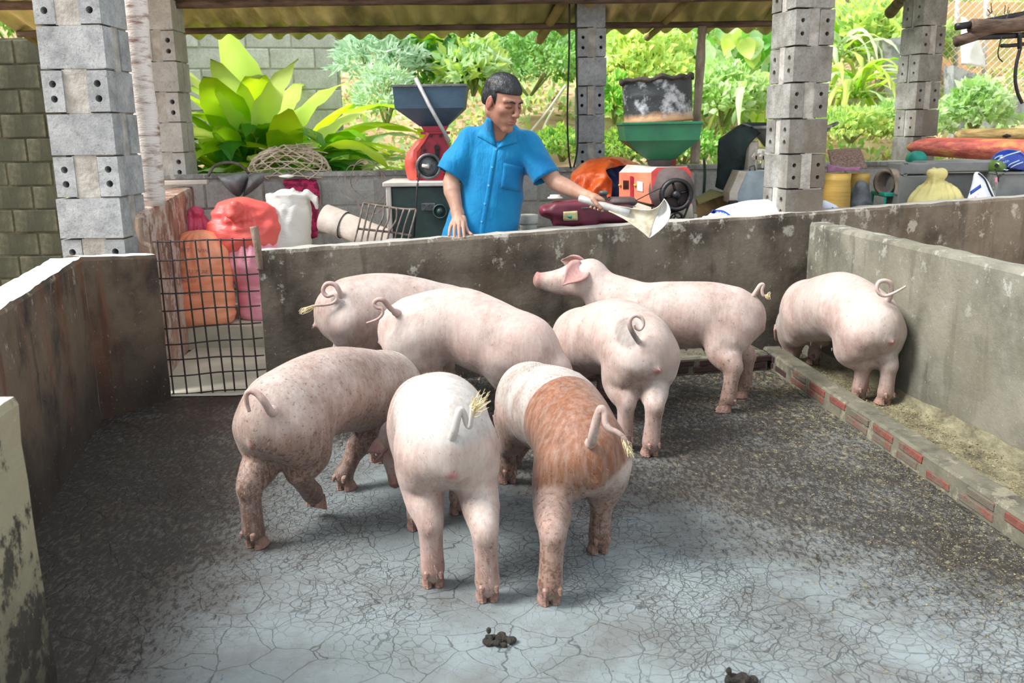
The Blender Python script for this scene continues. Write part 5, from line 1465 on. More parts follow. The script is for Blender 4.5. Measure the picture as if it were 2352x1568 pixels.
mb = MB().bbox(((FL_.x+FR_.x)/2-.02, 5.48+.21, wz+.012), (FR_.x-FL_.x+.05, .47, .028), .005); mb.build('cabinet_top', M_cabside, mc)
mb = MB().bbox((FL_.x-.012, 5.475, wz/2), (.03, .03, wz), .004); mb.bbox((FL_.x-.02, 5.70, wz/2), (.012, .44, wz), .003); mb.build('side_panel', M_cabside, mc)
def wheel(name, c, r, m, parent, w=.04, hubr=.3, spokes=5, ax=(0, -1, 0), rim=.2):
    """belt pulley: grooved rim, spokes, hub; faces ax"""
    A_ = axes(ax, (0, 0, 1)); A_ = Matrix((A_.col[1], A_.col[2], A_.col[0])).transposed()
    mb = MB(); ri = r*(1-rim)
    mb.lathe([(ri, -w/2), (r, -w/2), (r*.94, -w*.2), (r*.94, w*.2), (r, w/2), (ri, w/2), (ri, -w/2)], c, 28, A_, cap=False)
    root = mb.build(name, m, parent, True)
    h = MB().lathe([(0, -w*.5), (r*hubr, -w*.5), (r*hubr, w*.5), (r*hubr*.6, w*.72), (r*.09, w*.75), (0, w*.8)], c, 18, A_, cap=False); h.build('hub', m, root, True)
    if spokes:
        for k in range(spokes):
            a = 2*PI*k/spokes+.3; d = A_ @ Vector((math.cos(a), math.sin(a), 0)); MB().tube([Vector(c)+d*r*hubr*.9, Vector(c)+d*ri*1.02], r*.075, 6).build('spoke', m, root, True)
    else:
        MB().lathe([(r*.05, -w*.1), (ri*1.02, -w*.1), (ri*1.02, w*.1), (r*.05, w*.1)], c, 24, A_, cap=False).build('web', m, root, True)
    return root
wheel('pulley', Yp(1011, 485, 5.45), .044, M_cab, mc, .03, .4, 0); 
MB().bbox(Yp(984, 475, 5.47), (.085, .014, .045), .003).build('bracket', M_iron, mc)
for dx, dy in ((973, 470), (973, 481), (985, 470), (995, 480)): MB().lathe([(0, 0), (.006, 0), (.006, .006), (0, .007)], Yp(dx, dy, 5.455), 8, axes((0, 0, 1), (0, -1, 0)), cap=False).build('bolt', M_iron, mc)
ml = empty('grinding_mill', Vector((Yp(975, 415, 5.65).x, 5.66, wz+.026)), 'red grinding mill with a blue hopper on the green cabinet', 'mill')
bz = wz+.026
# volute side housing and body
F = Field(Yp(925, 425, 5.6)-Vector((.04, .14, .02)), Yp(1045, 285, 5.6)+Vector((.06, .18, .04)), .009)
F.loft([Yp(958, 408, 5.68), Yp(952, 370, 5.68), Yp(968, 335, 5.68)], [(.058, .09), (.060, .10), (.045, .08)], Vector((1, 0, 0)), k=.02)
F.slab((Yp(955, 400, 5.68).x, 5.68, bz-.1), (.3, .4, .2), None, .001, 0, True)
field_obj(F, 'side_housing', M_redlight, ml, 2)
P = [(957, 415), (957, 345), (975, 322), (985, 305), (1015, 305), (1028, 330), (1040, 360), (1040, 415)]
plate('mill_body', [(x, y, 5.60) for x, y in P], .16, M_redp, ml)
P2 = [(949, 415), (949, 345), (968, 322), (980, 303), (986, 307), (974, 327), (957, 350), (957, 415)]
plate('flange', [(x, y, 5.585) for x, y in P2], .03, M_redlight, ml)
for (x, y) in ((961, 405), (962, 372), (990, 312), (1012, 312), (1022, 400), (975, 345), (1030, 370)): MB().lathe([(0, 0), (.009, 0), (.009, .01), (0, .011)], Yp(x, y, 5.59), 6, axes((0, 0, 1), (0, -1, 0)), cap=False).build('bolt', M_black, ml)
MB().tube([Yp(1003, 338, 5.60), Yp(1003, 338, 5.565)], .016, 14).build('bearing_cap', M_black, ml)
MB().bbox(Yp(1004, 352, 5.585), (.025, .02, .07), .004).build('lever_slot', M_black, ml)
wheel('pulley', Yp(985, 382, 5.53), .078, M_iron, ml, .035, .26, 0, rim=.2)
MB().tube([Yp(970, 380, 5.5), Yp(985, 383, 5.49)], .010, 8).build('crank_pin', M_cabside, ml, True)
for z0_, p0, p1, w0, w1 in ((0, (984, 306), (984, 300), .115, .115),): pass
def hopper(parent, rim, mid_, low, m, yc, dy, n_lip='hopper_lip', mrim=None, slant=.0):
    """rim/mid/low: (pxL, pxR, py) at depth yc; dy = half depth at each; open top"""
    lv = []
    for (a, b, py), hd2 in zip((rim, mid_, low), dy):
        l, r = Yp(a, py, yc), Yp(b, py, yc); z = l.z*.5+r.z*.5; cx, hw = (l.x+r.x)/2, (r.x-l.x)/2
        lv.append([Vector((cx-hw, yc-hd2, z)), Vector((cx+hw, yc-hd2, z)), Vector((cx+hw, yc+hd2, z)), Vector((cx-hw, yc+hd2, z))])
    vs = sum(lv, []); fs = []
    for j in range(2):
        for i in range(4): fs.append((j*4+i, (j+1)*4+i, (j+1)*4+(i+1) % 4, j*4+(i+1) % 4))
    o = mesh_obj('hopper', vs, fs, m, parent); md = o.modifiers.new('t', 'SOLIDIFY'); md.thickness = .006
    lip = MB().tube(lv[0]+[lv[0][0]], .009, 6); lip.build('hopper_lip', mrim or m, o)
    return lv
lv = hopper(ml, (909, 1074, 200), (914, 1068, 250), (966, 1028, 290), M_hopb, 5.68, (.17, .16, .05), mrim=M_iron)
mb = MB(); l, r = Yp(967, 290, 5.62), Yp(1028, 290, 5.62); q0 = [Vector((l.x, 5.62, l.z)), Vector((r.x, 5.62, l.z)), Vector((r.x, 5.74, l.z)), Vector((l.x, 5.74, l.z))]
l, r = Yp(976, 306, 5.62), Yp(1018, 306, 5.62); q1 = [Vector((l.x, 5.62, l.z)), Vector((r.x, 5.62, l.z)), Vector((r.x, 5.74, l.z)), Vector((l.x, 5.74, l.z))]
mb.add(q0+q1, [(i, i+4, (i+1) % 4+4, (i+1) % 4) for i in range(4)]+[(0, 1, 2, 3), (7, 6, 5, 4)]); mb.build('hopper_throat', M_redp, ml)
MB().bbox((Yp(1000, 305, 5.66).x, 5.67, Yp(1000, 305, 5.66).z), (.17, .16, .016), .003).build('throat_flange', M_redp, ml)
o = MB().tube([Yp(955, 180, 5.52), Yp(985, 240, 5.48), Yp(1032, 325, 5.40)], [.013, .012, .011], 8).build('iron_rod', simple('pale_iron', (186, 186, 184), (150, 150, 148), 9, .5, .2, metal=.3), None, True, loc=Yp(1032, 325, 5.40)); tag(o, 'long pale rod leaning across the blue hopper', 'rod')
o = MB().tube([Yp(963, 398, 5.50), Yp(958, 430, 5.44), Yp(955, 480, 5.42), Yp(951, 545, 5.40)], .005, 6).build('drive_belt', M_belt, None, True, loc=Yp(951, 545, 5.40)); tag(o, 'thin dark drive belt hanging in front of the green cabinet', 'belt')

# ------------------------------------------------------------ stacked discs, engine, tarp
M_disc = simple('pale_disc', (196, 194, 186), (158, 154, 146), 8, .8, .3)
ds = []
for i, (py, r, h) in enumerate(((533, .050, .045), (519, .050, .04), (503, .058, .052))):
    c = Yp(1214, py, 5.25); mb = MB().lathe([(r*.2, -h/2), (r*.96, -h/2), (r, -h*.4), (r, h*.36), (r*.95, h/2), (r*.5, h/2), (r*.45, h*.4), (r*.15, h*.4)], c, 26)
    o = mb.build('millstone', M_disc, None, True, loc=c-Vector((0, 0, h/2))); tag(o, ('lowest thin grey round disc in the stack beside the engine', 'middle thin grey round disc in the stack beside the engine', 'widest pale round disc on top of the stack beside the engine')[i], 'disc', 'round discs stacked by the engine')
c = Yp(1214, 550, 5.27); o = MB().lathe([(.046, 0), (.05, .01), (.05, c.z-.03), (.046, c.z-.01)], (c.x, c.y, 0), 20).build('concrete_stub', M_disc, None, True, loc=(c.x, c.y, 0)); tag(o, 'round grey stub carrying the stacked discs', 'stub')
M_maroon = simple('maroon_paint', (118, 34, 60), (84, 40, 52), 5, .5, .2); M_dust = simple('dusty_dark', (98, 84, 82), (66, 54, 54), 8, .7, .2)
en = empty('diesel_engine', Vector((Yp(1340, 540, 5.35).x, 5.40, 0)), 'dusty maroon diesel engine with tank cap beside the farmer', 'engine')
yE = 5.36
F = Field(Yp(1230, 530, yE)-Vector((.03, .15, .05)), Yp(1460, 440, yE)+Vector((.03, .2, .05)), .009)
F.loft([Yp(1252, 484, yE+.02), Yp(1290, 488, yE+.02)], [(.085, .038), (.10, .058)], Vector((0, 1, 0)), k=.02)
F.slab(Yp(1316, 489, yE+.03), (.26, .20, .150), axes((1, 0, .06)), .03, .02)
F.slab(Yp(1352, 496, yE+.03), (.10, .20, .125), None, .02, .01)
F.slab(Yp(1402, 486, yE+.03), (.25, .19, .125), None, .03, .01)
F.ell(Yp(1262, 512, yE-.08), (.028, .02, .03), None, .015, True)
oo, V, Q = field_obj(F, 'tank', M_maroon, en, 1); be = bvh_of(V, Q)
drape('sticker', quadgrid((1294, 486), (1326, 484), (1327, 506), (1294, 507)), be, simple('cream_label', (214, 204, 150), (196, 186, 130), 6, .6, .1), en, .004)
drape('sticker_mark', quadgrid((1302, 496), (1314, 495), (1313, 502), (1306, 500), 2, 2), be, simple('teal_mark', (50, 160, 150), (40, 140, 130), 6, .6, 0), en, .008)
MB().lathe([(0, 0), (.045, 0), (.045, .008), (.03, .014), (.03, .022), (0, .024)], Yp(1275, 456, yE+.02), 20, cap=False).build('filler_plate', M_cabside, en, True)
MB().lathe([(.02, -.02), (.02, 0), (.027, .002), (.027, .016), (.022, .022), (0, .024)], Yp(1386, 447, yE+.03), 10, cap=False).build('filler_cap', M_iron, en, True)
MB().bbox(Yp(1430, 462, yE+.02), (.16, .17, .045), .018).build('dark_cover', M_dust, en, True)
MB().bbox((Yp(1370, 520, yE).x, yE+.05, .36), (.42, .22, .58), .02).build('engine_block', M_black, en)
MB().tube([Yp(1335, 478, yE-.075), Yp(1460, 474, yE-.075)], .003, 5).build('trim_line', M_iron, en)
o = cloth('pale_sheet', 'crumpled pale sheet lying on the wall top in front of the engine', [[Yp(1212, 534, 5.07), Yp(1250, 522, 5.10), Yp(1300, 520, 5.12), Yp(1355, 526, 5.12)], [Yp(1205, 537, 5.0), Yp(1255, 527, 4.99), Yp(1305, 528, 5.0), Yp(1360, 528, 5.02)]], simple('pale_plastic_sheet', (206, 202, 196), (170, 164, 156), 7, .5, .5), 'sheet', amp=.006)
M_orange = simple('orange_tarpaulin', (236, 108, 40), (206, 78, 24), 7, .42, .6, bscale=14); M_tblue = simple('blue_tarpaulin', (30, 44, 120), (18, 26, 78), 6, .4, .5)
tb = Yp(1370, 440, 6.0)
cloth('orange_tarpaulin', 'crumpled orange tarpaulin heaped behind the engine', [
    [Yp(1345, 385, 6.45), Yp(1380, 366, 6.5), Yp(1425, 364, 6.5), Yp(1478, 384, 6.5)],
    [Yp(1318, 392, 6.2), Yp(1350, 372, 6.2), Yp(1405, 366, 6.2), Yp(1450, 380, 6.2)],
    [Yp(1310, 410, 6.05), Yp(1345, 398, 6.0), Yp(1385, 388, 6.0), Yp(1392, 392, 6.02)],
    [Yp(1308, 428, 6.0), Yp(1345, 425, 5.92), Yp(1385, 420, 5.9), Yp(1404, 420, 5.95)],
    [Yp(1318, 452, 5.95), Yp(1350, 455, 5.85), Yp(1380, 455, 5.85), Yp(1402, 455, 5.9)]], M_orange, 'tarpaulin', amp=.045, freq=9, sub=7)
cloth('blue_tarpaulin', 'dark blue tarpaulin lining showing under the orange one', [
    [Yp(1386, 388, 6.12), Yp(1410, 378, 6.15), Yp(1440, 380, 6.15)], [Yp(1392, 405, 6.08), Yp(1412, 405, 6.14), Yp(1440, 405, 6.14)], [Yp(1404, 425, 6.04), Yp(1420, 425, 6.1), Yp(1440, 425, 6.1)], [Yp(1398, 455, 6.0), Yp(1420, 455, 6.06), Yp(1440, 455, 6.06)]], M_tblue, 'tarpaulin', amp=.02)

# ------------------------------------------------------------ mill 2: red box machine, green hopper, drum
M_redbox = simple('dusty_red_paint', (222, 84, 74), (176, 50, 56), 6, .55, .25); M_redor = simple('sun_bleached_orange', (240, 140, 106), (224, 104, 84), 5, .6, .2)
M_green = simple('green_paint', (34, 112, 76), (26, 86, 62), 4, .45, .2); M_beige = simple('beige_paint', (218, 210, 192), (188, 178, 158), 6, .6, .3)
m2 = empty('hopper_mill', Vector((Yp(1510, 520, 5.7).x, 5.7, 0)), 'red box mill with big black pulley and green hopper', 'mill')
yB = 5.5
P = [(1496, 468), (1496, 395), (1508, 385), (1578, 383), (1588, 396), (1590, 465), (1580, 474)]
fr_ = [Yp(x, y, yB) for x, y in P]
MB().prism(fr_, (-.0, .24, 0)).build('mill_box', M_redbox, m2)
sd = [Yp(1422, 396, yB+.22), Yp(1496, 396, yB), Yp(1496, 468, yB), Yp(1422, 452, yB+.22)]
MB().prism(sd, (.06, .10, 0)).build('door_panel', M_redor, m2)
tp = [Yp(1422, 396, yB+.22), Yp(1496, 396, yB), Yp(1510, 384, yB+.0), Yp(1578, 383, yB), Yp(1578, 380, yB+.26), Yp(1440, 378, yB+.30)]
mesh_obj('top_cover', tp, [(0, 1, 2, 3, 4, 5)], M_cabside, m2).modifiers.new('t', 'SOLIDIFY').thickness = .01
def onside(px, py, t):  # point on the left door panel
    return Yp(px, py, yB+.22*(1-t)-.006)
for i in range(4): MB().bbox(onside(1432+i*3.4, 424, (1432+i*3.4-1422)/74), (.004, .012, .055), .001).build('vent_slot', M_black, m2)
MB().prism([onside(1447, 404, .34), onside(1454, 405, .43), onside(1454, 460, .43), onside(1447, 458, .34)], (0, -.006, 0)).build('hinge_strip', M_redp, m2)
MB().prism([onside(1463, 416, .55), onside(1476, 418, .73), onside(1476, 440, .73), onside(1463, 437, .55)], (0, -.004, 0)).build('white_label', M_whiteink, m2)
for x in (1423, 1458): MB().lathe([(0, 0), (.008, 0), (.008, .012), (0, .014)], onside(x, 425, (x-1422)/74), 8, axes((0, 0, 1), (0, -1, 0)), cap=False).build('yellow_knob', simple('yellow_knob', (220, 200, 60), (200, 180, 40), 5, .5, 0), m2, True)
MB().tube([Yp(1542, 436, yB+.01), Yp(1542, 436, yB-.02)], .135, 32).build('belt_guard', M_dust, m2, True)
wheel('pulley', Yp(1553, 447, yB-.06), .098, M_black, m2, .05, .26, 4, rim=.24)
wheel('pulley', Yp(1553, 503, yB-.06), .046, M_black, m2, .04, .35, 4, rim=.28)
MB().tube([Yp(1585, 463, yB-.06), Yp(1567, 510, yB-.06)], .006, 6).build('belt', M_belt, m2)
MB().tube([Yp(1450, 466, yB-.10), Yp(1500, 440, yB-.08), Yp(1545, 419, yB-.06)], .0065, 6, flat=.5).build('belt', M_belt, m2)
MB().prism([Yp(1452, 462, yB+.1), Yp(1496, 476, yB+.02), Yp(1496, 520, yB+.02), Yp(1452, 520, yB+.1)], (.02, .2, 0)).build('frame', M_beige, m2)
MB().prism([Yp(1500, 475, yB+.03), Yp(1590, 468, yB+.03), Yp(1596, 540, yB+.03), Yp(1500, 540, yB+.03)], (0, .2, 0)).build('frame', M_beige, m2)
MB().bbox((Yp(1597, 500, yB+.04).x, yB+.05, .40), (.022, .03, .80), .003).build('leg', M_beige, m2)
MB().bbox(Yp(1588, 506, yB+.015), (.035, .01, .03), .003).build('socket', M_black, m2)
lv = hopper(m2, (1424, 1600, 284), (1430, 1594, 322), (1488, 1546, 366), M_green, 5.66, (.17, .165, .05))
a, b = Yp(1490, 368, 5.62), Yp(1545, 368, 5.62); c, d = Yp(1497, 384, 5.62), Yp(1534, 384, 5.62)
MB().add([Vector((a.x, 5.61, a.z)), Vector((b.x, 5.61, a.z)), Vector((b.x, 5.71, a.z)), Vector((a.x, 5.71, a.z)), Vector((c.x, 5.61, c.z-.01)), Vector((d.x, 5.61, c.z-.01)), Vector((d.x, 5.71, c.z-.01)), Vector((c.x, 5.71, c.z-.01))], [(i, i+4, (i+1) % 4+4, (i+1) % 4) for i in range(4)]+[(0, 1, 2, 3), (7, 6, 5, 4)]).build('hopper_throat', M_dust, m2)
MB().prism([Yp(1540, 355, 5.75), Yp(1558, 342, 5.75), Yp(1552, 380, 5.75), Yp(1532, 382, 5.75)], (0, .08, 0)).build('chute', simple('rust_red', (186, 84, 56), (150, 60, 40), 6, .6, .2), m2)
def drum_mat():
    t = NT('sooty_drum')
    pe = t.noise(7, 6, .7); col = t.mix(t.mr(pe, .50, .62, 0, .85), lin((54, 58, 60)), lin((196, 200, 204)))
    z = t.xyz(2); e_ = t.math('ADD', z, t.math('MULTIPLY', t.noise(10, 5, .7), .07))
    col = t.mix(t.mr(e_, .06, .10, 1, 0), col, lin((196, 156, 118)))
    return t.done(col, .55, t.noise(20, 5), .5, .01, metal=.15)
dc = Yp(1512, 282, 5.66); dr_ = .212
dm = empty('steel_drum', dc, 'sooty half drum with ragged rim standing on the green hopper', 'drum'); dm.rotation_euler = (0, -.06, 0)
o = MB().lathe([(.0, .0), (dr_*.97, .0), (dr_*1.0, .012), (dr_*.975, .03), (dr_*.985, .15), (dr_*1.0, .16), (dr_*.985, .17), (dr_*.99, .255), (dr_*1.01, .262), (dr_*.97, .262), (dr_*.955, .02), (0, .012)], (0, 0, 0), 40, cap=False)
me = bpy.data.meshes.new('shell'); me.from_pydata([(v.x, v.y*.8, v.z) for v in o.v], [], o.f); me.polygons.foreach_set('use_smooth', [True]*len(me.polygons)); me.materials.append(drum_mat()); so2 = bpy.data.objects.new('shell', me); put(so2, dm)
mb = MB(); r2 = random.Random(2)
C_ = [Vector((math.cos(a)*dr_*1.01, math.sin(a)*dr_*.81, .262-.012*abs(math.sin(a*3.3))+.006*math.sin(a*11))) for a in [i/60*2*PI for i in range(61)]]
mb.tube(C_, [.014+.007*noise.noise(p*25) for p in C_], 8, cap=False)
me = bpy.data.meshes.new('rim_cloth'); me.from_pydata([tuple(v) for v in mb.v], [], mb.f); me.materials.append(simple('sooty_cloth', (70, 62, 52), (40, 36, 32), 14, .9, .6)); put(bpy.data.objects.new('rim_cloth', me), dm)

# ------------------------------------------------------------ right of the mill
M_card = simple('cardboard', (178, 150, 102), (150, 122, 80), 4, .8, .2)
cb_ = empty('cardboard_box', Vector((Yp(1640, 500, 5.9).x, 5.9, 0)), 'open brown cardboard box behind the printed sack', 'box')
q = [Yp(1598, 458, 5.75), Yp(1630, 437, 5.98), Yp(1675, 450, 5.98), Yp(1685, 530, 5.98), Yp(1600, 530, 5.75)]
MB().prism(q, (.01, .03, 0)).build('side', M_card, cb_)
MB().prism([Yp(1598, 456, 5.74), Yp(1632, 436, 5.99), Yp(1678, 448, 5.99), Yp(1650, 452, 5.8), Yp(1604, 470, 5.7)], (0, .0, .006)).build('flap', simple('green_brown_card', (134, 130, 82), (112, 108, 66), 4, .8, .2), cb_)
bx = Vector((Yp(1640, 500, 5.9).x, 5.88, .3)); MB().bbox(bx, (.26, .24, .60), .01).build('box_body', M_card, cb_)
# printed sack on the wall side
ys = 5.42
F, b_ = body_sack('x', M_swb, [Yp(1628, 508, ys), Yp(1660, 500, ys), Yp(1715, 500, ys+.03), Yp(1775, 500, ys+.08), Yp(1815, 500, ys+.1)], [(.06, .030), (.14, .055), (.17, .100), (.17, .115), (.10, .07)], side=(0, 1, 0), res=.010)
F.cone(Yp(1616, 500, ys-.02), Yp(1632, 512, ys), .014, .022, .02)
ps, V, Q = field_obj(F, 'printed_sack', M_swb, None, 2, lambda p: .004*noise.noise(p*9), loc=b_); tag(ps, 'white printed sack lying with a blue band left of the right corner column', 'sack'); bp = bvh_of(V, Q)
n = 12; arc1 = catmull([Vector((1634, 486, 0)), Vector((1658, 487, 0)), Vector((1676, 498, 0)), Vector((1688, 512, 0))], 5)
band = [[(p.x+dx*.5, p.y+dx*-.8) for p in arc1] for dx in (-4, 0, 5)]
drape('blue_band', band, bp, M_blue, ps, .003, ys-.05); project_text('ADINVEVROLUP', [(1643, 491), (1660, 493), (1674, 502), (1684, 511)], 7.5, bp, M_whiteink, ps, .007)
project_text('ON KON KON KS 2KG', [(1674, 475), (1695, 479), (1708, 488), (1718, 500)], 5, bp, M_red, ps, .004)
project_text('The an cho heo', [(1662, 480), (1684, 485), (1698, 494), (1708, 505)], 5, bp, M_red, ps, .004)
sup = MB().bbox((Yp(1715, 500, ys).x, ys+.05, .36), (.42, .28, .72), .02).build('concrete_ledge', M_rough, None, loc=(Yp(1715, 500, ys).x, ys+.05, 0)); tag(sup, 'low cement block carrying the printed sack', 'block')
# grey bevelled machine
M_gmach = simple('grey_blue_paint', (170, 184, 190), (130, 142, 146), 5, .6, .35); M_bevel = simple('worn_cream', (198, 190, 176), (160, 150, 134), 8, .7, .3)
gm = empty('fodder_machine', Vector((Yp(1730, 500, 5.9).x, 5.9, 0)), 'pale grey metal housing with a slanted cream edge left of the right corner column', 'machine')
P = [(1695, 470), (1694, 443), (1716, 394), (1768, 392), (1768, 530), (1695, 530)]
MB().prism([Yp(x, y, 5.72) for x, y in P], (0, .2, 0)).build('housing', M_gmach, gm)
P = [(1675, 465), (1676, 442), (1698, 392), (1716, 394), (1694, 443), (1695, 470)]
MB().prism([Yp(x, y, 5.71) for x, y in P], (0, .18, 0)).build('bevel_edge', M_bevel, gm)
MB().bbox(Yp(1684, 466, 5.70), (.055, .03, .03), .004).build('hinge', M_black, gm)
MB().tube([Yp(1722, 392, 5.74), Yp(1722, 383, 5.74), Yp(1733, 380, 5.74), Yp(1734, 392, 5.74)], .005, 6).build('handle', M_iron, gm)
MB().bbox(Yp(1736, 362, 5.86), (.014, .02, .13), .003).bbox(Yp(1752, 366, 5.86), (.014, .02, .11), .003).bbox(Yp(1744, 362, 5.86), (.08, .02, .03), .003).build('bracket', M_bevel, gm)
MB().bbox((Yp(1726, 360, 6.0).x, 6.0, Yp(1726, 360, 6.0).z-.3), (.07, .07, .80), .008).build('white_post', M_cabside, gm)
M_jacket = simple('dark_green_cloth', (30, 48, 46), (16, 28, 28), 8, .85, .6)
cloth('dark_jacket', 'dark green jacket draped over a frame beside the grey machine', [
    [Yp(1668, 310, 6.25), Yp(1705, 286, 6.25), Yp(1760, 284, 6.25)],
    [Yp(1650, 322, 6.05), Yp(1700, 296, 6.05), Yp(1760, 292, 6.05)],
    [Yp(1646, 350, 5.97), Yp(1680, 345, 5.95), Yp(1715, 340, 5.95)],
    [Yp(1646, 390, 5.95), Yp(1672, 400, 5.92), Yp(1708, 395, 5.95)],
    [Yp(1642, 430, 5.95), Yp(1668, 440, 5.92), Yp(1700, 420, 5.95)]], M_jacket, 'jacket', amp=.03, freq=8)
M_wok = simple('sooty_aluminium', (150, 152, 154), (96, 96, 94), 7, .45, .3, metal=.4)
wc = Yp(1815, 296, 6.05); wk = empty('wok', Vector((wc.x, wc.y, wc.z-.16)), 'large sooty wok with ring handles half hidden behind the right corner column', 'wok')
mb = MB().lathe([(0, -.165), (.08, -.155), (.16, -.11), (.225, -.03), (.262, .02), (.268, .022), (.226, -.02), (.155, -.095), (.07, -.14), (0, -.148)], wc, 36, cap=False); mb.build('bowl', M_wok, wk, True)
for s in (-1, 1):
    c = wc+Vector((s*.262, 0, .015)); MB().tube([c+Vector((s*(.0+.045*math.sin(a)), -.035*math.cos(a), .02*math.sin(a))) for a in [i/10*PI for i in range(11)]], .008, 7).build('handle', M_iron, wk, True)
o = cloth('white_bag', 'small white cloth bundle under the wok', [[Yp(1726, 360, 5.95), Yp(1742, 343, 5.96), Yp(1770, 345, 5.97)], [Yp(1727, 363, 5.90), Yp(1745, 358, 5.86), Yp(1772, 358, 5.9)], [Yp(1730, 366, 5.90), Yp(1746, 364, 5.88), Yp(1772, 366, 5.9)]], M_swh, 'bag', amp=.01)
ws = MB().bbox((wc.x+.02, wc.y+.02, (wc.z-.165)/2), (.22, .22, wc.z-.17), .01).build('stand', M_gmach, None, loc=(wc.x, wc.y, 0)); tag(ws, 'tall grey stand under the wok behind the right corner column', 'stand')
o = MB().tube(catmull([Yp(1617, 364, 6.66), Yp(1619, 400, 6.55), Yp(1616, 460, 6.55), Yp(1618, 520, 6.55)], 4), .011, 7).build('green_hose', simple('green_hose', (30, 70, 52), (22, 52, 40), 6, .5, 0), None, True, loc=Yp(1618, 520, 6.55)); tag(o, 'dark green hose hanging over the far low wall', 'hose')
# small sack right of the column
F, b_ = body_sack('y', M_swb, [Yp(1905, 505, 5.50), Yp(1903, 492, 5.50), Yp(1896, 474, 5.50), Yp(1891, 464, 5.50)], [(.085, .05), (.075, .05), (.035, .03), (.012, .012)], res=.008)
o, V, Q = field_obj(F, 'printed_sack', M_swb, None, 1, lambda p: .004*noise.noise(p*14), loc=b_); tag(o, 'corner of a white sack with a blue square right of the right corner column', 'sack')
drape('blue_square', quadgrid((1912, 475), (1921, 483), (1914, 495), (1904, 486), 3, 3), bvh_of(V, Q), M_blue, o, .003, 5.45)
# mustard jars
M_must = simple('mustard_jar', (204, 168, 84), (170, 134, 60), 3, .5, .2, stretch=(.5, .5, 8))
for (px, w2, lab, yj) in ((1919, .088, 'tall mustard yellow jar right of the right corner column', 5.95), (1966, .078, 'second mustard yellow jar behind the first under the mat', 6.12)):
    c = Yp(px, 490, yj); zt = Yp(px, 398, yj).z; r = w2
    o = MB().lathe([(r*.8, 0), (r*.95, .05), (r*1.02, zt*.5), (r*1.0, zt*.75), (r*.96, zt*.9), (r*.9, zt*.95), (r*.94, zt), (r*.86, zt), (r*.8, zt*.9), (r*.8, .05)], (c.x, yj, 0), 28).build('storage_jar', M_must, None, True, loc=(c.x, yj, 0)); tag(o, lab, 'jar')
    if px == 1919:
        b = MB().lathe([(r*1.03, zt*.66), (r*1.05, zt*.665), (r*1.03, zt*.675)], (c.x, yj, -zt*.0), 28, cap=False).build('string', M_belt, o)
FP = Field(Yp(1950, 520, 6.0)-Vector((.05, .1, .05)), Yp(2000, 400, 6.0)+Vector((.05, .15, .05)), .011)
FP.loft([Yp(1972, 520, 5.98), Yp(1973, 470, 5.98), Yp(1978, 430, 5.98)], [(.075, .07), (.08, .07), (.045, .04)], Vector((1, 0, 0)), k=.02)
o, _, _ = field_obj(FP, 'plastic_bag', simple('grey_plastic', (112, 118, 124), (78, 82, 88), 6, .35, .5), None, 1, lambda p: .008*(1-2*abs(noise.noise(p*11))), loc=Yp(1972, 520, 5.98)); tag(o, 'crumpled grey plastic bag against the second mustard jar', 'bag')
M_mat = simple('brown_fringe_mat', (178, 150, 134), (122, 92, 84), 16, .9, .5, stretch=(5, 5, .6))
cloth('woven_mat', 'brown woven mat folded over the far low wall above the jars', [
    [Yp(1900, 345, 6.66), Yp(1940, 342, 6.66), Yp(1974, 340, 6.66)], [Yp(1900, 348, 6.45), Yp(1940, 346, 6.45), Yp(1977, 344, 6.45)], [Yp(1905, 372, 6.30), Yp(1945, 370, 6.30), Yp(1984, 368, 6.30)], [Yp(1908, 384, 6.2), Yp(1948, 388, 6.2), Yp(1992, 386, 6.2)]], M_mat, 'mat', amp=.010)
cloth('lilac_cloth', 'lilac and brick red rag under the woven mat', [[Yp(1898, 378, 6.22), Yp(1935, 384, 6.15), Yp(1975, 384, 6.15)], [Yp(1898, 396, 6.1), Yp(1940, 392, 6.02), Yp(1972, 394, 6.05)]], simple('lilac_rag', (206, 160, 214), (160, 84, 92), 6, .85, .4), 'rag', amp=.015)
# stool, pot, towel
M_teal = simple('teal_paint', (36, 166, 144), (28, 136, 120), 6, .5, .1)
st = empty('small_stool', Vector((Yp(2045, 520, 6.05).x, 6.05, 0)), 'small teal metal stool carrying the rusty pot', 'stool')
sa, sb = Yp(2020, 440, 6.05), Yp(2072, 450, 6.05); sz_ = (sa.z+sb.z)/2
MB().bbox(((sa.x+sb.x)/2, 6.08, sz_), (sb.x-sa.x, .24, .028), .006).build('seat', M_teal, st)
for sx in (0, 1):
    for sy in (0, 1):
        p = Vector((sa.x+.012+(sb.x-sa.x-.024)*sx, 5.975+.21*sy, sz_-.015)); MB().tube([p, Vector((p.x+(-.05 if sx == 0 else .02), p.y, 0))], .009, 7).build('leg', M_teal, st)
M_pot = simple('rusty_pot', (150, 138, 126), (108, 92, 80), 9, .7, .4)
pc_ = Yp(2048, 418, 6.06); pA = axes((-.86, -.45, 0)); pA = Matrix((pA.col[1], pA.col[2], pA.col[0])).transposed()
o = MB().lathe([(0, -.085), (.07, -.085), (.082, -.07), (.085, .03), (.078, .06), (.088, .072), (.07, .072), (.062, .05), (.062, -.06), (0, -.065)], pc_, 28, pA, cap=False).build('pot', M_pot, None, True, loc=pc_-Vector((0, 0, .08))); tag(o, 'brown rusty pot lying on its side on the teal stool', 'pot')
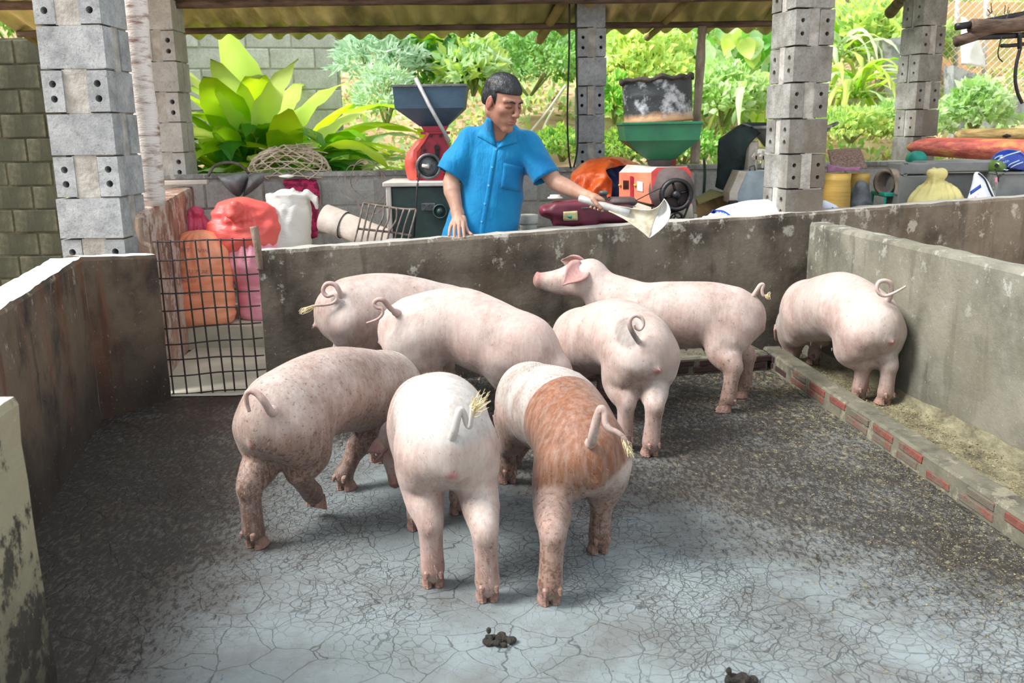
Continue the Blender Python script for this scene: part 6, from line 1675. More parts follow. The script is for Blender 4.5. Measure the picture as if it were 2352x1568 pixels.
cloth('beige_towel', 'beige towel hanging at the left side of the block pier', [[Yp(2044, 386, 6.1), Yp(2058, 384, 6.1), Yp(2072, 384, 6.0)], [Yp(2046, 394, 5.95), Yp(2060, 392, 5.93), Yp(2072, 392, 5.93)], [Yp(2056, 420, 5.93), Yp(2064, 422, 5.91), Yp(2072, 422, 5.91)], [Yp(2053, 446, 5.93), Yp(2062, 448, 5.91), Yp(2074, 446, 5.91)]], simple('beige_cotton', (176, 164, 146), (140, 128, 112), 8, .9, .4), 'towel', amp=.012)
# block pier and water trough
M_cem = simple('grey_render', (146, 148, 146), (112, 114, 114), 3, .85, .3)
pL, pR = Yp(2068, 374, 5.9), Yp(2150, 372, 5.9)
rt = empty('block_pier', Vector(((pL.x+pR.x)/2, 6.0, 0)), 'grey block pier behind the yellow sack', 'pier')
z = 0; k = 0
while z < pL.z-.02:
    h = min(.2, pL.z-z); mb = MB(); w_ = pR.x-pL.x
    mb.bbox(((pL.x+pR.x)/2, 6.0, z+h/2), (w_, .21, h-.008), .006)
    if k % 2 == 1: block_end(mb, (pL.x+.035, 5.893, z+h/2), .06, h*.9, rotz(0), .02, .013)
    mb.build('block', M_cem, rt); z += .2; k += 1
bt = MB().bbox((pR.x+.25, 6.02, pL.z-.03), (.62, .22, .07), .01).build('coping', M_cem, rt)
o = MB().bbox((pR.x+.30, 6.05, (pL.z-.08)/2), (.50, .14, pL.z-.08), .01).build('trough_wall', M_cem, None, loc=(pR.x+.30, 6.05, 0)); tag(o, 'plain grey cement trough wall behind the yellow sack', 'wall')
mk_sack('feed_sack', 'pale yellow sack tied with a tall bunched neck', M_sye,
    [Yp(2148, 560, 5.78), Yp(2148, 500, 5.78), Yp(2147, 470, 5.78), Yp(2146, 452, 5.78), Yp(2146, 440, 5.78)], [(.20, .12), (.195, .12), (.175, .11), (.13, .09), (.05, .04)], Yp(2148, 408, 5.76), n=13, amp=.010, fall=.07, kr=.062, base_amp=.007, zk=Yp(2146, 440, 5.5).z)
nc_ = Yp(2147, 438, 5.77); o = MB().tube([nc_+Vector((.066*math.cos(i/16*2*PI), .056*math.sin(i/16*2*PI), .004*math.sin(i*1.3))) for i in range(17)]+[nc_+Vector((.09, -.04, -.02)), nc_+Vector((.11, -.05, -.045))], .006, 6).build('tie_cord', M_black, None, True, loc=nc_); tag(o, 'dark cord tied round the neck of the yellow sack', 'cord')
hb = Yp(2245, 390, 5.6); 
hbk = empty('cement_post', Vector((Yp(2310, 480, 6.0).x, 6.0, 0)), 'square cement block with the blue helmet on it', 'block')
a_, b_ = Yp(2292, 398, 5.83), Yp(2400, 395, 5.83); MB().bbox(((a_.x+b_.x)/2, 5.98, a_.z/2), (b_.x-a_.x, .30, a_.z), .012, rotz(-.0)).build('block_body', M_cem, hbk)
MB().prism([Yp(2242, 390, 6.05), Yp(2292, 398, 5.83), Vector((a_.x, 5.83, 0)), Vector((Yp(2242, 390, 6.05).x, 6.05, 0))], (.05, .02, 0)).build('block_side', M_rough, hbk)
vs = [Yp(2242, 389, 6.05), Yp(2292, 396, 5.82), Yp(2400, 395, 5.82), Yp(2400, 380, 6.14), Yp(2246, 383, 6.14)]
mesh_obj('block_top', vs, [(0, 1, 2, 3, 4)], M_cem, hbk).modifiers.new('t', 'SOLIDIFY').thickness = .012
# helmet
hc = Yp(2318, 376, 5.92); hm = empty('helmet', Yp(2318, 392, 5.92), 'blue motorcycle helmet with pale stripes and dark visor', 'helmet')
M_hel = simple('helmet_blue', (30, 62, 160), (20, 40, 120), 3, .22, .02, spec=.6)
F = Field(hc-Vector((.16, .16, .10)), hc+Vector((.18, .16, .16)), .0065)
F.ell(hc+Vector((0, 0, .0)), (.118, .098, .092), Matrix.Rotation(.15, 3, 'Y'), 0); F.slab(hc+Vector((0, 0, -.10)), (.5, .5, .13), Matrix.Rotation(.2, 3, 'Y'), .002, .004, True); F.ell(hc+Vector((0, 0, -.02)), (.10, .082, .078), None, .004, True)
_, V, Q = field_obj(F, 'shell', M_hel, hm, 2); bh_ = bvh_of(V, Q)
M_str = simple('silver_stripe', (170, 200, 220), (150, 184, 206), 4, .3, 0)
for P in ([(2289, 371), (2310, 358), (2345, 347)], [(2284, 365), (2293, 359), (2303, 357)], [(2304, 388), (2314, 390), (2330, 380), (2350, 372)], [(2314, 388), (2319, 378), (2342, 368)]):
    g = catmull([Vector((x, y, 0)) for x, y in P], 5); drape('stripe', [[(p.x, p.y-1.3) for p in g], [(p.x, p.y+1.3) for p in g]], bh_, M_str, hm, .003, 5.83)
project_text('GPBEN', [(2297, 379), (2307, 375), (2318, 371)], 7, bh_, M_str, hm, .004)
F = Field(hc-Vector((.20, .16, .12)), hc+Vector((.05, .16, .12)), .0065)
F.ell(hc+Vector((-.075, 0, -.02)), (.062, .088, .062), Matrix.Rotation(.5, 3, 'Y'), 0); F.ell(hc+Vector((-.05, 0, -.03)), (.058, .082, .058), None, .003, True); F.slab(hc+Vector((0, 0, -.115)), (.6, .5, .11), None, .002, .002, True)
field_obj(F, 'visor', simple('dark_visor', (40, 52, 36), (96, 128, 58), 6, .2, 0), hm, 1)
MB().tube([Yp(2289, 380, 5.85), Yp(2289, 380, 5.83)], .013, 12).build('visor_pivot', M_black, hm)
MB().tube(catmull([Yp(2285, 388, 5.84), Yp(2291, 402, 5.82), Yp(2294, 418, 5.815)], 4), .006, 6, flat=.4).tube(catmull([Yp(2312, 392, 5.84), Yp(2302, 400, 5.82), Yp(2294, 408, 5.815)], 4), .006, 6, flat=.4).build('chin_strap', M_belt, hm)
MB().bbox(Yp(2288, 413, 5.81), (.014, .004, .03), .001).build('pink_tag', simple('pink_tag', (232, 150, 170), (220, 130, 150), 4, .6, 0), hm)
# sack beside the helmet block
F, b_ = body_sack('z', M_swb, [Yp(2252, 500, 5.72), Yp(2254, 465, 5.72), Yp(2252, 425, 5.74), Yp(2243, 398, 5.76)], [(.115, .06), (.095, .055), (.055, .035), (.016, .012)], res=.008)
ob2, V, Q = field_obj(F, 'printed_sack', M_swb, None, 1, lambda p: .005*noise.noise(p*10), loc=b_); tag(ob2, 'white sack with blue bar and red handwriting against the helmet block', 'sack'); bq = bvh_of(V, Q)
drape('blue_bar', quadgrid((2228, 440), (2252, 423), (2254, 430), (2229, 447), 5, 2), bq, M_blue, ob2, .003, 5.4)
project_text('HH K 21', [(2221, 463), (2240, 455), (2251, 444)], 7, bq, M_red, ob2, .004); project_text('23', [(2236, 464), (2246, 458)], 7, bq, M_red, ob2, .004)
g = catmull([Yp(2247, 398, 5.72), Yp(2262, 412, 5.69), Yp(2272, 435, 5.67), Yp(2285, 462, 5.66), Yp(2290, 480, 5.66)], 4); MB().tube(g, .006, 6).build('sack_cord', M_belt, ob2)
o = MB().tube(catmull([Yp(2206, 424, 6.2), Yp(2240, 412, 6.22), Yp(2290, 410, 6.25)], 4), lerpl([.02, .06, .07], 4), 14, flat=.5).build('white_bundle', M_swh, None, True, loc=Yp(2240, 412, 6.22)); tag(o, 'white bundle lying in the trough behind the printed sack', 'bundle')
# banana stems on the wall
def stem_mat(name, c1, c2, c3):
    t = NT(name); col = t.ramp(t.noise(5, 5, .65, t.map((.5, 4, 5))), [(.3, lin(c1)), (.5, lin(c2)), (.7, lin(c3))])
    return t.done(col, .55, t.noise(20, 4, .6, t.map((.3, 4, 4))), .5, .01)
M_stem1 = stem_mat('red_banana_stem', (112, 70, 44), (196, 92, 84), (214, 160, 84)); M_stem2 = stem_mat('tan_banana_stem', (96, 72, 46), (176, 150, 92), (206, 186, 120))
o = MB().tube(catmull([Yp(2084, 337, 6.6), Yp(2096, 338, 6.58), Yp(2130, 337, 6.55), Yp(2230, 341, 6.45), Yp(2420, 349, 6.25)], 5), lerpl([.012, .035, .062, .072, .078], 5), 20).build('banana_stem', M_stem1, None, True, loc=Yp(2230, 341, 6.45)); tag(o, 'long reddish banana stem with pointed end lying on the far wall', 'stem')
for i in range(3):
    pass
o = MB().tube(catmull([Yp(2204, 311, 6.75), Yp(2212, 310, 6.74), Yp(2290, 310, 6.7), Yp(2420, 311, 6.6)], 5), lerpl([.03, .042, .048, .050], 5), 18).build('banana_stem', M_stem2, None, True, loc=Yp(2290, 310, 6.7)); tag(o, 'tan banana stem with dark knot resting behind the reddish one', 'stem')
c = Yp(2312, 312, 6.64); q = MB().tube([c+Vector((-.03, -.005, 0)), c, c+Vector((.03, -.005, 0))], [.004, .015, .004], 8).build('knot', M_black, o)
c = Yp(2106, 366, 6.45); o = MB().tube([c+Vector((0, -.02, 0)), c+Vector((.05, .16, 0))], .058, 26).build('teal_tub', M_teal, None, True, loc=c); tag(o, 'teal round tub lying on its side under the reddish stem', 'tub')

# ------------------------------------------------------------ cables, rack, bamboo, dung
for P, lab in (([(1308, -30), (1307, 120), (1303, 260), (1306, 350), (1311, 386)], 'left dark cable hanging beside the slim middle column'), ([(1322, -30), (1324, 150), (1327, 260), (1326, 340), (1318, 384)], 'right dark cable hanging against the slim middle column')):
    o = MB().tube(catmull([Yp(x, y, 6.65) for x, y in P], 5), .0068, 7).build('cable', M_belt, None, True, loc=Yp(P[0][0], P[0][1], 6.65)); tag(o, lab, 'cable')
ra = empty('hanging_rack', Yp(2280, 70, 5.9), 'dark rack of poles hanging under the roof at the upper right', 'rack')
for P, r in (([(2196, 62), (2260, 52), (2340, 36), (2420, 22)], .022), ([(2196, 96), (2250, 78), (2330, 50), (2420, 30)], .034), ([(2215, 86), (2290, 84), (2420, 76)], .018), ([(2230, 60), (2300, 60), (2420, 50)], .045), ([(2300, 105), (2330, 104), (2420, 92)], .012), ([(2342, 75), (2342, 112)], .014)):
    MB().tube(catmull([Yp(x, y, 5.9+.02*i) for i, (x, y) in enumerate(P)], 4), r, 9).build('rack_pole', M_polebrown if r > .03 else M_black, ra, True)
MB().tube(catmull([Yp(2343, 112, 5.88), Yp(2334, 150, 5.88), Yp(2332, 185, 5.88), Yp(2338, 215, 5.88), Yp(2348, 237, 5.88)], 5), .011, 8).build('bent_pipe', M_black, ra, True)
MB().tube(catmull([Yp(2301, 84, 5.88), Yp(2293, 115, 5.88), Yp(2294, 132, 5.88), Yp(2303, 142, 5.88)], 5), .004, 5).build('hook', M_black, ra, True)
r2 = random.Random(4)
for i in range(7):
    x = r2.uniform(2265, 2320); y = r2.uniform(28, 50); MB().tube([Yp(x, y, 5.86), Yp(x+r2.uniform(-12, 14), y+r2.uniform(-26, -8), 5.86)], .0028, 4).build('twig', M_black, ra)
o = MB().tube([Yp(297, 585, 4.72), Yp(296, 560, 4.72), Yp(294, 532, 4.72), Yp(292, 516, 4.73)], [.022, .022, .020, .013], 12).build('bamboo_shoot', simple('bamboo_green', (158, 176, 96), (120, 140, 70), 5, .5, .1, stretch=(1, 1, 5)), None, True, loc=Yp(297, 585, 4.72)); tag(o, 'short green bamboo piece between the left column and side wall', 'bamboo')
M_dung = simple('wet_dung', (52, 44, 34), (24, 20, 16), 40, .7, 1.0)
def dung(px, py, s, lab):
    c = G(px, py); F = Field(c-Vector((.06, .06, .01))*s, c+Vector((.06, .06, .07))*s, .0035*s); r2 = random.Random(int(px))
    for i in range(22):
        a = r2.uniform(0, 2*PI); r = r2.uniform(0, .032)*s; F.ell(c+Vector((r*math.cos(a)*1.15, r*math.sin(a)*.8, r2.uniform(.004, .018)*s*(1.25-r/(.04*s)))), (r2.uniform(.007, .013)*s, r2.uniform(.007, .012)*s, r2.uniform(.006, .011)*s), None, .003)
    F.ell(c+Vector((-.026, 0, .034))*s, (.007*s, .006*s, .010*s), None, .005)
    o, _, _ = field_obj(F, 'dung_pile', M_dung, None, 0, loc=c); tag(o, lab, 'dung')
dung(1146, 1474, 1.0, 'dark dung heap on the floor in front of the nearest pigs')
dung(1700, 1572, 1.1, 'second dung heap cut by the bottom edge of the frame')
# husk crumbs: strewn meal in the gutter, on ledge and floor
M_husk = simple('husk', (146, 134, 98), (104, 92, 62), 30, .9, .5)
mb = MB(); r2 = random.Random(21)
def crumb(p, s):
    vs = [p+Vector((r2.uniform(-1, 1), r2.uniform(-1, 1), r2.uniform(0, 1)))*s for _ in range(4)]
    mb.add(vs, [(0, 1, 2), (0, 3, 1), (1, 3, 2), (0, 2, 3)])
for i in range(9000):
    y = r2.uniform(1.6, 4.95); q = r2.random()**1.0; xk = 1.45+(5.02-y)*.083; xw = 1.72+(5.2-y)*.121
    x = xk+CW+(xw-xk-CW)*q; crumb(Vector((x, y, .03+.02*abs(q-.4))), r2.uniform(.002, .0062))
for i in range(9000):
    y = r2.uniform(1.5, 4.8); xk = 1.45+(5.02-y)*.083; d = abs(r2.gauss(0, .28)); x = xk-d-.01
    crumb(Vector((x, y, 0)), r2.uniform(.0012, .005))
for i in range(900): 
    t = r2.random(); p = L0+dL*(t*1.33)+Vector((-dL.y, dL.x, 0))*r2.uniform(.02, .2); p.z = .096; crumb(p, r2.uniform(.002, .006))
o = mb.build('feed_husk', M_husk); tag(o, 'pale meal husks strewn in the gutter and over the floor', 'husk', kind='stuff')
# ------------------------------------------------------------ plants beyond the far wall
def leaf_mat(name, c, c2, tr=.45, scale=3):
    t = NT(name); oi = t.n('ShaderNodeObjectInfo').outputs['Random']
    col = t.ramp(t.math('ADD', t.math('MULTIPLY', t.noise(scale, 3), .6), t.math('MULTIPLY', oi, .4)), [(.3, lin(c2)), (.65, lin(c))])
    m = t.done(col, .45, None, spec=.35)
    tb = t.n('ShaderNodeBsdfTranslucent'); t.l(col, tb.inputs[0]); mx = t.n('ShaderNodeMixShader'); mx.inputs[0].default_value = tr
    out = [n for n in t.t.nodes if n.type == 'OUTPUT_MATERIAL'][0]
    t.l(t.b.outputs[0], mx.inputs[1]); t.l(tb.outputs[0], mx.inputs[2]); t.l(mx.outputs[0], out.inputs[0]); return m
L_lime = leaf_mat('lime_leaf', (206, 232, 40), (120, 190, 26)); L_pale = leaf_mat('pale_leaf', (228, 244, 200), (184, 222, 160)); L_mid = leaf_mat('mid_green_leaf', (140, 206, 80), (70, 150, 56))
L_yel = leaf_mat('yellow_green_leaf', (236, 246, 150), (190, 220, 90)); L_grey = leaf_mat('silver_leaf', (230, 244, 224), (190, 220, 190)); L_bush = leaf_mat('bush_leaf', (206, 236, 150), (124, 184, 84), scale=1.2)
L_dark = leaf_mat('dark_leaf', (84, 150, 60), (44, 104, 44)); L_dry = leaf_mat('dry_leaf', (214, 196, 150), (170, 150, 110), .2)
M_stem = simple('green_stem', (150, 160, 96), (110, 110, 64), 6, .6, .2)
def blade_mesh(name, m, L=.55, W=.16, pet=.35, bend=.5, fold=.25, n=9, wav=.012, heart=False):
    """leaf with stalk: grows along +Z from the origin, bends towards +X"""
    vs = []; fs = []
    def spine(s):   # 0..1 over stalk+blade
        a = bend*s*s; T = pet+L; return Vector((T*s*math.sin(a)*.9, 0, T*s*math.cos(a)))
    s0 = pet/(pet+L)
    for i in range(n+1):
        t = i/n; s = s0+(1-s0)*t; p = spine(s); q = spine(min(s+.01, 1.01))-spine(s-.01); q.normalize(); nr = Vector((q.z, 0, -q.x))
        w = W*(math.sin(PI*min(t*1.0, 1)**.75)**.8 if not heart else (1-t)**.55*(.75+.5*math.sin(t*PI)) if t > .02 else .45)
        for k in (-1, -.5, 0, .5, 1):
            vs.append(p+Vector((0, 1, 0))*(w/2*k)-nr*(abs(k)*-fold*w*.5)+nr*(wav*math.sin(t*17+k*2)*abs(k)))
    for i in range(n):
        for k in range(4): a = i*5+k; fs.append((a, a+1, a+6, a+5))
    if pet > 0:
        r = .008; b = len(vs)
        P = [spine(s0*t) for t in (0, .33, .66, 1.05)]
        mb = MB().tube(P, [r*1.6, r*1.2, r, r*.5], 5); vs += list(mb.v); fs += [tuple(i+b for i in f) for f in mb.f]
    me = bpy.data.meshes.new(name); me.from_pydata([tuple(v) for v in vs], [], fs); me.polygons.foreach_set('use_smooth', [True]*len(me.polygons)); me.materials.append(m); return me
def clump(name, label, cat, c, metas, n, spread, tilt, sc=(.7, 1.1), seed=1, group=None):
    r = random.Random(seed); root = empty(name, c, label, cat, group)
    for i in range(n):
        me = r.choice(metas); o = bpy.data.objects.new('leaf', me); put(o, root)
        a = r.uniform(0, 2*PI) if i > n*.3 else r.uniform(-PI, 0); q = (i+.5)/n
        o.location = (r.gauss(0, spread*.3), r.gauss(0, spread*.25), 0)
        o.rotation_euler = (r.uniform(-.15, .15), tilt[0]+(tilt[1]-tilt[0])*q+r.uniform(-.1, .1), a)
        s = r.uniform(*sc)*(1.0-.25*q); o.scale = (s, s, s)
    return root
def gh(x, y):
    return (-.02 if y < 7.9 else .70+(y-7.9)*.31+.10*math.sin(x*1.3+y*.7)+.10*fbm((x, y, 0), .9)+max(0, x-1.5)*.06)
def at(px, y, dz=-.05):
    x = Yp(px, 200, y).x; return Vector((x, y, (gh(x, y) if y >= 7.9 else .45)+dz))
big = [blade_mesh('leaf', L_lime, .62, .24, .42, .55), blade_mesh('leaf', L_lime, .55, .20, .5, .8, .35), blade_mesh('leaf', L_mid, .5, .2, .35, 1.0), blade_mesh('leaf', L_yel, .6, .2, .5, .45)]
pal = [blade_mesh('leaf', L_pale, .5, .17, .35, .6), blade_mesh('leaf', L_pale, .45, .15, .4, .9), blade_mesh('leaf', L_yel, .45, .16, .35, .7)]
low = [blade_mesh('leaf', L_mid, .34, .14, .12, .9), blade_mesh('leaf', L_lime, .34, .13, .14, .8), blade_mesh('leaf', L_dark, .3, .12, .1, 1.1)]
strap = [blade_mesh('leaf', L_yel, .62, .085, .12, 1.2, .3), blade_mesh('leaf', L_lime, .55, .08, .12, 1.0, .3), blade_mesh('leaf', L_pale, .58, .085, .12, 1.3, .3)]
hrt = [blade_mesh('leaf', L_pale, .19, .17, .0, .4, .1, 5, .004, True), blade_mesh('leaf', L_mid, .19, .17, .0, .4, .1, 5, .004, True), blade_mesh('leaf', L_yel, .18, .16, .0, .5, .1, 5, .004, True)]
rnd_ = [blade_mesh('leaf', L_mid, .24, .17, .1, .9, .2), blade_mesh('leaf', L_lime, .24, .16, .1, .8, .2), blade_mesh('leaf', L_dark, .22, .16, .1, 1.0, .2)]
c = Yp(610, 400, 8.0); c.z = .60
clump('broad_leaved_plant', 'tall lime green broad leaved plant behind the cane basket', 'plant', c, big, 95, .55, (.03, 1.1), (1.25, 1.7), 2)
c = Yp(530, 400, 7.75); c.z = .60
clump('broad_leaved_plant', 'lime green broad leaved plant close to the pale column', 'plant', c, big[:3], 30, .25, (.05, .75), (.85, 1.15), 5)
c = Yp(700, 400, 7.6); c.z = .60
clump('broad_leaved_plant', 'smaller broad leaved plant right of the cane basket', 'plant', c, big[:3]+pal, 40, .35, (.1, 1.0), (.85, 1.25), 7)
c = Yp(800, 400, 8.3); c.z = gh(c.x, 8.3)
clump('broad_leaved_plant', 'pale green broad leaved plant left of the blue hopper', 'plant', c, pal, 26, .35, (.1, .9), (.9, 1.2), 9)
c = Yp(1010, 400, 7.4); c.z = .85
clump('broad_leaved_plant', 'yellow green leaves rising behind the blue hopper mill', 'plant', c, [big[0], pal[2]], 12, .2, (.1, .8), (.5, .75), 12)
for i, (px, y, n, lab) in enumerate(((850, 7.5, 26, 'low green plant left of the red mill'), (905, 7.5, 20, 'low yellow green plant touching the red mill'), (770, 7.35, 22, 'low dark leaved plant behind the coil of wire'), (480, 7.0, 14, 'low strappy plant at the foot of the pale column'))):
    c = Yp(px, 400, y); c.z = .80 if i < 3 else .72
    clump('low_plant', lab, 'plant', c, low, n, .32, (.3, 1.2), (.7, 1.1), 20+i)
def bush(name, label, c, rad, n, ls, m, seed=1, m2=None, flat=.0, cat='shrub', stems=7, aspect=.45):
    """leafy shrub: one counted-by-nobody foliage mesh plus stems"""
    r = np.random.RandomState(seed); root = empty(name, c, label, cat)
    d = r.normal(size=(n, 3)); d /= np.linalg.norm(d, axis=1)[:, None]; d[:, 2] = np.abs(d[:, 2])*1.0-.15
    lump = 1+.22*np.sin(d[:, 0]*5+seed)*np.cos(d[:, 1]*4+d[:, 2]*6+seed*2)
    rr = (r.uniform(.55, 1.0, n)**.5)*lump
    P = np.array(c)+d*rr[:, None]*np.array(rad)
    ax = d*.6+r.normal(size=(n, 3))*.55+np.array([0, 0, .15]); ax /= np.linalg.norm(ax, axis=1)[:, None]
    sd = np.cross(ax, r.normal(size=(n, 3))); sd /= np.linalg.norm(sd, axis=1)[:, None]; nn = np.cross(ax, sd)
    L_ = (ls*r.uniform(.6, 1.3, n))[:, None]; W_ = L_*aspect
    a = P; b = P+ax*L_*.45+sd*W_*.5+nn*L_*.06; e_ = P+ax*L_; f = P+ax*L_*.45-sd*W_*.5+nn*L_*.06; g = P+ax*L_*.5
    V = np.stack([a, b, e_, f, g], 1).reshape(-1, 3); I = np.arange(n)*5
    Q = np.concatenate([np.stack([I, I+1, I+4], 1), np.stack([I+1, I+2, I+4], 1), np.stack([I+4, I+2, I+3], 1), np.stack([I, I+4, I+3], 1)])
    me = bpy.data.meshes.new('foliage'); me.from_pydata((V-np.array(c)).tolist(), [], Q.tolist()); me.materials.append(m)
    if m2:
        me.materials.append(m2); mi = (r.uniform(size=n) < .4).astype(np.int32); me.polygons.foreach_set('material_index', np.tile(mi, 4))
    o = bpy.data.objects.new('foliage', me); put(o, root); o['kind'] = 'stuff'
    mb = MB(); r3 = random.Random(seed)
    for i in range(stems):
        a_ = r3.uniform(0, 2*PI); t_ = Vector((math.cos(a_)*rad[0]*.6, math.sin(a_)*rad[1]*.6, rad[2]*.7)); b0 = Vector(c)-Vector((0, 0, rad[2]*.5))
        mb.tube([b0+t_*.05, b0+t_*.5+Vector((0, 0, .05)), Vector(c)+t_*.9], [.014, .010, .004], 5)
    mb.build('stems', M_stem, root); return root
def bat(px, py, y): return Yp(px, py, y)
bush('silver_shrub', 'silvery narrow leaved shrub at the upper left of the blue hopper', bat(870, 150, 8.6), (.40, .35, .36), 1500, .10, L_grey, 3, None, aspect=.28)
bush('silver_shrub', 'silvery shrub spilling down behind the blue hopper', bat(885, 240, 8.2), (.26, .25, .38), 1100, .09, L_grey, 4, L_pale, aspect=.3)
root = clump('round_leaved_bush', 'glossy round leaved bush above the blue hopper', 'bush', at(1010, 9.0, .1), rnd_, 1, .1, (0, .5))
r = random.Random(5)
for i in range(110):
    o = bpy.data.objects.new('leaf', r.choice(rnd_)); put(o, root); p = Yp(r.uniform(930, 1110), r.uniform(80, 205), 9.0+r.uniform(-.25, .3)); o.location = p-Vector(root.location)
    o.rotation_euler = (r.uniform(-.5, .5), r.uniform(.2, 1.5), r.uniform(-2.6, -.5)); s = r.uniform(.7, 1.15); o.scale = (s, s, s)
bush('leafy_shrub', 'pale leaved shrub between the round leaved bush and the farmer', bat(1085, 175, 8.7), (.30, .3, .38), 900, .13, L_pale, 8, L_yel, aspect=.42)
bush('leafy_shrub', 'bright small leaved shrub above and behind the farmer', bat(1215, 165, 9.6), (.72, .5, .50), 4200, .065, L_bush, 9, L_pale, aspect=.55)
bush('leafy_shrub', 'small leaved shrub between the cables and the slim column', bat(1300, 130, 10.2), (.6, .5, .5), 2400, .07, L_bush, 10, L_yel, aspect=.55)
bush('leafy_shrub', 'yellow green mottled shrub right of the slim column', bat(1470, 170, 9.4), (.55, .45, .55), 2600, .10, L_yel, 11, L_bush, aspect=.5)
bush('leafy_shrub', 'light green shrub behind the black drum', bat(1560, 140, 10.0), (.60, .5, .6), 2600, .085, L_bush, 12, L_pale, aspect=.5)
bush('leafy_shrub', 'small shrub below the drum left of the green hopper', bat(1410, 250, 8.2), (.20, .2, .28), 700, .09, L_mid, 13, L_yel, aspect=.6)
bush('leafy_shrub', 'green shrub at the foot of the crooked post', bat(1660, 240, 8.6), (.42, .35, .42), 1900, .085, L_bush, 14, L_pale, aspect=.6)
root = empty('heart_leaved_vine', at(1690, 9.4, 0), 'heart leaved climbing vine between crooked post and dark column', 'vine')
for i in range(120):
    o = bpy.data.objects.new('leaf', r.choice(hrt)); put(o, root); p = Yp(r.uniform(1618, 1790), 60+200*r.random()**1.0, 9.4+r.uniform(-.3, .3)); o.location = p-Vector(root.location)
    o.rotation_euler = (r.uniform(-.4, .4), PI-r.uniform(.1, .7), r.uniform(.6, 2.5)); s = r.uniform(.8, 1.25); o.scale = (s, s, s)
bush('leafy_shrub', 'mixed shrub behind the heart leaved vine', bat(1700, 130, 10.4), (.75, .5, .7), 2800, .10, L_mid, 15, L_yel, aspect=.6)
for (px, py, y, n, sd, lab) in ((1738, 250, 8.7, 24, 31, 'strappy yellow green plant left of the right corner column'), (1960, 225, 8.8, 46, 32, 'fountain of long strappy leaves right of the right corner column'), (1925, 130, 9.6, 26, 33, 'strappy plant higher on the slope behind the right corner column')):
    c = Yp(px, py, y); clump('strappy_plant', lab, 'plant', c, strap, n, .28, (.2, 1.45), (.75, 1.1), sd)
bush('leafy_shrub', 'pale vine covered shrub at the top right of the right corner column', bat(2010, 110, 10.2), (.75, .5, .55), 2600, .12, L_yel, 16, L_bush, aspect=.6)
bush('leafy_shrub', 'low weedy shrub behind the brown mat', bat(1955, 300, 8.2), (.42, .3, .22), 1700, .065, L_bush, 17, L_yel, aspect=.6)
bush('leafy_shrub', 'low weedy shrub left of the far block column', bat(2070, 290, 8.3), (.40, .3, .24), 1500, .06, L_bush, 18, L_pale, aspect=.6)
bush('leafy_shrub', 'pale leafy shrub right of the far block column', bat(2240, 265, 8.4), (.30, .3, .32), 1300, .09, L_pale, 19, L_bush, aspect=.6)
bush('leafy_shrub', 'green shrub above the yard wall at the upper left', bat(20, 50, 8.8), (.6, .4, .5), 2400, .08, L_bush, 22, L_mid, aspect=.5)
bush('leafy_shrub', 'green shrub peeping over the wall beside the bark post', bat(270, 70, 9.2), (.6, .4, .32), 1900, .08, L_mid, 23, L_pale, aspect=.5)
bush('leafy_shrub', 'low shrub behind the farmer shoulder on the path edge', bat(1290, 345, 8.0), (.36, .3, .20), 1500, .055, L_bush, 24, L_yel, aspect=.6)
bush('leafy_shrub', 'low shrub under the green hopper', bat(1440, 350, 8.0), (.40, .3, .20), 1500, .055, L_bush, 25, L_yel, aspect=.6)
bush('leafy_shrub', 'low shrub left of the crooked post', bat(1570, 350, 8.1), (.40, .3, .22), 1400, .06, L_bush, 26, L_mid, aspect=.6)
# hanging and fallen twigs on the path
for i, (P, lab) in enumerate((([(1195, 330), (1250, 265), (1300, 195)], 'pale dead branch slanting over the path'), ([(1235, 330), (1255, 280), (1272, 250)], 'shorter dead branch beside the slanting one'))):
    o = MB().tube(catmull([Yp(x, y, 8.6) for x, y in P], 5), .012, 6).build('dead_branch', simple('pale_twig', (236, 226, 210), (200, 186, 166), 8, .8, .3), None, True, loc=Yp(*P[0], 8.6)); tag(o, lab, 'branch')
# ground cover on the slope
r = np.random.RandomState(5); n = 26000
X = r.uniform(-6, 8.5, n); Yy = 7.95+7.5*r.uniform(0, 1, n)**1.3
keep = [not (-.1 < (x-(y-8.2)*.16)*1.0-.05 < .75 and 8.3 < y < 9.9) for x, y in zip(X, Yy)]
X, Yy = X[keep], Yy[keep]; n = len(X); Z = np.array([gh(x, y) for x, y in zip(X, Yy)])
P = np.stack([X, Yy, Z+r.uniform(0, .10, n)], 1); ax = r.normal(size=(n, 3))*.6+np.array([0, -.2, .7]); ax /= np.linalg.norm(ax, axis=1)[:, None]
sd = np.cross(ax, r.normal(size=(n, 3))); sd /= np.linalg.norm(sd, axis=1)[:, None]; Ls = (r.uniform(.04, .10, n)*(1+(Yy-8)*.12))[:, None]
V = np.stack([P, P+ax*Ls*.5+sd*Ls*.25, P+ax*Ls, P+ax*Ls*.5-sd*Ls*.25], 1).reshape(-1, 3); I = np.arange(n)*4
me = bpy.data.meshes.new('ground_cover'); me.from_pydata(V.tolist(), [], np.stack([I, I+1, I+2, I+3], 1).tolist())
for m in (L_bush, L_yel, L_pale, L_dry): me.materials.append(m)
me.polygons.foreach_set('material_index', r.choice([0, 0, 1, 2, 3], n).astype(np.int32))
o = bpy.data.objects.new('ground_cover', me); put(o); tag(o, 'low weeds covering the slope behind the store', 'weeds', kind='stuff')
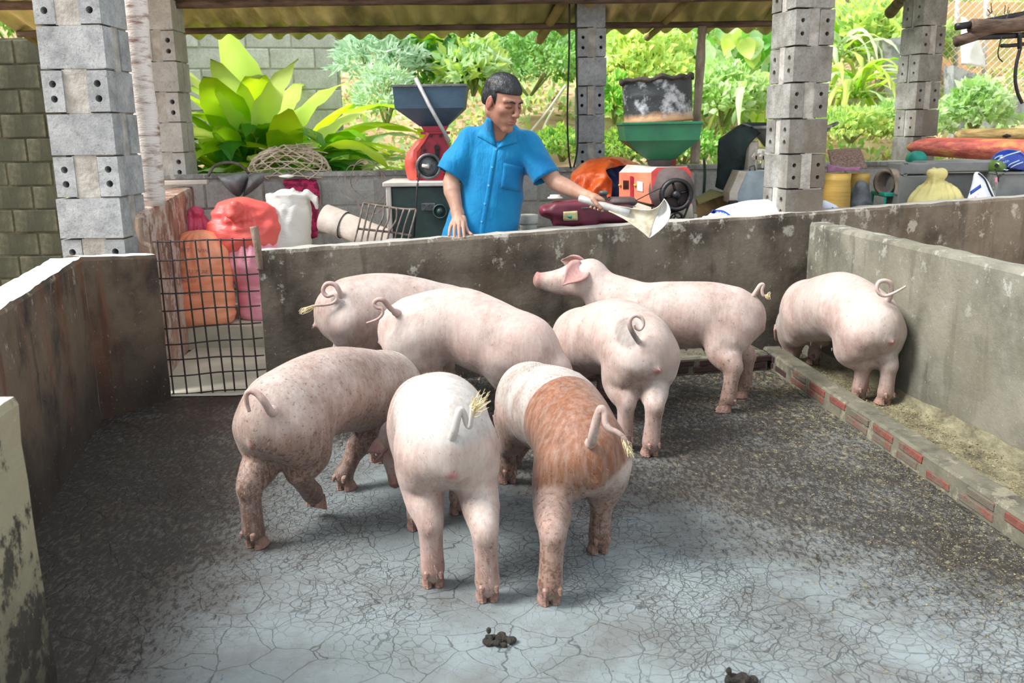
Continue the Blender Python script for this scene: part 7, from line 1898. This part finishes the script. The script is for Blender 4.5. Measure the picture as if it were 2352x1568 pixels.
# far trees close the view above the slope
for i in range(9):
    x = -7+i*2.1; bush('far_tree', ['leftmost far tree crown on the slope', 'second far tree crown from the left', 'third far tree crown from the left', 'far tree crown behind the blue hopper', 'far tree crown behind the farmer', 'far tree crown behind the black drum', 'far tree crown behind the right corner column', 'second far tree crown from the right', 'rightmost far tree crown on the slope'][i], Vector((x, 15.5+.5*math.sin(i*2), 4.3)), (1.5, 1.1, 1.9), 3000, .20, L_bush, 40+i, L_pale if i % 2 else L_yel, cat='tree')

# ------------------------------------------------------------ concrete wing walls and wire fence at the upper right
M_pale = concrete('pale_cement', (196, 200, 200), (140, 146, 146), (226, 226, 224), streak=.5, mott=3)
o = MB().prism([Yp(2100, 250, 9.0), Yp(2352, 250, 9.0), Yp(2500, 480, 9.0), Yp(2100, 480, 9.0)][:0] or [Yp(2190, 150, 9.0), Yp(2262, 178, 9.0), Yp(2352, 235, 9.0), Yp(2460, 300, 9.0), Yp(2460, 420, 9.0), Yp(2190, 420, 9.0)], (0, .2, 0)).build('wing_wall', M_pale, None, loc=Yp(2300, 420, 9.0)); tag(o, 'pale cement wing wall sloping down at the right edge', 'wall')
o = MB().prism([Yp(2026, 92, 9.3), Yp(2072, 84, 9.3), Yp(2125, 112, 9.3), Yp(2160, 132, 9.3), Yp(2160, 330, 9.3), Yp(2070, 330, 9.3), Yp(2050, 200, 9.3)], (0, .2, 0)).build('wing_wall', M_pale, None, loc=Yp(2090, 330, 9.3)); tag(o, 'stained cement wall piece left of the far block column', 'wall')
fe = empty('wire_fence', Yp(2290, 200, 9.9), 'diamond wire fence on pale posts at the upper right', 'fence')
M_galv = simple('pale_wire', (222, 216, 208), (190, 180, 168), 8, .5, 0)
mb = MB()
xa, xb = Yp(2060, 100, 9.9).x, Yp(2420, 100, 9.9).x; za, zb = Yp(2300, 215, 9.9).z, Yp(2300, -10, 9.9).z
x = xa-(zb-za)
while x < xb:
    for s in (1, -1):
        p0, p1 = (x, za), (x+(zb-za), zb)
        if s < 0: p0, p1 = (x+(zb-za), za), (x, zb)
        mb.tube([Vector((p0[0], 9.9, p0[1])), Vector((p1[0], 9.9, p1[1]))], .004, 3, cap=False)
    x += .075
w_ = mb.build('wire_mesh', M_galv, fe); w_['kind'] = 'stuff'
for (px, a_) in ((2200, 0), (2266, 0), (2400, 0)):
    MB().tube([Yp(px-8, 230, 9.95), Yp(px, -20, 9.95)], .024, 10).build('post', M_cabside, fe, True)
MB().tube([Yp(2268, 30, 9.93), Yp(2330, 75, 9.93)], .018, 8).build('brace', M_cabside, fe, True)
o = mesh_obj('earth_bank', [Yp(2060, 5, 11.2), Yp(2500, 5, 11.2), Yp(2500, 250, 10.2), Yp(2060, 230, 10.2)]+[Yp(2060, 5, 11.6), Yp(2500, 5, 11.6), Yp(2500, 300, 11.6), Yp(2060, 300, 11.6)], [(0, 1, 2, 3), (4, 7, 6, 5), (0, 4, 5, 1), (3, 2, 6, 7), (0, 3, 7, 4), (1, 5, 6, 2)], simple('red_bank', (204, 140, 104), (132, 128, 62), 2.5, .95, .5), loc=Yp(2300, 250, 10.6)) ; tag(o, 'reddish earth bank seen through the wire fence', 'bank')
cloth('white_sheet', 'white sheet hanging on the fence beside the far block column', [[Yp(2206, 40, 9.6), Yp(2218, 42, 9.6), Yp(2226, 60, 9.6)], [Yp(2206, 95, 9.6), Yp(2228, 95, 9.55), Yp(2248, 100, 9.6)], [Yp(2206, 150, 9.6), Yp(2236, 152, 9.55), Yp(2266, 158, 9.6)]], M_swh, 'sheet', amp=.03, freq=6)
